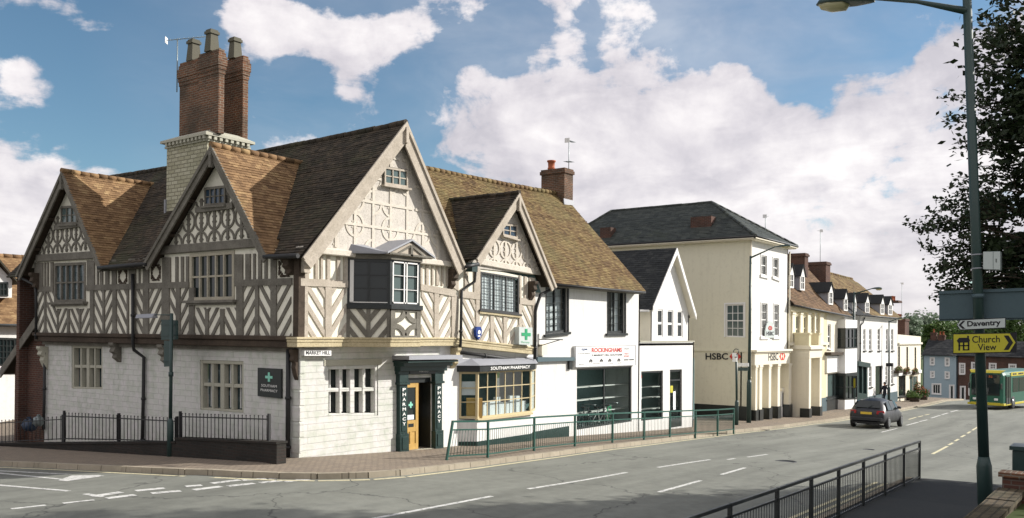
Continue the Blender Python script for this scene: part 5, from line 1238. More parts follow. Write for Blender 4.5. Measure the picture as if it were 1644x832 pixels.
MB().box(g1-.1, g1, YG, 8, Gb(g1), fr3.z).build('gable_side_wall', M['cream2'], L2)
mb = MB(); tiles(mb, (fl3.x-.15, 10, fl3.z-.12), (fl3.x-.15, YG-.3, fl3.z-.12), (ap3.x, YG-.3, ap3.z), (ap3.x, 10, ap3.z), seed=41, row=.13, wid=.22)
tiles(mb, (fr3.x+.1, YG-.3, fr3.z-.12), (fr3.x+.1, 10, fr3.z-.12), (ap3.x, 10, ap3.z), (ap3.x, YG-.3, ap3.z), seed=42, row=.13, wid=.22); mb.build('gable_roof', M['slate_dark'], L2, recalc=False)
bb = MB()
for f in (fl3, fr3): bb.prism([f-Vector((0, .08, .22)), ap3-Vector((0, .08, .3)), ap3-Vector((0, .08, .0)), f-Vector((0, .08, -.03))], (0, .05, 0))
bb.build('bargeboard', M['whitep'], L2)
sf = MB(); [sf.quad(f-Vector((0, .03, .15)), ap3-Vector((0, .03, .2)), ap3+Vector((0, .25, -.2)), f+Vector((0, .25, -.15))) for f in (fl3, fr3)]; sf.build('soffit', M['cream2'], L2, recalc=False)
MB().tube([(fl3.x-.15, YG-.2, fl3.z-.17), (fl3.x-.15, 9, fl3.z-.17)], .05, 6).build('gutter', M['whitep'], L2)

# ------------------------------------------------------------------ bank
B = thing('bank_building', 'tall cream three-storey bank with hipped slate roof and pillared ground floor', 'building')
XB0, XB1 = PY(1209, 560, 0).x, PY(1264.5, 500, 0).x; XB0 = 29.75; ze = 8.22
fb2 = Facade(1, 0, [(XB0, 0, 2.3), (XB1, 0, 2.3), (XB1, 0, ze), (XB0, 0, ze)])
hs = [fb2.hole(1221.7, 410, 441, 1230.6, 411, 443, rev=.1), fb2.hole(1241, 414, 444, 1249.5, 415, 447, rev=.1), fb2.hole(1222, 487, 540, 1231.6, 487.5, 540, rev=.1), fb2.hole(1242, 488.6, 540, 1250.3, 489.4, 540, rev=.1)]
fb2.build('upper_front_wall', M['white'], B)
for i, q in enumerate(hs): f = window(B, q, 2 if i < 2 else 3, 2 if i < 2 else 4, .06, .025, -.03, .06, 'whitep', 'glass', sash=True, surround=.07); MB().bq(q, -.2, 1.2, -.09 if i > 1 else -.14, 0, -.02, .08).build('sill', M['whitep'], f)
sd_ = Facade(0, XB0, [(XB0, 0, -1.9), (XB0, 11, -1.9), (XB0, 11, ze), (XB0, 0, ze)])
q = sd_.hole(1165, 489, 541, 1194.5, 488, 542, rev=.12); sd_.build('side_wall', M['cream'], B)
window(B, q, 3, 4, .07, .03, -.04, .06, 'whitep', 'glassgreen', sash=True, surround=.08)
MB().box(XB1-.1, XB1, 0, 11, -1.9, ze).build('party_wall', M['cream'], B)
MB().box(XB0-.05, XB0, -.0, 11, 2.33, 2.42).build('string_course', M['cream'], B)
MB().box(XB0-.04, XB0, -.0, 11, -1.9, G(30)+.75).build('side_plinth', M['black'], B)
e0 = (XB0-.38, -.42); e1_ = (XB1+.35, -.42); rx = (XB0+XB1)/2; zr2 = PX(1143, 325, rx).z; yr1 = PX(1143, 325, rx).y; yr2 = PX(982, 332, rx).y
mb = MB(); tiles(mb, (e0[0], 12.6, ze+.1), (e0[0], e0[1], ze+.1), (rx, yr1, zr2), (rx, yr2, zr2), seed=51, row=.19, wid=.28, th=.012)
tiles(mb, (e0[0], e0[1], ze+.1), (e1_[0], e1_[1], ze+.1), (rx, yr1, zr2), (rx-.01, yr1, zr2), seed=52, row=.19, wid=.28, th=.012)
tiles(mb, (e1_[0], e1_[1], ze+.1), (e1_[0], 12.6, ze+.1), (rx, yr2, zr2), (rx, yr1, zr2), seed=53, row=.3, wid=.5)
tiles(mb, (e1_[0], 12.6, ze+.1), (e0[0], 12.6, ze+.1), (rx-.01, yr2, zr2), (rx, yr2, zr2), seed=54, row=.3, wid=.5)
mb.build('slate_roof', M['slate'], B, recalc=False)
rr_ = MB(); [ridge(rr_, a, b, .09, .45) for a, b in (((rx, yr1, zr2), (rx, yr2, zr2)), ((e0[0], e0[1], ze+.12), (rx, yr1, zr2)), ((e1_[0], e1_[1], ze+.12), (rx, yr1, zr2)), ((rx, yr2, zr2), (e0[0], 12.6, ze+.12)))]; rr_.build('ridge_tiles', M['slate'], B)
mb = MB(); mb.box(e0[0]+.06, e1_[0]-.06, e0[1]+.06, 11.5, ze-.05, ze+.05); mb.box(e0[0]-.03, e1_[0]+.03, e0[1]-.03, e0[1]+.09, ze+.0, ze+.11); mb.box(e0[0]-.03, e0[0]+.09, e0[1], 12.6, ze+.0, ze+.11); mb.build('eaves', M['cream2'], B)
MB().tube([(e0[0]-.02, 12.6, ze+.1), (e0[0]-.02, e0[1]-.02, ze+.1), (e1_[0], e1_[1]-.02, ze+.1)], .06, 6).build('gutter', M['iron'], B)
cbk = PX(1111, 377, 30.6); cbk1 = PX(1144, 377, 30.6)
chimney(B, 30.4, 31.0, cbk1.y, cbk.y, 8.7, PX(1128, 348, 30.5).z, 'brick_dark', pots=0, cap=.0)
cc1, cc2 = PX(966, 390, 30.2), PX(983, 390, 30.2); chimney(B, 30.0, 30.6, cc2.y, cc1.y, 8.5, PX(975, 366, 30.2).z, 'brick_dark', pots=0, cap=.0)
# bank front, ground floor: pilasters, entablature, recessed bays
zc = PY(1240, 564, -.1).z
mb = MB(); mb.box(XB0+.1, XB1-.0, -.34, .05, zc-.02, zc+.10); mb.box(XB0+.16, XB1-.05, -.26, .05, zc-.10, zc-.02); mb.box(XB0+.2, XB1-.08, -.2, .05, zc-.72, zc-.10); E_ = mb.build('entablature', M['cream2'], B, bevel=.015)
qf = QY(-.2, 1233.5, 566.3, 580.3, 1261, 565.6, 578); qtext('HSBC', M['inkdark'], E_, qf, .0, .57, .05, .95, d=.006, bold=.02)
hexq = qf.sub(.63, 1.0, .0, 1.)
def hexlogo(parent, q, d):
    mb = MB(); mb.pq(q, [(0, .5), (.25, 0), (.25, 1)], 0, d); mb.pq(q, [(1, .5), (.75, 1), (.75, 0)], 0, d); mb.pq(q, [(.25, 0), (.75, 0), (.5, .5)], 0, d); mb.pq(q, [(.25, 1), (.5, .5), (.75, 1)], 0, d); mb.build('emblem', M['red'], parent)
hexlogo(E_, hexq, .008)
gf2 = -.18
pil = [(1212.8, 1215.6), (1219.3, 1223.8), (1234.3, 1238.2), (1248.5, 1252.3), (1266.5, 1270.5)]
zgB = G(30)
MB().box(XB0, XB1, .42, .5, -2, 2.4).build('recess_wall', M['cream'], B)
for a, b in pil:
    pa, pb = PY(a, 620, gf2).x, PY(b, 620, gf2).x; pb = max(pb, pa+.28); m = MB(); m.box(pa, pb, gf2, .42, zgB+.0, zc-.75); m.box(pa-.05, pb+.05, gf2-.04, .1, zc-.85, zc-.72); m.box(pa-.02, pb+.02, gf2-.02, .1, zc-.95, zc-.90); P_ = m.build('pilaster', M['cream2'], B, bevel=.01)
    MB().box(pa-.05, pb+.05, gf2-.06, .3, zgB-.5, zgB+.55).build('pilaster_base', M['black'], P_)
for a, b, t_, b_b, s1, s2 in ((1235.5, 1243.5, 632, 666, 1237, 1241), (1250, 1257.5, 628, 662, 1252, 1257)):
    q = QY(.2, a+3, t_, b_b, b+4, t_-1, b_b-1); m = MB(); m.bq(q, 0, 1, -.6, 1.0, -.2, .05); P_ = m.build('cash_machine_surround', M['signwhite'], B); MB().bq(q, .2, .85, .25, .92, .05, .07).build('cash_machine', M['inkdark'], P_); MB().bq(q, -.1, 1.1, 1.0, 1.15, -.2, .12).build('cash_machine_shelf', M['cream2'], P_)
for a, b in ((1224.5, 1233.5), (1239, 1248), (1253, 1266)):
    q = QY(.41, a+2, 592, 622, b+2, 591, 621); window(B, q, 1, 2, .05, .03, .02, .03, 'cream2', 'glassgreen')
qs = QX(XB0-.01, 1133, 566.5, 578.5, 1190, 567, 578); t = thing('bank_wall_lettering', 'black HSBC letters with red hexagon on the beige side wall of the bank', 'sign', tuple(qs.p(.5, .5)))
qtext('HSBC', M['inkdark'], t, qs, 0, .64, .08, .95, d=.03, bold=.02); h_ = qs.sub(.68, 1., .0, 1., .02); hexlogo(t, h_, .02); MB().bq(h_, .2, .8, .05, .95, -.01, -.003).build('back_plate', M['signwhite'], t)
c = PY(1235, 532, -.04); t = thing('bank_badge', 'domed white HSBC badge with red emblem between the first-floor bank windows', 'sign', tuple(c))
mb = MB(); R0 = .72; pts = [(c.x+R0*math.cos(a), c.y, c.z-.12+R0*.95*math.sin(a)) for a in np.linspace(-.35, math.pi+.35, 16)]; mb.prism(pts, (0, -.05, 0)); mb.build('plate', M['signgrey'], t)
q = Q(c+Vector((-.62, -.055, -.32)), c+Vector((.62, -.055, -.32)), c+Vector((.62, -.055, .42)), c+Vector((-.62, -.055, .42)), (0, -1, 0)); qtext('HSBC', M['inkdark'], t, q, .05, .95, .12, .42, d=.006, bold=.02); hexlogo(t, q.sub(.25, .75, .52, .82), .012)
downpipe(B, [(XB0-.06, -.06, ze), (XB0-.06, -.06, -1.2)], .05, 'cream2')
MB().tube([(XB1+.05, -.08, ze-.2), (XB1+.05, -.08, -1.4)], .05, 8).build('downpipe', M['cream2'], B)
aerial((34.2, .9, ze+.5), 1.3, 'small television aerial behind the front hip of the bank roof', .6, .2)

# ------------------------------------------------------------------ row beyond the bank
def rowhouse(name, label, px0, px1, ptop0, ptop1, wallmat, wins, doors=(), gy=None, depth=8., wallname='front_wall', Y=0., plinth=None, sashy=True):
    x0, x1 = PY(px0, 600, Y).x, PY(px1, 600, Y).x; z0, z1 = PY(px0, ptop0, Y).z, PY(px1, ptop1, Y).z
    t = thing(name, label, 'building', (x0, Y, G(x0)))
    f = Facade(1, Y, [(x0, Y, G(x0)-.6), (x1, Y, G(x1)-.6), (x1, Y, z1), (x0, Y, z0)])
    qs_ = [(f.hole(*w[:6], rev=.14), w[6:]) for w in wins]
    f.build(wallname, M[wallmat], t)
    for q, (c, r, fm, gm) in qs_:
        w_ = window(t, q, c, r, .07, .035, -.05, .07, fm, gm, sash=sashy); MB().bq(q, -.12, 1.12, -.05, 0, -.02, .10).build('sill', M['black' if fm == 'whitep' and wallmat == 'white' else fm], w_)
    MB().box(x0, x0+.08, Y+.01, depth, G(x0)-.6, z0).build('side_wall', M[wallmat], t); MB().box(x1-.08, x1, Y+.01, depth, G(x1)-.6, z1).build('side_wall', M[wallmat], t)
    if plinth: MB().box(x0, x1, Y-.05, Y, G(x0)-.8, G(x0)+plinth[1]).build('plinth', M[plinth[0]], t)
    return t, x0, x1, z0, z1
def pitched(t, xl, xr_, yf, zf, yr, zr, yb, mat, seed=1, row=.17, wid=.26, sag=.06):
    mb = MB(); tiles(mb, (xl, yf, zf[0]), (xr_, yf, zf[1]), (xr_, yr, zr[1]), (xl, yr, zr[0]), row, wid, seed=seed, sag=sag)
    tiles(mb, (xr_, yb, zf[1]), (xl, yb, zf[0]), (xl, yr, zr[0]), (xr_, yr, zr[1]), .3, .6, seed=seed+1, sag=sag); o = mb.build('pitched_roof', M[mat], t, recalc=False)
    ridge(MB(), (xl, yr, zr[0]+.02), (xr_, yr, zr[1]+.02), .10, .45, sag=sag).build('ridge_tiles', M[mat], t)
    MB().prism([(xr_-.12, yf+.3, zf[1]), (xr_-.12, yb-.3, zf[1]), (xr_-.12, yr, zr[1]-.1)], (-.1, 0, 0)).build('gable_end', M['white'], t); MB().prism([(xl+.12, yf+.3, zf[0]), (xl+.12, yb-.3, zf[0]), (xl+.12, yr, zr[0]-.1)], (.1, 0, 0)).build('gable_end', M['cream2'], t)
    MB().tube([(xl, yf, zf[0]-.04), (xr_, yf, zf[1]-.04)], .06, 6).build('gutter', M['iron'], t)
    return o
def dormer(t, pf0, pf1, ptop, pbot, Yf, roofmat='slate_dark', cheek='lead', ztop=None, back=2.6):
    """gabled dormer whose front spans pixels pf0..pf1 on the plane Y=Yf"""
    xa, xb = PY(pf0, pbot, Yf).x, PY(pf1, pbot, Yf).x; za = PY(pf0, pbot, Yf).z; zb_ = PY((pf0+pf1)/2, ptop, Yf).z; xm = (xa+xb)/2; ze_ = za+(zb_-za)*.62
    d = MB(); d.prism([(xa, Yf, za), (xb, Yf, za), (xb, Yf, ze_), (xm, Yf, zb_-.05), (xa, Yf, ze_)], (0, back, 0)); D = d.build('dormer', M[cheek], t)
    q = Q((xa, Yf-.03, za), (xb, Yf-.03, za), (xb, Yf-.03, ze_), (xa, Yf-.03, ze_), (0, -1, 0))
    fm = MB(); fm.bq(q, 0, 1, 0, .1, -.02, .05); fm.bq(q, 0, .16, .1, 1, -.02, .05); fm.bq(q, .84, 1, .1, 1, -.02, .05); fm.bq(q, .16, .84, .9, 1, -.02, .05); fm.bq(q, .47, .53, .1, .9, -.02, .04); fm.bq(q, .16, .84, .5, .54, -.02, .04)
    fm.prism([(xa-.05, Yf-.08, ze_), (xb+.05, Yf-.08, ze_), (xm, Yf-.08, zb_+.05)], (0, .06, 0)); fm.build('window', M['whitep'], D); MB().bq(q, .1, .9, .08, .92, -.02, .01).build('pane', M['glass'], D)
    r = MB()
    for s in (-1, 1):
        xe = xm+s*(xb-xa)/2+s*.12; n = Vector((0, 0, .05)); a, b, c_, d_ = Vector((xe, Yf-.15, ze_-.1)), Vector((xm, Yf-.15, zb_+.05)), Vector((xm, Yf+back, zb_+.05)), Vector((xe, Yf+back, ze_-.1)); r.hexa([a, b, c_, d_, a+n, b+n, c_+n, d_+n])
    r.build('dormer_roof', M[roofmat], D)
# yellow classical bank annexe
Yb, x0, x1, z0, z1 = rowhouse('yellow_classical_house', 'two-storey yellow stucco house with projecting classical porch and brown roof', 1264.5, 1326.5, 490, 500, 'yellow',
    [(1278, 506.5, 550, 1283.8, 507, 550.5, 1, 2, 'cream2', 'glassgreen'), (1290.6, 508, 546, 1295.4, 508.3, 546, 1, 2, 'cream2', 'glass'), (1302.6, 509, 551, 1306.7, 509.5, 551, 1, 2, 'cream2', 'glass'), (1310.5, 510, 551, 1314.7, 510.3, 551, 1, 2, 'cream2', 'glass'),
     (1277.5, 592, 618, 1282.5, 592.4, 617.5, 1, 2, 'cream2', 'glass'), (1312.5, 585, 625, 1317.5, 585.3, 624, 1, 3, 'cream2', 'glass')], plinth=('panelback', .75))
for a, b in ((1272, 1276.5), (1285, 1288.5), (1297, 1301), (1308, 1309.8), (1316.5, 1322)):
    xa, xb = PY(a, 530, -.08).x, PY(b, 530, -.08).x; m = MB(); m.box(xa, xb, -.09, 0, PY(a, 553, 0).z, PY(a, 503, 0).z); m.box(xa-.05, xb+.05, -.13, 0, PY(a, 505, 0).z, PY(a, 502, 0).z); m.build('pilaster', M['cream2'], Yb)
zcy = PY(1290, 553, 0).z
MB().box(x0+.02, x1-.02, -.18, 0, zcy-.05, zcy+.12).build('string_course', M['cream2'], Yb); MB().box(x0, x1, -.16, 0, z0-.35, z0-.06).build('frieze', M['yellow'], Yb)
pf = -1.05
xp0 = PY(1298.8, 620, pf).x; xp1 = PY(1319, 620, pf).x; xp1 = max(xp1, xp0+1.7)
zpt = PY(1300, 561, pf).z
m = MB(); m.box(xp0, xp0+.35, pf, 0, G(x0)-.6, zpt-.5); m.box(xp1-.35, xp1, pf, 0, G(x0)-.6, zpt-.5); P_ = m.build('porch', M['cream2'], Yb); m = MB(); m.box(xp0-.02, xp1+.02, pf-.02, 0, zpt-.5, zpt); m.box(xp0-.12, xp1+.12, pf-.14, 0, zpt, zpt+.14); m.box(xp0-.05, xp1+.05, pf-.06, 0, zpt+.14, zpt+.22)
m.build('porch_entablature', M['cream2'], P_)
for xx in (xp0+.1, xp1-.45): MB().box(xx, xx+.36, pf+.05, pf+.9, zpt+.22, zpt+.85).box(xx-.04, xx+.4, pf+.0, pf+.95, zpt+.85, zpt+.95).build('balustrade_block', M['yellow'], P_)
for xx in (xp0, xp1-.35): MB().box(xx-.04, xx+.39, pf-.05, pf+.5, G(x0)-.8, G(x0)+.5).build('pier_base', M['black'], P_)
MB().box(xp0+.35, xp1-.35, -.02, .1, G(x0)-.2, zpt-.5).build('front_door', M['cream2'], Yb); MB().box(xp0+.2, xp1-.2, pf-.5, -.1, G(x0)-.5, G(x0)-.1).build('doorstep', M['stone_trim'], Yb)
# pale cream house with fascia shop, sharing the brown roof
Pc, x2, x3_, z2, z3_ = rowhouse('cream_shop_house', 'narrow pale cream shop house with dark shop window beside the yellow porch', 1326.7, 1355, 501, 505, 'cream2', [(1329, 520, 560, 1333.8, 521, 560, 1, 2, 'whitep', 'glass'), (1328.5, 601, 641, 1352, 598, 634, 2, 1, 'black', 'glassgreen')], plinth=('black', .9))
q = QY(-.1, 1327.5, 572, 599, 1353.5, 571.5, 596); MB().bq(q, 0, 1, 0, 1, -.1, .02).build('fascia_board', M['signwhite'], Pc); q = QY(-.1, 1326.7, 565.5, 570, 1356, 565.5, 569.5); MB().bq(q, 0, 1, 0, 1, -.1, .3).build('fascia_cornice', M['timber_dark'], Pc)
xend = PY(1368, 508, -.4).x
yrr = solve(lambda y: PY(1297, 432, y).x, xend, .5, 8)
zrr = PY(1297, 432, yrr).z
pitched(Yb, x0-.05, xend, -.4, (z0+.02, PY(1368, 508, -.4).z), yrr, (zrr+.15, zrr), yrr*2, 'tile_street', 61)
for a, b, t_, b_, Y_ in ((1265.5, 1272.5, 425, 462, .6), (1283, 1290, 427, 466, .6)): dormer(Yb, a, b, t_, b_, Y_)
dormer(Pc, 1328.5, 1335.5, 455, 489, .15); dormer(Pc, 1353, 1359, 466, 499, -.1)
cA_ = PY(1292, 430, yrr-.7); chimney(Yb, cA_.x, cA_.x+.7, yrr-.7, yrr+.85, zrr-1.8, PY(1280, 408, yrr).z, 'brick_dark', pots=0, cap=.07)
cmid = PY(1326, 440, yrr-.6).x
ch2 = chimney(Pc, cmid, cmid+1.0, yrr-.6, yrr+.7, zrr-1.8, PY(1317, 421.5, yrr).z, 'brick_dark', pots=0, cap=.07)
aerial((cmid+.6, yrr, PY(1317, 421.5, yrr).z-.3), 2.6, 'tall television aerial on the square brick chimney over the cream shop', .9, .5)
# black and white bay-fronted shop
Kb, x4_, x5_, z4_, z5_ = rowhouse('black_and_white_shop', 'small black and white shop with glazed bay beside the tall lamp column', 1355.5, 1380, 506, 508, 'white', [(1377.5, 588, 640, 1380, 588, 640, 1, 2, 'black', 'glass')], Y=.35)
xq0, xq1 = PY(1357, 560, -.5).x, PY(1376, 560, -.5).x
m = MB(); m.box(xq0, xq1, -.5, .35, PY(1357, 602, -.5).z-.02, PY(1357, 560, -.5).z); By = m.build('bay_panel', M['signwhite'], Kb); MB().box(xq0, xq1, -.5, .35, G(x4_)-.5, PY(1357, 642, -.5).z).build('stall_riser', M['signwhite'], Kb); MB().box(xq0, xq1, -.5, .35, PY(1357, 527, -.5).z, PY(1357, 513, -.5).z).build('bay_head', M['signwhite'], Kb)
for ta, tb_ in ((527, 560), (602, 642)):
    q = QY(-.5, 1357, ta, tb_, 1376, ta-.5, tb_-1); window(Kb, q, 3, 2, .09, .05, .02, .08, 'black', 'glass')
    q = Q((xq0, .35, PY(1357, tb_, -.5).z), (xq0, -.5, PY(1357, tb_, -.5).z), (xq0, -.5, PY(1357, ta, -.5).z), (xq0, .35, PY(1357, ta, -.5).z), (-1, 0, 0)); window(Kb, q, 1, 2, .09, .05, .02, .08, 'black', 'glass')
MB().box(xq0-.06, xq1+.06, -.56, .3, PY(1357, 602, -.5).z-.05, PY(1357, 602, -.5).z+.1).build('bay_cornice', M['black'], Kb); MB().box(x4_, x5_, .2, .35, G(x4_)-.5, G(x4_)+.5).build('plinth', M['black'], Kb)
xe2 = PY(1392, 512, -.35).x
mb = MB(); tiles(mb, (x4_, -.45, z4_+.02), (x5_+.3, -.45, z4_+.0), (x5_+.3, 3.6, z4_+3.4), (x4_, 3.6, z4_+3.4), .17, .26, seed=71); mb.build('pitched_roof', M['slate_dark'], Kb, recalc=False)
dormer(Kb, 1368, 1373, 472, 503, -.1)
# long white house with dormers
wn = [(a, 528, 563, b, 528.5, 563, 1, 4, 'whitep', 'glass') for a, b in ((1386, 1389.6), (1395.4, 1399.2), (1409, 1413), (1422.3, 1425.6), (1430.8, 1434.2))]
wn += [(1395.4, 588.5, 622, 1399.4, 588.5, 621.5, 1, 4, 'whitep', 'glass'), (1405.5, 588, 643, 1416.5, 587, 641, 1, 1, 'black', 'glass'), (1421.6, 588, 618, 1425, 588, 617.5, 1, 4, 'whitep', 'glass'), (1430.8, 587, 617, 1434.2, 587, 616.5, 1, 4, 'whitep', 'glass')]
Wh, x6, x7, z6, z7 = rowhouse('long_white_house', 'long white house with five tall sash windows upstairs and a row of roof dormers', 1380.5, 1440.5, 507, 512.5, 'white', wn, plinth=('panelback', .55))
MB().box(x6, x7, -.25, 0, z7-.05, z7+.12).build('eaves_board', M['whitep'], Wh)
ze6 = PY(1383, 505, -.35).z; yr6 = 3.6
zr6 = z6+3.6
pitched(Wh, x6-.1, x7+.1, -.35, (z6+.06, z7+.06), yr6, (zr6, zr6-.3), 7.5, 'tile_mossy', 81)
for a, b, t_, b_ in ((1387.5, 1394, 472.5, 503), (1412, 1418, 475, 505), (1424.5, 1431, 477.5, 506)): dormer(Wh, a, b, t_, b_, -.1)
qd2 = QY(-.25, 1376.5, 580, 643, 1393, 583, 645); m = MB(); m.bq(qd2, 0, 1, .0, .2, -.25, 0); m.bq(qd2, 0, .12, .2, .9, -.25, 0); m.bq(qd2, .45, .55, .2, .9, -.25, 0); m.bq(qd2, .88, 1, .2, .9, -.25, 0); m.bq(qd2, -.06, 1.08, .88, 1, -.25, .15); m.build('shopfront', M['blackgreen'], Wh); MB().bq(qd2, .1, .9, .2, .9, -.2, -.12).build('shopfront_glass', M['glass'], Wh)
downpipe(Wh, [PY(1388, 510, -.1), PY(1386, 518, -.1), PY(1381.5, 523, -.08), PY(1380.6, 640, -.08)], .05)
# mossy rear roof and the backs behind the row
Rr = thing('rear_roofed_house', 'mossy green hipped roof rising behind the white dormers', 'building', (48, 8, 0))
ra, rb2 = PX(1330, 441, 0) if False else PY(1338, 442, 8.), PY(1376, 453, 8.)
MB().box(ra.x-3, rb2.x+2, 5, 13, -2, rb2.z-3.2).build('wall', M['brick_dark'], Rr)
mb = MB(); tiles(mb, (ra.x-3, 4.5, ra.z-3.4), (rb2.x+2.6, 4.5, rb2.z-3.4), (rb2.x, 8, rb2.z), (ra.x-3, 8, ra.z+.1), .2, .3, seed=91); tiles(mb, (rb2.x+2.6, 4.5, rb2.z-3.4), (rb2.x+2.6, 12, rb2.z-3.4), (rb2.x, 8.01, rb2.z), (rb2.x, 8, rb2.z), .2, .3, seed=92); mb.build('hipped_roof', M['tile_mossy'], Rr, recalc=False)
# cream parapet building at the end
Fb, x8, x9, z8, z9 = rowhouse('cream_parapet_house', 'cream flat-topped shop with three tall dark windows at the end of the row', 1441, 1478, 537, 540.5, 'cream2',
    [(1442, 556, 592, 1445, 556.5, 592, 1, 2, 'black', 'glass'), (1455.2, 557, 593, 1458, 557, 593, 1, 2, 'black', 'glass'), (1468.3, 557.5, 594, 1471, 558, 594, 1, 2, 'black', 'glass'), (1442.5, 602, 637, 1454, 602, 636, 1, 1, 'black', 'glass'), (1460.5, 603, 634, 1473.5, 603, 633, 2, 1, 'cream2', 'glassgreen')])
MB().box(x8-.02, x9+.05, -.14, 0, PY(1460, 551.5, 0).z-.08, PY(1460, 550, 0).z).build('cornice', M['cream2'], Fb); MB().box(x8, x9, -.1, 0, PY(1460, 600, 0).z-.06, PY(1460, 596, 0).z).build('fascia_board', M['signwhite'], Fb); MB().box(x8, x9, .2, 8, z9-.6, z9-.5).build('flat_roof', M['lead'], Fb)
cq = PY(1447, 520, 3.); c3 = chimney(Fb, cq.x-1.2, cq.x+.4, 2.4, 3.8, z8-.8, PY(1447, 512, 3).z, 'brick_dark', pots=2, cap=.06)
cq = PY(1435, 480, 4.); chimney(Wh, cq.x-.9, cq.x+.5, 3.4, 4.6, zr6-1.6, PY(1435, 483, 4).z, 'brick_dark', pots=2, cap=.05)
aerial((cq.x+3.2, 4., z8), 5.2, 'tall thin mast with small aerial behind the cream parapet', .6, .4)
# houses closing the street
XE = 108.6
def endhouse(name, label, pa, pb, ptop0, ptop1, wallmat, roofmat, wins, ridge_py, seed, depth=8):
    y0, y1 = PX(pa, 600, XE).y, PX(pb, 600, XE).y; z0, z1 = PX(pa, ptop0, XE).z, PX(pb, ptop1, XE).z
    t = thing(name, label, 'building', (XE, y0, -4.8)); f = Facade(0, XE, [(XE, y0, -5.6), (XE, y1, -5.6), (XE, y1, z1), (XE, y0, z0)])
    qs_ = [(f.hole(*w[:6], rev=.15), w[6:]) for w in wins]; f.build('front_wall', M[wallmat], t)
    for q, (c, r, fm, gm) in qs_: w_ = window(t, q, c, r, .10, .05, -.04, .07, fm, gm, sash=True, surround=.10 if fm == 'whitep' else None); MB().bq(q, -.12, 1.12, -.08, 0, -.02, .12).build('sill', M[fm], w_)
    zr = PX((pa+pb)/2, ridge_py, XE+3.5).z
    mb = MB(); tiles(mb, (XE-.35, y0+.1, z0), (XE-.35, y1-.1, z1), (XE+3.5, y1-.1, zr), (XE+3.5, y0+.1, zr), .25, .35, seed=seed); mb.build('pitched_roof', M[roofmat], t, recalc=False)
    MB().prism([(XE+.1, y0-.05, z0-.1), (XE+7, y0-.05, z0-.1), (XE+3.5, y0-.05, zr-.1)], (0, -.1, 0)).box(XE, XE+7, y0-.1, y0-.02, -5.6, z0).build('gable_end', M[wallmat], t); MB().box(XE, XE+7, y1+.02, y1+.1, -5.6, z1).build('side_wall', M[wallmat], t)
    MB().tube([(XE-.38, y0, z0-.03), (XE-.38, y1, z1-.03)], .07, 6).build('gutter', M['iron'], t)
    return t, y0, y1, z0, zr
Bl = endhouse('blue_grey_house', 'blue-grey rendered cottage facing up the street beyond the cream shop', 1482, 1536.5, 569.5, 570.5, 'blue', 'slate_dark',
    [(1494, 575, 586, 1499.5, 575, 586, 2, 2, 'whitep', 'glass'), (1518, 575, 587.5, 1523.5, 575.5, 587.5, 2, 2, 'whitep', 'glass'), (1494.5, 597, 606.5, 1499.5, 597, 606.5, 2, 2, 'whitep', 'glass'), (1518, 597.5, 608, 1523.5, 598, 608, 2, 2, 'whitep', 'glass'), (1497, 617, 632, 1510, 617, 633, 3, 1, 'whitep', 'glass'), (1525, 619, 641, 1531, 619, 641, 1, 1, 'whitep', 'glass')], 545, 101)
chimney(Bl[0], XE+3.2, XE+3.9, Bl[1]-.9, Bl[1]-.2, Bl[4]-.8, Bl[4]+.9, 'brick_dark', pots=1); cy_ = PX(1512, 540, XE+3.5).y; chimney(Bl[0], XE+3.2, XE+3.9, cy_-.4, cy_+.4, Bl[4]-.8, PX(1512, 538, XE+3.5).z, 'brick_dark', pots=2)
Br = endhouse('red_brick_terrace', 'dark red brick terrace with white sash windows behind the bus', 1537, 1662, 570.5, 574, 'brick_dark', 'slate_dark',
    [(a, t_, b_, b, t_+.3, b_, 3, 4, 'whitep', 'glass') for a, b, t_, b_ in ((1541, 1548.5, 584, 600.5), (1560.5, 1569, 582.5, 600.5), (1589, 1598.5, 584, 600.5), (1620.5, 1630.5, 585.5, 602))]+[(1542.5, 621, 643, 1549, 621, 643, 1, 1, 'whitep', 'glass'), (1556, 616, 634, 1561, 616, 634, 1, 2, 'whitep', 'glass')], 548, 103)
Rg = endhouse('dark_gabled_house', 'plain dark brick house at the far right end of the terrace', 1663, 1760, 562, 564, 'brick_dark', 'tile_brown_shade', [(1680, 585, 605, 1690, 585, 605, 2, 2, 'whitep', 'glass'), (1720, 585, 605, 1730, 585, 605, 2, 2, 'whitep', 'glass')], 535, 104)

# ------------------------------------------------------------------ houses across the side street, far left
YL = 24.
Lh = thing('roadside_cottage', 'white cottage with orange tiled roof beyond the brick lean-to', 'building', (0, YL, -1.5))
f = Facade(1, YL, [tuple(PY(-120, 700, YL)), tuple(PY(66, 705, YL)), tuple(PY(66, 520, YL)), tuple(PY(-120, 510, YL))])
qa = f.hole(-4, 542, 588, 26.5, 543, 588, rev=.1); f.build('front_wall', M['white'], Lh)
window(Lh, qa, 4, 4, .10, .04, -.02, .06, 'black', 'glass'); MB().bq(QY(YL-.0, -120, 594, 600, 40, 594, 600), 0, 1, 0, 1, 0, .06).build('string_course', M['panelback'], Lh)
a, b = PY(-120, 508, YL-.4), PY(56, 521, YL-.4); zt_ = PY(20, 413, YL+4.5).z
mb = MB(); tiles(mb, (a.x, YL-.4, b.z), (b.x+2, YL-.4, b.z), (b.x+2, YL+4.5, zt_), (a.x, YL+4.5, zt_), .12, .2, seed=111); mb.build('pitched_roof', M['tile'], Lh, recalc=False); ridge(MB(), (a.x, YL+4.5, zt_+.03), (b.x+2, YL+4.5, zt_+.03), .12, .4).build('ridge_tiles', M['tile'], Lh)
MB().tube([(a.x, YL-.42, b.z-.05), (b.x+2, YL-.42, b.z-.05)], .07, 6).build('gutter', M['iron'], Lh)
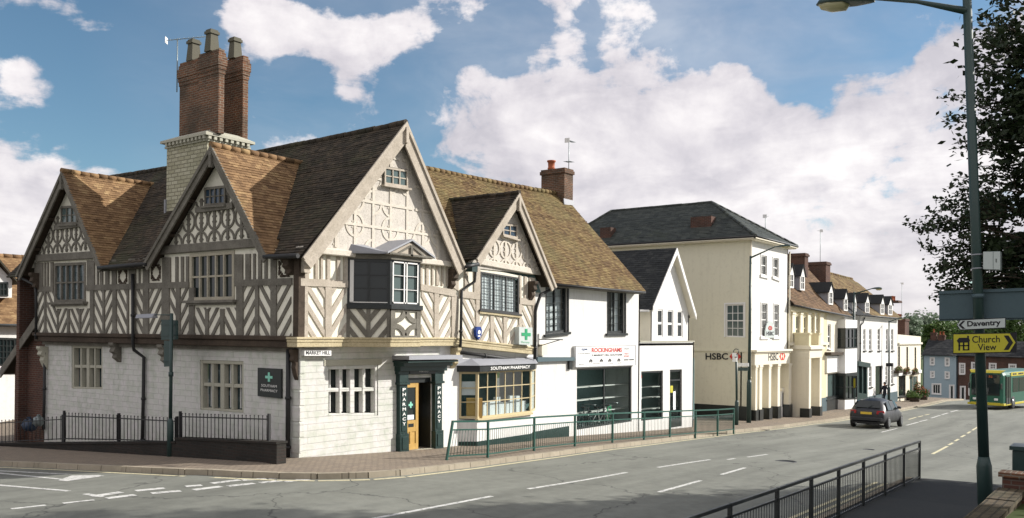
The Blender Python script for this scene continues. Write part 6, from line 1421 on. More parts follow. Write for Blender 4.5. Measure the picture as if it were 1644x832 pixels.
yd = YL+.7; d0, d1, dap = PY(-30, 478, yd), PY(19, 478, yd), PY(-8, 420, yd)
m = MB(); m.prism([(d0.x, yd, d0.z), (d1.x, yd, d1.z), (d1.x, yd, PY(19, 450, yd).z), (dap.x, yd, dap.z), (d0.x, yd, PY(19, 450, yd).z)], (0, 3, 0)); Dm = m.build('dormer', M['white'], Lh)
q = QY(yd-.01, -8, 453, 476, 13, 453, 476); window(Lh, q, 3, 2, .07, .04, .03, .05, 'black', 'glass')
m = MB()
for xx, s in ((d1.x+.2, 1), (d0.x-.2, -1)):
    zz_ = PY(19, 457, yd).z; a_, b_, n_ = Vector((xx, yd-.25, zz_)), Vector((dap.x, yd-.25, dap.z+.1)), Vector((0, 0, .12)); m.hexa([a_, b_, b_+Vector((0, 3.2, 0)), a_+Vector((0, 3.2, 0)), a_+n_, b_+n_, b_+Vector((0, 3.2, 0))+n_, a_+Vector((0, 3.2, 0))+n_])
m.build('dormer_roof', M['tile_brown_shade'], Lh)
# ------------------------------------------------------------------ street furniture
def guard_rail(name, label, pts, mat, h=1.0, second=.78, low=.10, pr=.028, pitch=.11, lean=None, postw=.06):
    """pedestrian guard rail: posts at pts, a top rail, a rail below it, a foot rail and upright bars in every panel"""
    t = thing(name, label, 'guard rail', tuple(pts[0]))
    for i, p in enumerate(pts):
        p = Vector(p); dx = Vector(lean) if (lean and i == 0) else Vector((0, 0, 0))
        MB().bar(p-Vector((0, 0, .12))-dx*.1, p+Vector((0, 0, h+.02))+dx, postw, postw*.8, (1, 0, 0)).build('post', M[mat], t)
    for i, (a, b) in enumerate(zip(pts, pts[1:])):
        a, b = Vector(a), Vector(b); la = Vector(lean) if (lean and i == 0) else Vector((0, 0, 0)); f = lambda u, z: a.lerp(b, u)+Vector((0, 0, z))+la*(1-u)*z/h
        m = MB(); m.bar(f(.01, h), f(.99, h), .05, .05); m.bar(f(.01, second), f(.99, second), .035, .035); m.bar(f(.01, low), f(.99, low), .035, .035)
        m.build('rail', M[mat], t)
        n = int((b-a).length/pitch); g = MB()
        for k in range(1, n): u = k/n; g.tube([f(u, low), f(u, second)], .0075, 5)
        g.build('infill_bars', M[mat], t)
    return t
far_px = [(702, 737), (783, 735), (852, 723.5), (914, 716), (968, 709.5), (1018, 705), (1061, 701.5), (1103, 698), (1140, 695), (1173, 692.5)]
fp = [PG(x, y, 0.) for x, y in far_px]; fp = [Vector((p.x, min(p.y, -2.35), 0)) for p in fp]
for p in fp: p.z = G(p.x, p.y)
guard_rail('guard_rail', 'long green pedestrian guard rail along the far kerb, its first post leaning', fp, 'green', lean=(.22, -.02, 0))
nx_ = [PY(x, y, -12.5).x for x, y in ((1476, 768), (1451, 780), (1421, 794), (1386, 810), (1346, 832), (1302, 850), (1247, 880), (1171, 930))]
xs2 = sorted(nx_); st = (xs2[-1]-xs2[0])/7; xs2 = [xs2[0]-st*k for k in (4, 3, 2, 1)]+xs2
guard_rail('guard_rail', 'dark steel pedestrian guard rail beside the shaded near footway', [(x, -12.5, G(x, -12.5)) for x in xs2], 'black', h=.95, low=.05)
# side street plinth and railings
def railings(q, nb, label, posts=True):
    t = thing('iron_railings', label, 'railings', tuple(q.p(0, 0)), 'black railings along the side street')
    m = MB(); m.bq(q, 0, 1, .84, .88, -.02, .02); m.bq(q, 0, 1, .02, .06, -.02, .02); m.build('rail', M['iron'], t)
    m = MB()
    for k in range(nb+1): u = (k+.5)/(nb+1); m.tube([q.p(u, 0), q.p(u, .97)], .011, 6); m.tube([q.p(u, .95), q.p(u, .975), q.p(u, 1.0)], [.008, .022, .006], 6)
    m.build('uprights', M['iron'], t)
    for u in (0, 1) if posts else (0,): MB().bq(q, u-.03/q.w, u+.03/q.w, -.10, 1.06, -.03, .03).build('post', M['iron'], t)
railings(QX(-1., 289.5, 663, 706, 432, 667, 712), 22, 'railing panel between the green column and the black pharmacy board, raised highest')
railings(QX(-1., 191, 666, 707.5, 284, 671, 711), 15, 'railing panel left of the green column, under the cranked downpipe')
railings(QX(-1., 103, 662, 706, 190.5, 666, 707.5), 15, 'railing panel under the smaller stone window')
railings(QX(-1., -60, 678, 714, 101, 668, 706), 26, 'lowest railing panel in front of the brick lean-to')
m = MB()
for a, b in ((PX(452, 712, -1.), PX(289, 705, -1.)), (PX(289, 711, -1.), PX(-60, 714, -1.))):
    m.hexa([(-1.14, a.y, -1.2), (-.86, a.y, -1.2), (-.86, b.y, -2.2), (-1.14, b.y, -2.2), (-1.14, a.y, a.z), (-.86, a.y, a.z), (-.86, b.y, b.z), (-1.14, b.y, b.z)])
    m.hexa([(-1.17, a.y-.02, a.z), (-.83, a.y-.02, a.z), (-.83, b.y, b.z), (-1.17, b.y, b.z), (-1.17, a.y-.02, a.z+.05), (-.83, a.y-.02, a.z+.05), (-.83, b.y, b.z+.05), (-1.17, b.y, b.z+.05)])
tag(m.build('plinth_wall', M['brick_black'], None), 'low near-black brick wall carrying the railings along the side street', 'wall')
for i, (px, py, s, mt, lab) in enumerate(((47, 672, .26, 'bluetarp', 'bulging blue refuse bag behind the railings by the brick lean-to'), (62, 668, .2, 'galv', 'crumpled pale refuse bag on top of the blue one by the lean-to'))):
    p = PX(px, py, -.45); r = random.Random(i); m = MB(); m.lathe((p.x, p.y, p.z-s*1.6), [(s*.5, 0), (s*.8, s*.3), (s*.85, s*.9), (s*.6, s*1.3), (s*.15, s*1.6), (s*.2, s*1.75)], 14)
    m.v = [(x+r.uniform(-.04, .04), y+r.uniform(-.04, .04), z+r.uniform(-.03, .03)) for x, y, z in m.v]; tag(m.build('refuse_bag', M[mt], None), lab, 'bag')

# green column with the backs of two signs and a small sign lamp
b = PG(273, 733); z = G(b.x, b.y); tp = PX(275.6, 503, b.x)
t = thing('sign_column', 'slim dark green column carrying sign backs and a lamp, before the stone side wall', 'sign post', (b.x, b.y, z))
MB().tube([(b.x, b.y, z-.1), (b.x, b.y, z+.9), (b.x, b.y, z+1.02)], [.085, .085, .05], 12).build('base', M['darkgreen'], t)
MB().tube([(b.x, b.y, z+1.0), tp], [.048, .042], 10).build('pole', M['darkgreen'], t)
MB().tube([tp-Vector((0, 0, .05)), PX(247, 505.5, b.x)], .014, 6).build('arm', M['darkgreen'], t)
a, c = PX(249, 507, b.x), PX(222, 508, b.x); m = MB().hexa([a+Vector((-.1, 0, -.06)), a+Vector((.1, 0, -.06)), c+Vector((.1, 0, -.06)), c+Vector((-.1, 0, -.06)), a+Vector((-.04, 0, .06)), a+Vector((.04, 0, .06)), c+Vector((.06, 0, .05)), c+Vector((-.06, 0, .05))]); m.build('lamp_head', M['lead'], t, bevel=.01)
for r_ in ((259.5, 513, 546, 285.5, 514.5, 545), (264, 547, 589, 276, 547.5, 588)): q = QX(b.x+.10, *r_); MB().bq(q, 0, 1, 0, 1, -.015, .015).bq(q, 0, 1, .2, .26, 0, .04).bq(q, 0, 1, .74, .8, 0, .04).build('sign_panel', M['darkgreen'], t)
MB().tube([PX(274.5, 601, b.x)-Vector((0, 0, .06)), PX(274.5, 601, b.x)+Vector((0, 0, .06))], .065, 10).build('clamp', M['darkgreen'], t)

# tall lamp column on the near side with the direction signs
def lamp(name, label, base, top, arm_pts, r0, r1, mat, headlen=None, basez=1.2, head=True, grp=None):
    t = thing(name, label, 'street lamp', tuple(base), grp); base, top = Vector(base), Vector(top); up = (top-base).normalized()
    MB().tube([base-up*.1, base+up*basez, base+up*(basez+.18)], [r0*1.38, r0*1.38, r0], 14).build('base', M[mat], t)
    MB().tube([base+up*basez, top], [r0, r1], 12).build('column', M[mat], t)
    if len(arm_pts) > 1: MB().tube(arm_pts, [r1*.95]+[r1*.5]*(len(arm_pts)-1), 8).build('arm', M[mat], t)
    if head:
        a, b_ = Vector(head[0]), Vector(head[1]); d = (b_-a); L = d.length; d.normalize(); s = d.cross(Vector((0, 0, 1))).normalized(); w = head[2]
        def shell(prof, zf):
            m = MB(); n = 12; vs = []
            for k, (u, ww) in enumerate(prof):
                for i in range(n): a_ = math.pi*2*i/n; vs.append(a+d*L*u+s*math.cos(a_)*w*ww+Vector((0, 0, zf(math.sin(a_))*w*ww)))
            m.add(vs, [(k*n+i, k*n+(i+1) % n, (k+1)*n+(i+1) % n, (k+1)*n+i) for k in range(len(prof)-1) for i in range(n)], True); m.f += [tuple(range(n)), tuple((len(prof)-1)*n+i for i in range(n))]; return m
        h = shell([(0, .25), (.1, .5), (.35, .9), (.7, 1.), (.92, .7), (1, .15)], lambda v: v*.55 if v > 0 else v*.12).build('lamp_head', M[mat], t)
        shell([(.42, .2), (.5, .75), (.75, .82), (.92, .5), (.96, .1)], lambda v: v*.02 if v > 0 else v*.75).build('lamp_bowl', M['lampglass'], h)
    return t
pb = Vector(CAM+17*ray(1583, 800)); pb.z = G(pb.x); pt = Vector(CAM+17*ray(1551.5, -30)); PXc = pt.x
lamp('lamp_column', 'tall dark lamp column on the near footway carrying the direction signs', pb, pt, [PX(1553, 18, PXc), PX(1473, 3, PXc), PX(1400, -3, PXc)], .098, .078, 'darkgreen', basez=.95, head=(PX(1404, 2, PXc), PX(1311, 9, PXc), .26))
def pole_at(py): u = (py+30)/830; return pt.lerp(Vector(CAM+17*ray(1583, 800)), u)
pq_ = pole_at(490); q = QX(pq_.x+.16, 1508, 467.5, 515.5, 1668, 461.5, 513); t = thing('road_sign', 'wide grey back of a large road sign clamped to the tall lamp column', 'sign', tuple(q.p(.5, .5)))
MB().bq(q, 0, 1, 0, 1, -.012, .012).build('panel', M['panelback'], t)
for v in (.06, .90): MB().bq(q, 0, 1, v, v+.05, .012, .05).build('channel', M['panelback'], t)
MB().tube([pole_at(472), pole_at(479)], .11, 12).build('clamp', M['panelback'], t)
q = QX(pole_at(523).x-.13, 1539, 513.7, 530.5, 1614.5, 510, 527); t = thing('town_sign', 'white pointer sign reading Daventry on the lamp column', 'sign', tuple(q.p(.5, .5)))
MB().pq(q, [(-.045, .5), (.03, 0), (1, 0), (1, 1), (.03, 1)], -.02, .006).build('border', M['inkdark'], t); MB().pq(q, [(-.025, .5), (.04, .07), (.99, .07), (.99, .93), (.04, .93)], .006, .010).build('plate', M['signgrey'], t)
qtext('Daventry', M['inkdark'], t, q, .19, .90, .16, .84, d=.013, bold=.03)
MB().pq(q, [(.0, .5), (.09, .12), (.15, .12), (.06, .5), (.15, .88), (.09, .88)], .010, .013).build('arrow', M['inkdark'], t)
q = QX(pole_at(550).x-.14, 1531, 536.5, 567.5, 1621, 535, 565.5); t = thing('church_view_sign', 'yellow pointer sign reading Church View with a small house symbol', 'sign', tuple(q.p(.5, .5)))
MB().pq(q, [(-.015, -.03), (1.12, -.03), (1.12, 1.03), (-.015, 1.03)], -.02, .0).build('backing_board', M['inkdark'], t); MB().pq(q, [(.0, .02), (1, .02), (1.10, .5), (1, .98), (0, .98)], .0, .006).build('plate', M['signyellow'], t)
qtext('Church', M['inkdark'], t, q, .34, .83, .53, .88, d=.01, bold=.01); qtext('View', M['inkdark'], t, q, .44, .77, .13, .46, d=.01, bold=.01)
MB().pq(q, [(.90, .12), (.98, .12), (1.06, .5), (.98, .88), (.90, .88), (.98, .5)], .006, .010).build('arrow', M['inkdark'], t)
m = MB(); m.pq(q, [(.08, .55), (.06, .66), (.10, .80), (.25, .80), (.25, .90), (.28, .90), (.28, .78), (.30, .66), (.28, .55)], .006, .010)
for r_ in ((.09, .12, .14, .6), (.17, .20, .14, .6), (.26, .29, .14, .6), (.09, .29, .36, .42), (.19, .29, .14, .20)): m.bq(q, *r_, .006, .009)
m.build('house_symbol', M['inkdark'], t)
q = QX(pole_at(418).x-.02, 1579, 404.5, 433, 1607, 404, 434); t = thing('equipment_box', 'pale grey two-door equipment box strapped to the lamp column', 'box', tuple(q.p(.5, .5)))
MB().bq(q, 0, 1, 0, 1, -.14, .06).build('cabinet', M['galv'], t, bevel=.01); m = MB(); m.bq(q, .02, .57, .02, .98, .06, .068); m.bq(q, .61, .98, .02, .98, .06, .068); m.build('door', M['signgrey'], t); MB().bq(q, .74, .78, .4, .6, .068, .075).build('lock', M['black'], t)
for yy in (408, 430): MB().tube([pole_at(yy), pole_at(yy+2)], .10, 12).build('strap', M['lead'], t)
# other lamps
def base_at(px, py, yfix=None): p = PG(px, py); return p
b1_ = PG(1202, 679); b1_.y = min(b1_.y, -.35); xx = b1_.x; b1_.z = G(xx)
lamp('bank_lamp', 'green street lamp standing at the corner of the bank', b1_, PX(1205, 411, xx), [PX(1205, 414, xx), PX(1245, 396, xx)], .085, .05, 'darkgreen', basez=2.0, head=(PX(1244, 397, xx), PX(1270, 395, xx), .17), grp='lamps along the high street')
b2_ = PG(1370, 655); xx = b2_.x
lamp('street_lamp', 'street lamp in front of the black and white bay shop', b2_, PX(1371.5, 469, xx), [PX(1371.5, 472, xx), PX(1400, 463.5, xx)], .095, .06, 'darkgreen', basez=1.5, head=(PX(1398, 464, xx), PX(1417, 463.5, xx), .2), grp='lamps along the high street')
q = QX(xx-.14, 1366.2, 607, 623.5, 1374, 607, 623.5); t = thing('bus_stop_notice', 'small yellow-green notice fixed to the lamp by the bay shop', 'notice', tuple(q.p(.5, .5))); MB().bq(q, 0, 1, 0, 1, -.02, .02).build('frame', M['inkdark'], t); MB().bq(q, .08, .92, .05, .95, .02, .03).build('notice_sheet', M['signyellow'], t)
b3_ = PG(1427, 648); xx = b3_.x
lamp('street_lamp', 'thin street lamp in front of the long white house', b3_, PX(1427.5, 515, xx), [PX(1427.5, 517, xx), PX(1440, 512, xx)], .07, .05, 'darkgreen', basez=1.2, head=(PX(1439, 512.5, xx), PX(1450, 511, xx), .18), grp='lamps along the high street')
q = QX(xx-.1, 1422.5, 583, 588.5, 1433.5, 583, 588.5); t = thing('hanging_basket_bracket', 'black bracket box half way up the thin street lamp', 'bracket', tuple(q.p(.5, .5))); MB().bq(q, 0, 1, 0, 1, -.2, .1).build('box_panel', M['inkdark'], t, bevel=.02)
# fingerpost
b4 = PG(1182.5, 682.5); xx = b4.x
t = thing('fingerpost', 'dark green fingerpost with small finger signs beside the bank wall', 'sign post', tuple(b4))
MB().tube([b4-Vector((0, 0, .1)), b4+Vector((0, 0, 1.1)), b4+Vector((0, 0, 1.2))], [.09, .09, .06], 12).build('base', M['darkgreen'], t); tt = PX(1182, 569, xx); MB().tube([b4+Vector((0, 0, 1.15)), tt], .055, 10).build('pole', M['darkgreen'], t)
MB().tube([tt+Vector((0, .13*math.cos(a), .13+.13*math.sin(a))) for a in np.linspace(0, 6.283, 15)], .02, 6).build('finial', M['darkgreen'], t)
for r_, mt in (((1185, 583, 588.5, 1202, 583, 588.5), 'signwhite'), ((1185, 590, 595.5, 1201, 590, 595.5), 'darkgreen'), ((1176, 574, 581, 1183, 574.5, 581), 'signwhite'), ((1175.5, 566.5, 572.5, 1182, 567, 573), 'signwhite')): q = QX(xx-.07, *r_); MB().bq(q, 0, 1, 0, 1, -.02, .02).build('finger_sign', M[mt], t)

# near garden wall, brick return and cabinet
wy = -15.5; zt = .83
m = MB(); m.box(-16, .95, wy-.28, wy, -1.2, zt-.07); t = thing('garden_wall', 'low brown stone garden wall with coping at the edge of the near footway', 'wall', (0, wy, 0)); m.build('stonework', M['wallbrown'], t)
r = random.Random(5); m = MB(); x = -16.
while x < .9: w = r.uniform(.4, .65); m.box(x, min(x+w-.012, 1.0), wy-.33, wy+.04, zt-.07, zt+r.uniform(0, .015)); x += w
m.build('coping', M['wallbrown'], t)
q = QX(1.05, 1604, 757.5, 785, 1700, 757, 785); m = MB(); m.box(1.05, 1.3, q.p(1, 0).y-3, wy-.0, -1.2, q.p(0, 1).z-.07); t = thing('brick_wall', 'dark red brick return wall at the end of the garden wall', 'wall', (1.1, wy, 0)); m.build('brickwork', M['brick_dark'], t); MB().box(1.0, 1.36, q.p(1, 0).y-3, wy+.05, q.p(0, 1).z-.07, q.p(0, 1).z).build('coping', M['brick'], t)
a, b = PX(1625, 718, 3.4), PX(1625, 760, 3.4)
t = thing('utility_cabinet', 'dark green roadside cabinet just behind the red brick wall', 'cabinet', (3.7, a.y-.5, G(3.5))); MB().box(3.4, 3.95, a.y-1.2, a.y, G(3.5)-.1, a.z-.05).build('body', M['blackgreen'], t, bevel=.015); MB().box(3.36, 3.99, a.y-1.25, a.y+.04, a.z-.05, a.z+.02).build('lid', M['blackgreen'], t); MB().box(3.385, 3.4, a.y-.62, a.y-.60, G(3.5), a.z-.1).build('door', M['black'], t)
sheet('grass_bank', fr(-60, 1.0, 2.), fr(-40, wy-.25, 2.), lambda x, y: min(1.56, .62+max(0, -x)*.07)+min(1, max(0, (wy-y)/1.5))*.0, 'soil')
# inspection covers and kerb dropper
for (px, py, lab, s) in ((1262, 741, 'round iron manhole cover in the middle of the carriageway', .32), (1395, 722, 'small square iron cover in the carriageway near the guard rail end', .22)):
    c = PG(px, py, -.116); m = MB().lathe((c.x, c.y, c.z-.01), [(s, 0), (s, .013), (s*.85, .013), (s*.84, .009), (.02, .009)], 18); tag(m.build('manhole_cover', M['iron'], None), lab, 'manhole cover')

for i, (px, py, lab) in enumerate(((640, 760.5, 'iron gully grate against the kerb below the pharmacy door'), (1225, 690.5, 'iron gully grate against the kerb in front of the bank'))):
    c = PG(px, py, -.114); m = MB()
    for k in range(7): m.box(c.x-.22+k*.065, c.x-.19+k*.065, c.y-.2, c.y+.2, c.z-.01, c.z+.008)
    m.box(c.x-.25, c.x+.24, c.y-.23, c.y-.2, c.z-.01, c.z+.009); m.box(c.x-.25, c.x+.24, c.y+.2, c.y+.23, c.z-.01, c.z+.009); tag(m.build('gully_grate', M['iron'], None), lab, 'gully grate')
# ------------------------------------------------------------------ car
def local(name, label, cat, loc, rot, group=None, rx=0.):
    t = thing(name, label, cat, loc, group); t['_o'] = (0., 0., 0.); t.rotation_euler = (0, rx, rot); return t
c = (PG(1372, 688, -.12)+PG(1431, 689, -.12))/2
car = local('hatchback_car', 'dark navy hatchback driving away down the street with red tail lamps', 'car', (c.x-.1, c.y+.32, G(c.x)-.12), -.005, rx=.035)
# x runs from the rear bumper (0) to the nose (4.05); outline of half a section: (y, z) from sill to roof centre
secs = [(0.0, [(.55, .38), (.70, .42), (.74, .60), (.70, .78), (.0, .80)]), (.10, [(.62, .24), (.80, .34), (.83, .66), (.76, .88), (.0, .92)]), (.30, [(.66, .20), (.84, .32), (.85, .70), (.76, .95), (.0, 1.06)]),
        (.62, [(.68, .19), (.85, .32), (.86, .72), (.66, 1.28), (.0, 1.34)]), (.95, [(.68, .19), (.855, .32), (.86, .74), (.60, 1.39), (.0, 1.43)]), (1.5, [(.68, .19), (.86, .32), (.865, .78), (.60, 1.43), (.0, 1.47)]), (2.1, [(.68, .19), (.86, .32), (.865, .80), (.60, 1.42), (.0, 1.46)]),
        (2.55, [(.68, .19), (.86, .32), (.86, .80), (.63, 1.28), (.0, 1.34)]), (3.05, [(.68, .19), (.855, .32), (.85, .80), (.74, .94), (.0, .98)]), (3.55, [(.66, .20), (.83, .32), (.82, .66), (.70, .82), (.0, .87)]), (3.95, [(.60, .24), (.72, .34), (.72, .56), (.60, .68), (.0, .72)]), (4.05, [(.5, .34), (.6, .40), (.6, .52), (.5, .58), (.0, .60)])]
m = MB(); vs = []
for x, h in secs: vs += [(x, y, z) for y, z in h]+[(x, -y, z) for y, z in h[:-1][::-1]]
n = 9; m.add(vs, [(k*n+i, k*n+i+1, (k+1)*n+i+1, (k+1)*n+i) for k in range(len(secs)-1) for i in range(n-1)]+[(k*n+n-1, k*n, (k+1)*n, (k+1)*n+n-1) for k in range(len(secs)-1)]+[tuple(range(n)), tuple((len(secs)-1)*n+i for i in range(n))], True)
body = m.build('body', M['carpaint'], car); sb = body.modifiers.new('s', 'SUBSURF'); sb.levels = sb.render_levels = 2
def loop_panel(pts, th=.012, n=None): 
    a = [Vector(p) for p in pts]; nn = (a[1]-a[0]).cross(a[2]-a[0]).normalized() if n is None else Vector(n); return MB().prism([p-nn*.01 for p in a], nn*th*2)
loop_panel([(.22, -.60, .985), (.22, .60, .985), (.60, .50, 1.30), (.60, -.50, 1.30)], .014, (-.55, 0, .8)).build('rear_window', M['glass'], car)
loop_panel([(2.55, -.55, 1.33), (2.55, .55, 1.33), (3.0, .66, .97), (3.0, -.66, .97)], .014, (.6, 0, .8)).build('windscreen', M['glass'], car)
for s in (-1, 1):
    for pts in ([(.62, .885, .88), (1.28, .885, .89), (1.28, .70, 1.30), (.85, .71, 1.27)], [(1.34, .885, .89), (2.12, .885, .90), (2.10, .70, 1.31), (1.34, .70, 1.31)], [(2.18, .885, .90), (2.85, .88, .92), (2.42, .71, 1.28), (2.17, .70, 1.31)]):
        loop_panel([(x, (y-.045)*s, z) for x, y, z in pts], .018, (0, s*.9, .42)).build('side_window', M['glass'], car)
    m = MB(); m.hexa([(-.02, s*.48, .70), (.14, s*.80, .70), (.24, s*.80, .72), (.1, s*.48, .7), (.02, s*.48, .86), (.15, s*.79, .86), (.26, s*.79, .87), (.12, s*.48, .86)]); m.build('tail_lamp', M['tail'], car, bevel=.01)
    for x in (.78, 3.22):
        m = MB().lathe((x, s*.80-.09, .30), [(.20, 0), (.29, .02), (.30, .08), (.30, .14), (.27, .19), (.19, .19)], 22, 'Y'); w_ = m.build('wheel', M['rubber'], car)
        MB().lathe((x, s*.80-.10, .30), [(.195, -.003), (.19, .205), (.04, .215)], 14, 'Y').build('rim', M['chrome'], w_)
    m = MB(); m.box(2.30, 2.44, min(s*.86, s*1.03), max(s*.86, s*1.03), .93, 1.05); m.build('wing_mirror', M['carpaint'], car, bevel=.02)
    MB().box(3.85, 4.0, min(s*.42, s*.66), max(s*.42, s*.66), .52, .64).build('headlight', M['lead'], car, bevel=.02)
MB().hexa([(-.06, -.68, .36), (-.06, .68, .36), (.15, .82, .36), (.15, -.82, .36), (-.06, -.68, .54), (-.06, .68, .54), (.15, .82, .56), (.15, -.82, .56)]).build('bumper', M['carpaint'], car, bevel=.03)
MB().box(-.025, .05, -.26, .26, .68, .79).build('number_plate', M['plate_y'], car); MB().box(-.05, .1, -.62, .62, .22, .33).build('underside', M['rubber'], car); MB().tube([(-.08, .45, .24), (.2, .45, .25)], .03, 8).build('exhaust', M['chrome'], car)
MB().tube([(.6, 0, 1.37), (.35, 0, 1.72)], .006, 5).build('radio_aerial', M['black'], car); MB().bar((.12, .0, .98), (.36, -.25, 1.12), .02, .02).build('rear_wiper', M['black'], car)

car.scale = (1.05, 1.04, 1.06)
# ------------------------------------------------------------------ bus
c = PG(1575, 657.5, -.12); ang = math.radians(180-9)
bus = local('single_deck_bus', 'green and yellow single-deck bus coming up the street at the junction', 'bus', (c.x+.6, c.y-.2, G(c.x)-.12), ang, rx=0.)
# local x forward, nose at x=0, tail at x=-9.6; the door side is +y (the left of the bus)
def sec(x, w, zt_, zb_=.28): return [(x, w, zb_), (x, w, zt_-.30), (x, w-.10, zt_-.08), (x, w-.32, zt_), (x, -w+.32, zt_), (x, -w+.10, zt_-.08), (x, -w, zt_-.30), (x, -w, zb_)]
prof = [(.0, .98, 2.62), (-.12, 1.14, 2.74), (-.5, 1.22, 2.80), (-9.3, 1.22, 2.80), (-9.6, 1.12, 2.7)]
m = MB(); vs = [p for x, w, z in prof for p in sec(x, w, z)]; n = 8
m.add(vs, [(k*n+i, k*n+(i+1) % n, (k+1)*n+(i+1) % n, (k+1)*n+i) for k in range(len(prof)-1) for i in range(n)]+[tuple(range(n)), tuple((len(prof)-1)*n+i for i in range(n))]); m.build('body', M['busgreen'], bus, bevel=.03)
MB().box(-9.2, -1.55, 1.222, 1.245, 2.42, 2.70).box(-9.2, -.7, -1.245, -1.222, 2.42, 2.70).build('advert_panel', M['busyellow'], bus)
MB().prism([(.035, -.99, 2.66), (.035, .99, 2.66), (-.3, 1.2, 2.84), (-.3, -1.2, 2.84)], (-.2, 0, .02)).build('front_dome', M['busyellow'], bus)
MB().box(-9.2, .0, -1.24, 1.24, .30, .46).box(-.0, .045, -1.0, 1.0, .30, .50).build('skirt', M['busyellow'], bus, bevel=.01)
wsb = MB().prism([(.02, -.95, 1.02), (.02, .95, 1.02), (.01, .95, 2.56), (.01, -.95, 2.56)], (.035, 0, 0)).build('windscreen', M['glass'], bus)
for s in (-1, 1): MB().hexa([(-.02, s*.95, 1.02), (-.02, s*1.0, 1.02), (-.45, s*1.235, 1.02), (-.45, s*1.2, 1.02), (-.02, s*.95, 2.5), (-.02, s*1.0, 2.5), (-.45, s*1.235, 2.5), (-.45, s*1.2, 2.5)]).build('corner_glass', M['glass'], bus); MB().box(.04, .09, s*.72-.13, s*.72+.13, .66, .82).build('headlight', M['signwhite'], bus, bevel=.02); MB().box(.05, .2, s*1.08-.05, s*1.08+.05, 1.5, 1.9).build('mirror', M['black'], bus, bevel=.02)
m = MB().box(.05, .07, -.75, .75, 2.28, 2.52); DB = m.build('destination_blind', M['inkdark'], bus)
mamber = paint('amber_display', (.5, .12, .02), .5, .1, 5., (.3, .08, .02), .1, .3); text('52', mamber, DB, (.072, .35, 2.40), (0, 1, 0), (0, 0, 1), width=.25, height=.15, bold=.02)
m = MB(); m.box(-1.42, -.52, 1.225, 1.25, .40, 2.38); m.build('door', M['glass'], bus); MB().box(-.98, -.95, 1.25, 1.27, .4, 2.38).box(-1.46, -1.42, 1.225, 1.26, .36, 2.42).box(-.52, -.48, 1.225, 1.26, .36, 2.42).build('door_frame', M['black'], bus)
for k in range(5):
    x = -2.0-k*1.45
    for s in (-1, 1): MB().box(x-1.3, x, min(s*1.222, s*1.24), max(s*1.222, s*1.24), 1.22, 2.28).build('side_window', M['glass'], bus)
for x in (-2.05, -7.1):
    for s in (-1, 1):
        m = MB().lathe((x, s*1.12-.13, .46), [(.3, 0), (.46, .02), (.47, .13), (.46, .26), (.3, .26)], 22, 'Y'); w_ = m.build('wheel', M['rubber'], bus); MB().lathe((x, s*1.12-.14, .46), [(.28, 0), (.26, .285), (.08, .29)], 14, 'Y').build('rim', M['chrome'], w_)
text('RIDE EASY', M['inkdark'], bus, (-3.6, 1.25, 2.56), (-1, 0, 0), (0, 0, 1), width=2.6, height=.16, bold=.02) if False else None
for i, (a, b) in enumerate(((-1.9, -2.3), (-2.4, -2.75), (-3.2, -4.0), (-4.1, -4.4))): MB().box(b, a, 1.246, 1.252, 2.50, 2.62).build('advert_marking', M['inkdark'], bus)
MB().box(-.06, .06, -.9, -.3, 1.05, 1.1).build('wiper', M['black'], bus)

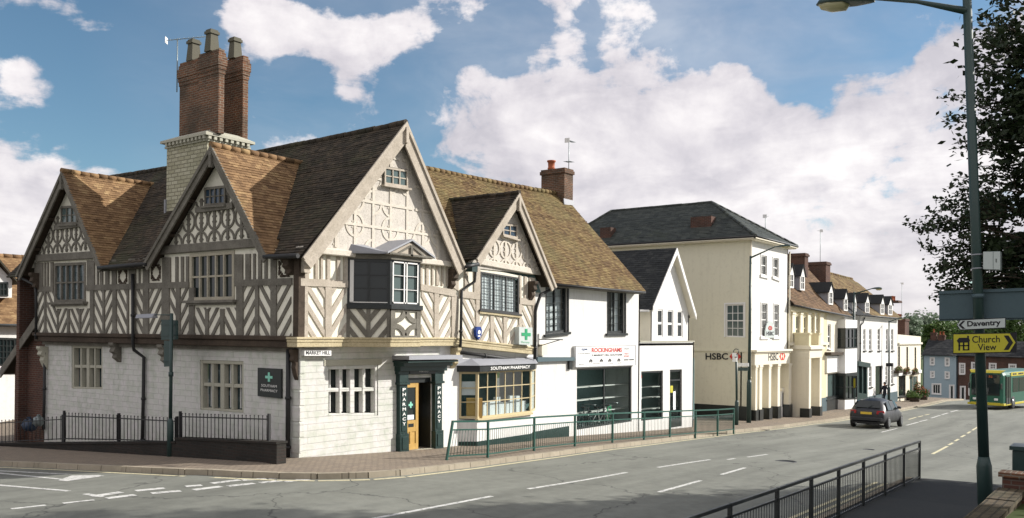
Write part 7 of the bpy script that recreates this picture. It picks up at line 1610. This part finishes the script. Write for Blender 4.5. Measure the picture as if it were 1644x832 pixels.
# ------------------------------------------------------------------ person by the long white house
def person(loc, face, label, h=1.68, group=None):
    ca, sa = math.cos(face), math.sin(face); s = h/1.75
    P = lambda f, l, z: (loc[0]+(f*ca-l*sa)*s, loc[1]+(f*sa+l*ca)*s, loc[2]+z*s)     # forward, left, up
    J = {'pel': (0, 0, .95, .15), 'bel': (.0, 0, 1.12, .135), 'che': (0, 0, 1.32, .155), 'nek': (0, 0, 1.47, .06), 'hed': (.01, 0, 1.58, .092), 'top': (.0, 0, 1.68, .085)}
    for sd_, l in (('l', 1), ('r', -1)):
        st = .12*l
        J.update({'hip'+sd_: (0, .09*l, .88, .105), 'kne'+sd_: (.05+st, .10*l, .50, .065), 'ank'+sd_: (-.02+st, .10*l, .09, .045), 'toe'+sd_: (.15+st, .11*l, .04, .035),
                  'sho'+sd_: (0, .19*l, 1.40, .065), 'elb'+sd_: (-.03-st*.6, .24*l, 1.13, .045), 'wri'+sd_: (.05-st, .24*l, .89, .032), 'han'+sd_: (.07-st, .24*l, .80, .035)})
    E = [('pel', 'bel'), ('bel', 'che'), ('che', 'nek'), ('nek', 'hed'), ('hed', 'top')]+[e for d in 'lr' for e in (('pel', 'hip'+d), ('hip'+d, 'kne'+d), ('kne'+d, 'ank'+d), ('ank'+d, 'toe'+d), ('che', 'sho'+d), ('sho'+d, 'elb'+d), ('elb'+d, 'wri'+d), ('wri'+d, 'han'+d))]
    ks = list(J); me = bpy.data.meshes.new('person'); me.from_pydata([P(*J[k][:3]) for k in ks], [(ks.index(a), ks.index(b)) for a, b in E], [])
    o = bpy.data.objects.new('person', me); COL.objects.link(o); sk = o.modifiers.new('skin', 'SKIN'); me.skin_vertices or None
    for i, k in enumerate(ks): r = J[k][3]*s; me.skin_vertices[0].data[i].radius = (r, r*(.75 if k in ('che', 'bel', 'pel') else 1)); me.skin_vertices[0].data[i].use_root = k == 'pel'
    ss = o.modifiers.new('sub', 'SUBSURF'); ss.levels = ss.render_levels = 2
    me.materials.append(M['cloth_dark'])
    bpy.context.view_layer.update(); dg = bpy.context.evaluated_depsgraph_get(); m2 = bpy.data.meshes.new_from_object(o.evaluated_get(dg)); o.modifiers.clear(); o.data = m2
    m2.materials.clear(); m2.materials.append(M['cloth_dark']); m2.materials.append(M['skin'])
    zc_ = loc[2]+1.48*s; hands = [Vector(P(*J['han'+d][:3])) for d in 'lr']
    for p in m2.polygons:
        c_ = p.center; p.material_index = 1 if (c_.z > zc_ or any((c_-hh).length < .07 for hh in hands)) else 0; p.use_smooth = True
    tag(o, label, 'person', group); o['_o'] = (0., 0., 0.)
    hz_ = MB(); hc = Vector(P(-.02, 0, 1.63)); hz_.lathe(hc, [(.03, -.10), (.095, -.05), (.105, .02), (.085, .08), (.03, .115)], 14); hz_.build('hair', M['inkdark'], o)
    return o
p_ = PG(1420, 649.5); person((p_.x, p_.y, G(p_.x, p_.y)), math.pi*.8, 'person in dark clothes walking past the long white house')

# ------------------------------------------------------------------ flowers
def leafcloud(mb, centre, rad, n, size, seed, squash=1., droop=0.):
    r = random.Random(seed)
    for _ in range(n):
        d = Vector((r.gauss(0, 1), r.gauss(0, 1), r.gauss(0, 1))).normalized()*(r.random()**.45); c_ = Vector(centre)+Vector((d.x*rad[0], d.y*rad[1], d.z*rad[2]))
        a = Vector((r.gauss(0, 1), r.gauss(0, 1), r.gauss(0, .6))).normalized(); b_ = a.cross(Vector((r.gauss(0, 1), r.gauss(0, 1), r.gauss(0, 1)))).normalized(); s = size*r.uniform(.6, 1.3)
        mb.add([c_-a*s, c_-b_*s*.5, c_+a*s, c_+b_*s*.5], [(0, 1, 2, 3)])
    return mb
i = 0
for px, py, lab in ((1444, 594, 'left window box of red flowers on the cream parapet house'), (1456.5, 596, 'middle window box of red flowers on the cream parapet house'), (1470, 597, 'right window box of red flowers on the cream parapet house')):
    c_ = PY(px, py, -.25); t = thing('window_box', lab, 'window box', tuple(c_), 'window boxes of red flowers'); MB().box(c_.x-.7, c_.x+.7, -.38, -.0, c_.z-.25, c_.z-.05).build('trough', M['timber_dark'], t)
    leafcloud(MB(), (c_.x, -.22, c_.z+.05), (.75, .22, .28), 260, .07, 5+i).build('foliage', M['leaf_far'], t, recalc=False); leafcloud(MB(), (c_.x, -.24, c_.z+.1), (.72, .22, .26), 110, .05, 9+i).build('blossom', M['redfl'], t, recalc=False); i += 1
labels = ['green leafy plant trough at the left end of the pavement flower display', 'tallest planter of red flowers in the middle of the pavement flower display', 'mixed planter at the right end of the pavement flower display', 'low planter of trailing plants in front of the pavement flower display']
for (px, py, w, h, mt), lab in zip(((1461, 643, .8, .5, 'leaf_far'), (1472, 641, .8, 1.2, 'redfl'), (1482, 642, .8, .7, 'blossom'), (1468, 645, .9, .35, 'leaf_far')), labels):
    c_ = PG(px, py); t = thing('flower_planter', lab, 'planter', tuple(c_), 'planters outside the cream parapet house'); MB().lathe(c_, [(w*.4, 0), (w*.5, .3), (w*.45, .3)], 12).build('tub', M['timber_dark'], t)
    leafcloud(MB(), c_+Vector((0, 0, .3+h*.4)), (w*.7, w*.7, h*.6), 350, .09, int(px)).build('foliage', M['leaf_far'], t, recalc=False)
    leafcloud(MB(), c_+Vector((0, 0, .35+h*.5)), (w*.7, w*.7, h*.6), 150, .07, int(px)+1).build('blossom', M[mt], t, recalc=False)

# ------------------------------------------------------------------ trees
def tree(name, label, base, h, lobes, nleaf, size, mat, seed, trunk_r=.3, group=None, limbs=9, bare=.0):
    t = thing(name, label, 'tree', tuple(base), group); r = random.Random(seed); base = Vector(base)
    cen = sum((Vector(l[0]) for l in lobes), Vector((0, 0, 0)))/len(lobes); m = MB()
    mid = base.lerp(Vector((cen.x, cen.y, cen.z)), .55); m.tube([base-Vector((0, 0, .2)), base.lerp(mid, .5)+Vector((.1, .05, 0)), mid], [trunk_r, trunk_r*.75, trunk_r*.55], 10)
    for k in range(limbs):
        l = lobes[k % len(lobes)]; e = Vector(l[0])+Vector((r.uniform(-.6, .6)*l[1][0], r.uniform(-.6, .6)*l[1][1], r.uniform(-.2, .7)*l[1][2])); q_ = mid.lerp(e, .5)+Vector((r.uniform(-.4, .4), r.uniform(-.4, .4), .3)); m.tube([mid-Vector((0, 0, r.uniform(0, .8))), q_, e], [trunk_r*.4, trunk_r*.22, trunk_r*.05], 7)
    m.build('trunk', M['bark'], t)
    c = MB(); vol = [l[1][0]*l[1][1]*l[1][2]*(l[2] if len(l) > 2 else 1) for l in lobes]; tot = sum(vol)
    for l, v in zip(lobes, vol):
        nb = max(6, int(24*(v/tot)*4)); cl = []
        for _ in range(nb):
            d = Vector((r.gauss(0, 1), r.gauss(0, 1), r.gauss(0, 1))).normalized()*(.35+.65*r.random()**.6); cl.append((Vector(l[0])+Vector((d.x*l[1][0], d.y*l[1][1], d.z*l[1][2])), d))
        for i_ in range(int(nleaf*v/tot)):
            cc_, d0 = cl[r.randrange(nb)]; rr2 = min(l[1])*.42; g_ = Vector((r.gauss(0, 1), r.gauss(0, 1), r.gauss(0, .8)))*rr2*.5; p = cc_+g_
            a_ = Vector((r.gauss(0, 1), r.gauss(0, 1), r.gauss(0, .5))).normalized(); b_ = a_.cross(Vector((r.gauss(0, 1), r.gauss(0, 1), r.gauss(0, 1)))).normalized(); s = size*r.uniform(.6, 1.25)
            c.add([p-a_*s, p-b_*s*.5, p+a_*s, p+b_*s*.5], [(0, 1, 2, 3)])
    c.build('crown', M[mat], t, recalc=False); return t
def near(px, py, dep): return Vector(CAM+dep*ray(px, py))
tb = near(1840, 700, 18.5); tb.z = G(tb.x)+.3
nl = [(near(1860, 150, 18.5), (3.1, 3.1, 3.6), .6), (near(1770, 330, 19.3), (2.4, 2.2, 2.0), 1.2), (near(1690, 60, 18.8), (1.5, 1.5, 1.7), .45), (near(1700, 415, 19.6), (1.6, 1.6, 1.3), 1.3), (near(1650, 250, 18.8), (.9, .9, 1.0), .7), (near(1620, 375, 18.9), (1.15, 1.0, .9), 1.3), (near(1640, 450, 19.3), (1.1, 1.0, .6), 1.4), (near(1640, 120, 18.8), (.8, .8, .9), .5), (Vector((14.5, -21.5, 6.3)), (4.6, 3.6, 2.8), 1.1), (near(1950, 380, 20), (2.2, 2.2, 1.8), 1.3), (Vector((9.6, -16.7, 5.6)), (2.7, 2.2, 1.4), 3.5), (Vector((7.6, -20.8, 5.6)), (2.8, 2.2, 1.5), 1.8), (near(1810, 440, 19), (2.3, 2.0, 1.2), 1.2), (near(1930, 470, 20.5), (2.2, 2.0, 1.1), 1.6)]  # some lobes lie out of view, added to shade footway, wall and road
nt_ = tree('holly_tree', 'large dark broadleaved tree overhanging the near footway behind the lamp column', tb, 10, nl, 180000, .095, 'leaf', 17, .32, limbs=15)
# outer sprays: thin twigs with leaves along them, reaching out over the street
sp = MB(); lf = MB(); r = random.Random(23)
starts = [((1640, 385), (1448, 357)), ((1620, 400), (1478, 398)), ((1640, 330), (1500, 322)), ((1640, 300), (1520, 300)), ((1640, 180), (1505, 158)), ((1640, 215), (1512, 196)), ((1640, 420), (1488, 432)), ((1640, 440), (1490, 450)), ((1620, 450), (1500, 470)), ((1610, 360), (1470, 372)), ((1640, 60), (1565, 22)), ((1640, 100), (1555, 55)), ((1640, 240), (1528, 232)), ((1620, 345), (1490, 340)), ((1640, 405), (1500, 415)), ((1640, 350), (1530, 352)), ((1610, 430), (1530, 445)), ((1600, 470), (1495, 478)), ((1644, 140), (1575, 120)), ((1640, 10), (1590, 2)), ((1620, 380), (1540, 385)), ((1630, 290), (1560, 270)), ((1640, 200), (1570, 215)),((1600, 400), (1520, 440)),((1600, 340), (1530, 310))]
for (a, b_) in starts:
    for rep in range(4):
        d0, d1 = 18.8+r.uniform(-.5, .5), 18.5+r.uniform(-.5, .5); A_, B_ = near(a[0], a[1]+r.uniform(-15, 15), d0), near(b_[0]+r.uniform(0, 60)*(rep > 0), b_[1]+r.uniform(-14, 14)*(rep > 0), d1); Mi = A_.lerp(B_, .5)+Vector((0, 0, r.uniform(.05, .2)))
        pts = [A_.lerp(Mi, u).lerp(Mi.lerp(B_, u), u) for u in np.linspace(0, 1, 9)]; sp.tube(pts, [.016-.0014*k for k in range(9)], 5)
        L_ = (B_-A_).length
        for k in range(int(L_*38)):
            u = r.random()**.7; p = A_.lerp(Mi, u).lerp(Mi.lerp(B_, u), u)+Vector((r.gauss(0, .07), r.gauss(0, .07), r.gauss(0, .07))); a_ = Vector((r.gauss(0, 1), r.gauss(0, 1), r.gauss(0, .7))).normalized(); b2 = a_.cross(Vector((r.gauss(0, 1), r.gauss(0, 1), r.gauss(0, 1)))).normalized(); s = r.uniform(.04, .072)
            lf.add([p-a_*s, p-b2*s*.55, p+a_*s, p+b2*s*.55], [(0, 1, 2, 3)])
sp.build('twigs', M['bark'], nt_); lf.build('leaf_sprays', M['leaf'], nt_, recalc=False)
# trees beyond the end of the street
far = [(1462, 150, 505, 45, 'leaf_pale', 'silvery-leaved tree rising just beyond the cream parapet house'), (1490, 165, 498, 60, 'leaf_pale', 'pale willow-like tree behind the gap before the blue-grey house'), (1512, 140, 515, 48, 'leaf_far', 'bushy green tree over the roof of the blue-grey house'), (1546, 170, 505, 75, 'leaf_far', 'broad green tree over the left half of the brick terrace'), (1592, 160, 508, 80, 'leaf_far', 'broad green tree behind the direction signs'), (1638, 150, 500, 80, 'leaf_far', 'tall green tree at the right end of the terrace roofs'), (1700, 155, 490, 90, 'leaf_far', 'tall green tree beyond the dark gabled house'), (1440, 190, 520, 50, 'leaf_far', 'distant green tree behind the chimney of the long white house')]
for i, (px, dep, py, w, mt, lab) in enumerate(far):
    c_ = near(px, py+ (549-py)*.55, dep); rd = w/2/FPX*dep*1.1; top = near(px, py, dep).z; rz_ = (top-c_.z); b_ = Vector((c_.x, c_.y, G(c_.x)-.3)); r = random.Random(i)
    lb = [(c_, (rd*.9, rd*.9, rz_))]+[(c_+Vector((r.uniform(-.6, .6)*rd, r.uniform(-.7, .7)*rd, r.uniform(-.2, .35)*rz_)), (rd*.5, rd*.5, rz_*.5)) for _ in range(4)]+[(c_-Vector((0, 0, rz_*.8)), (rd*1.1, rd*1.1, rz_))]
    tree('tree', lab, b_, 8, lb, 5200, .34, mt, 40+i, .3, 'trees beyond the end of the street')
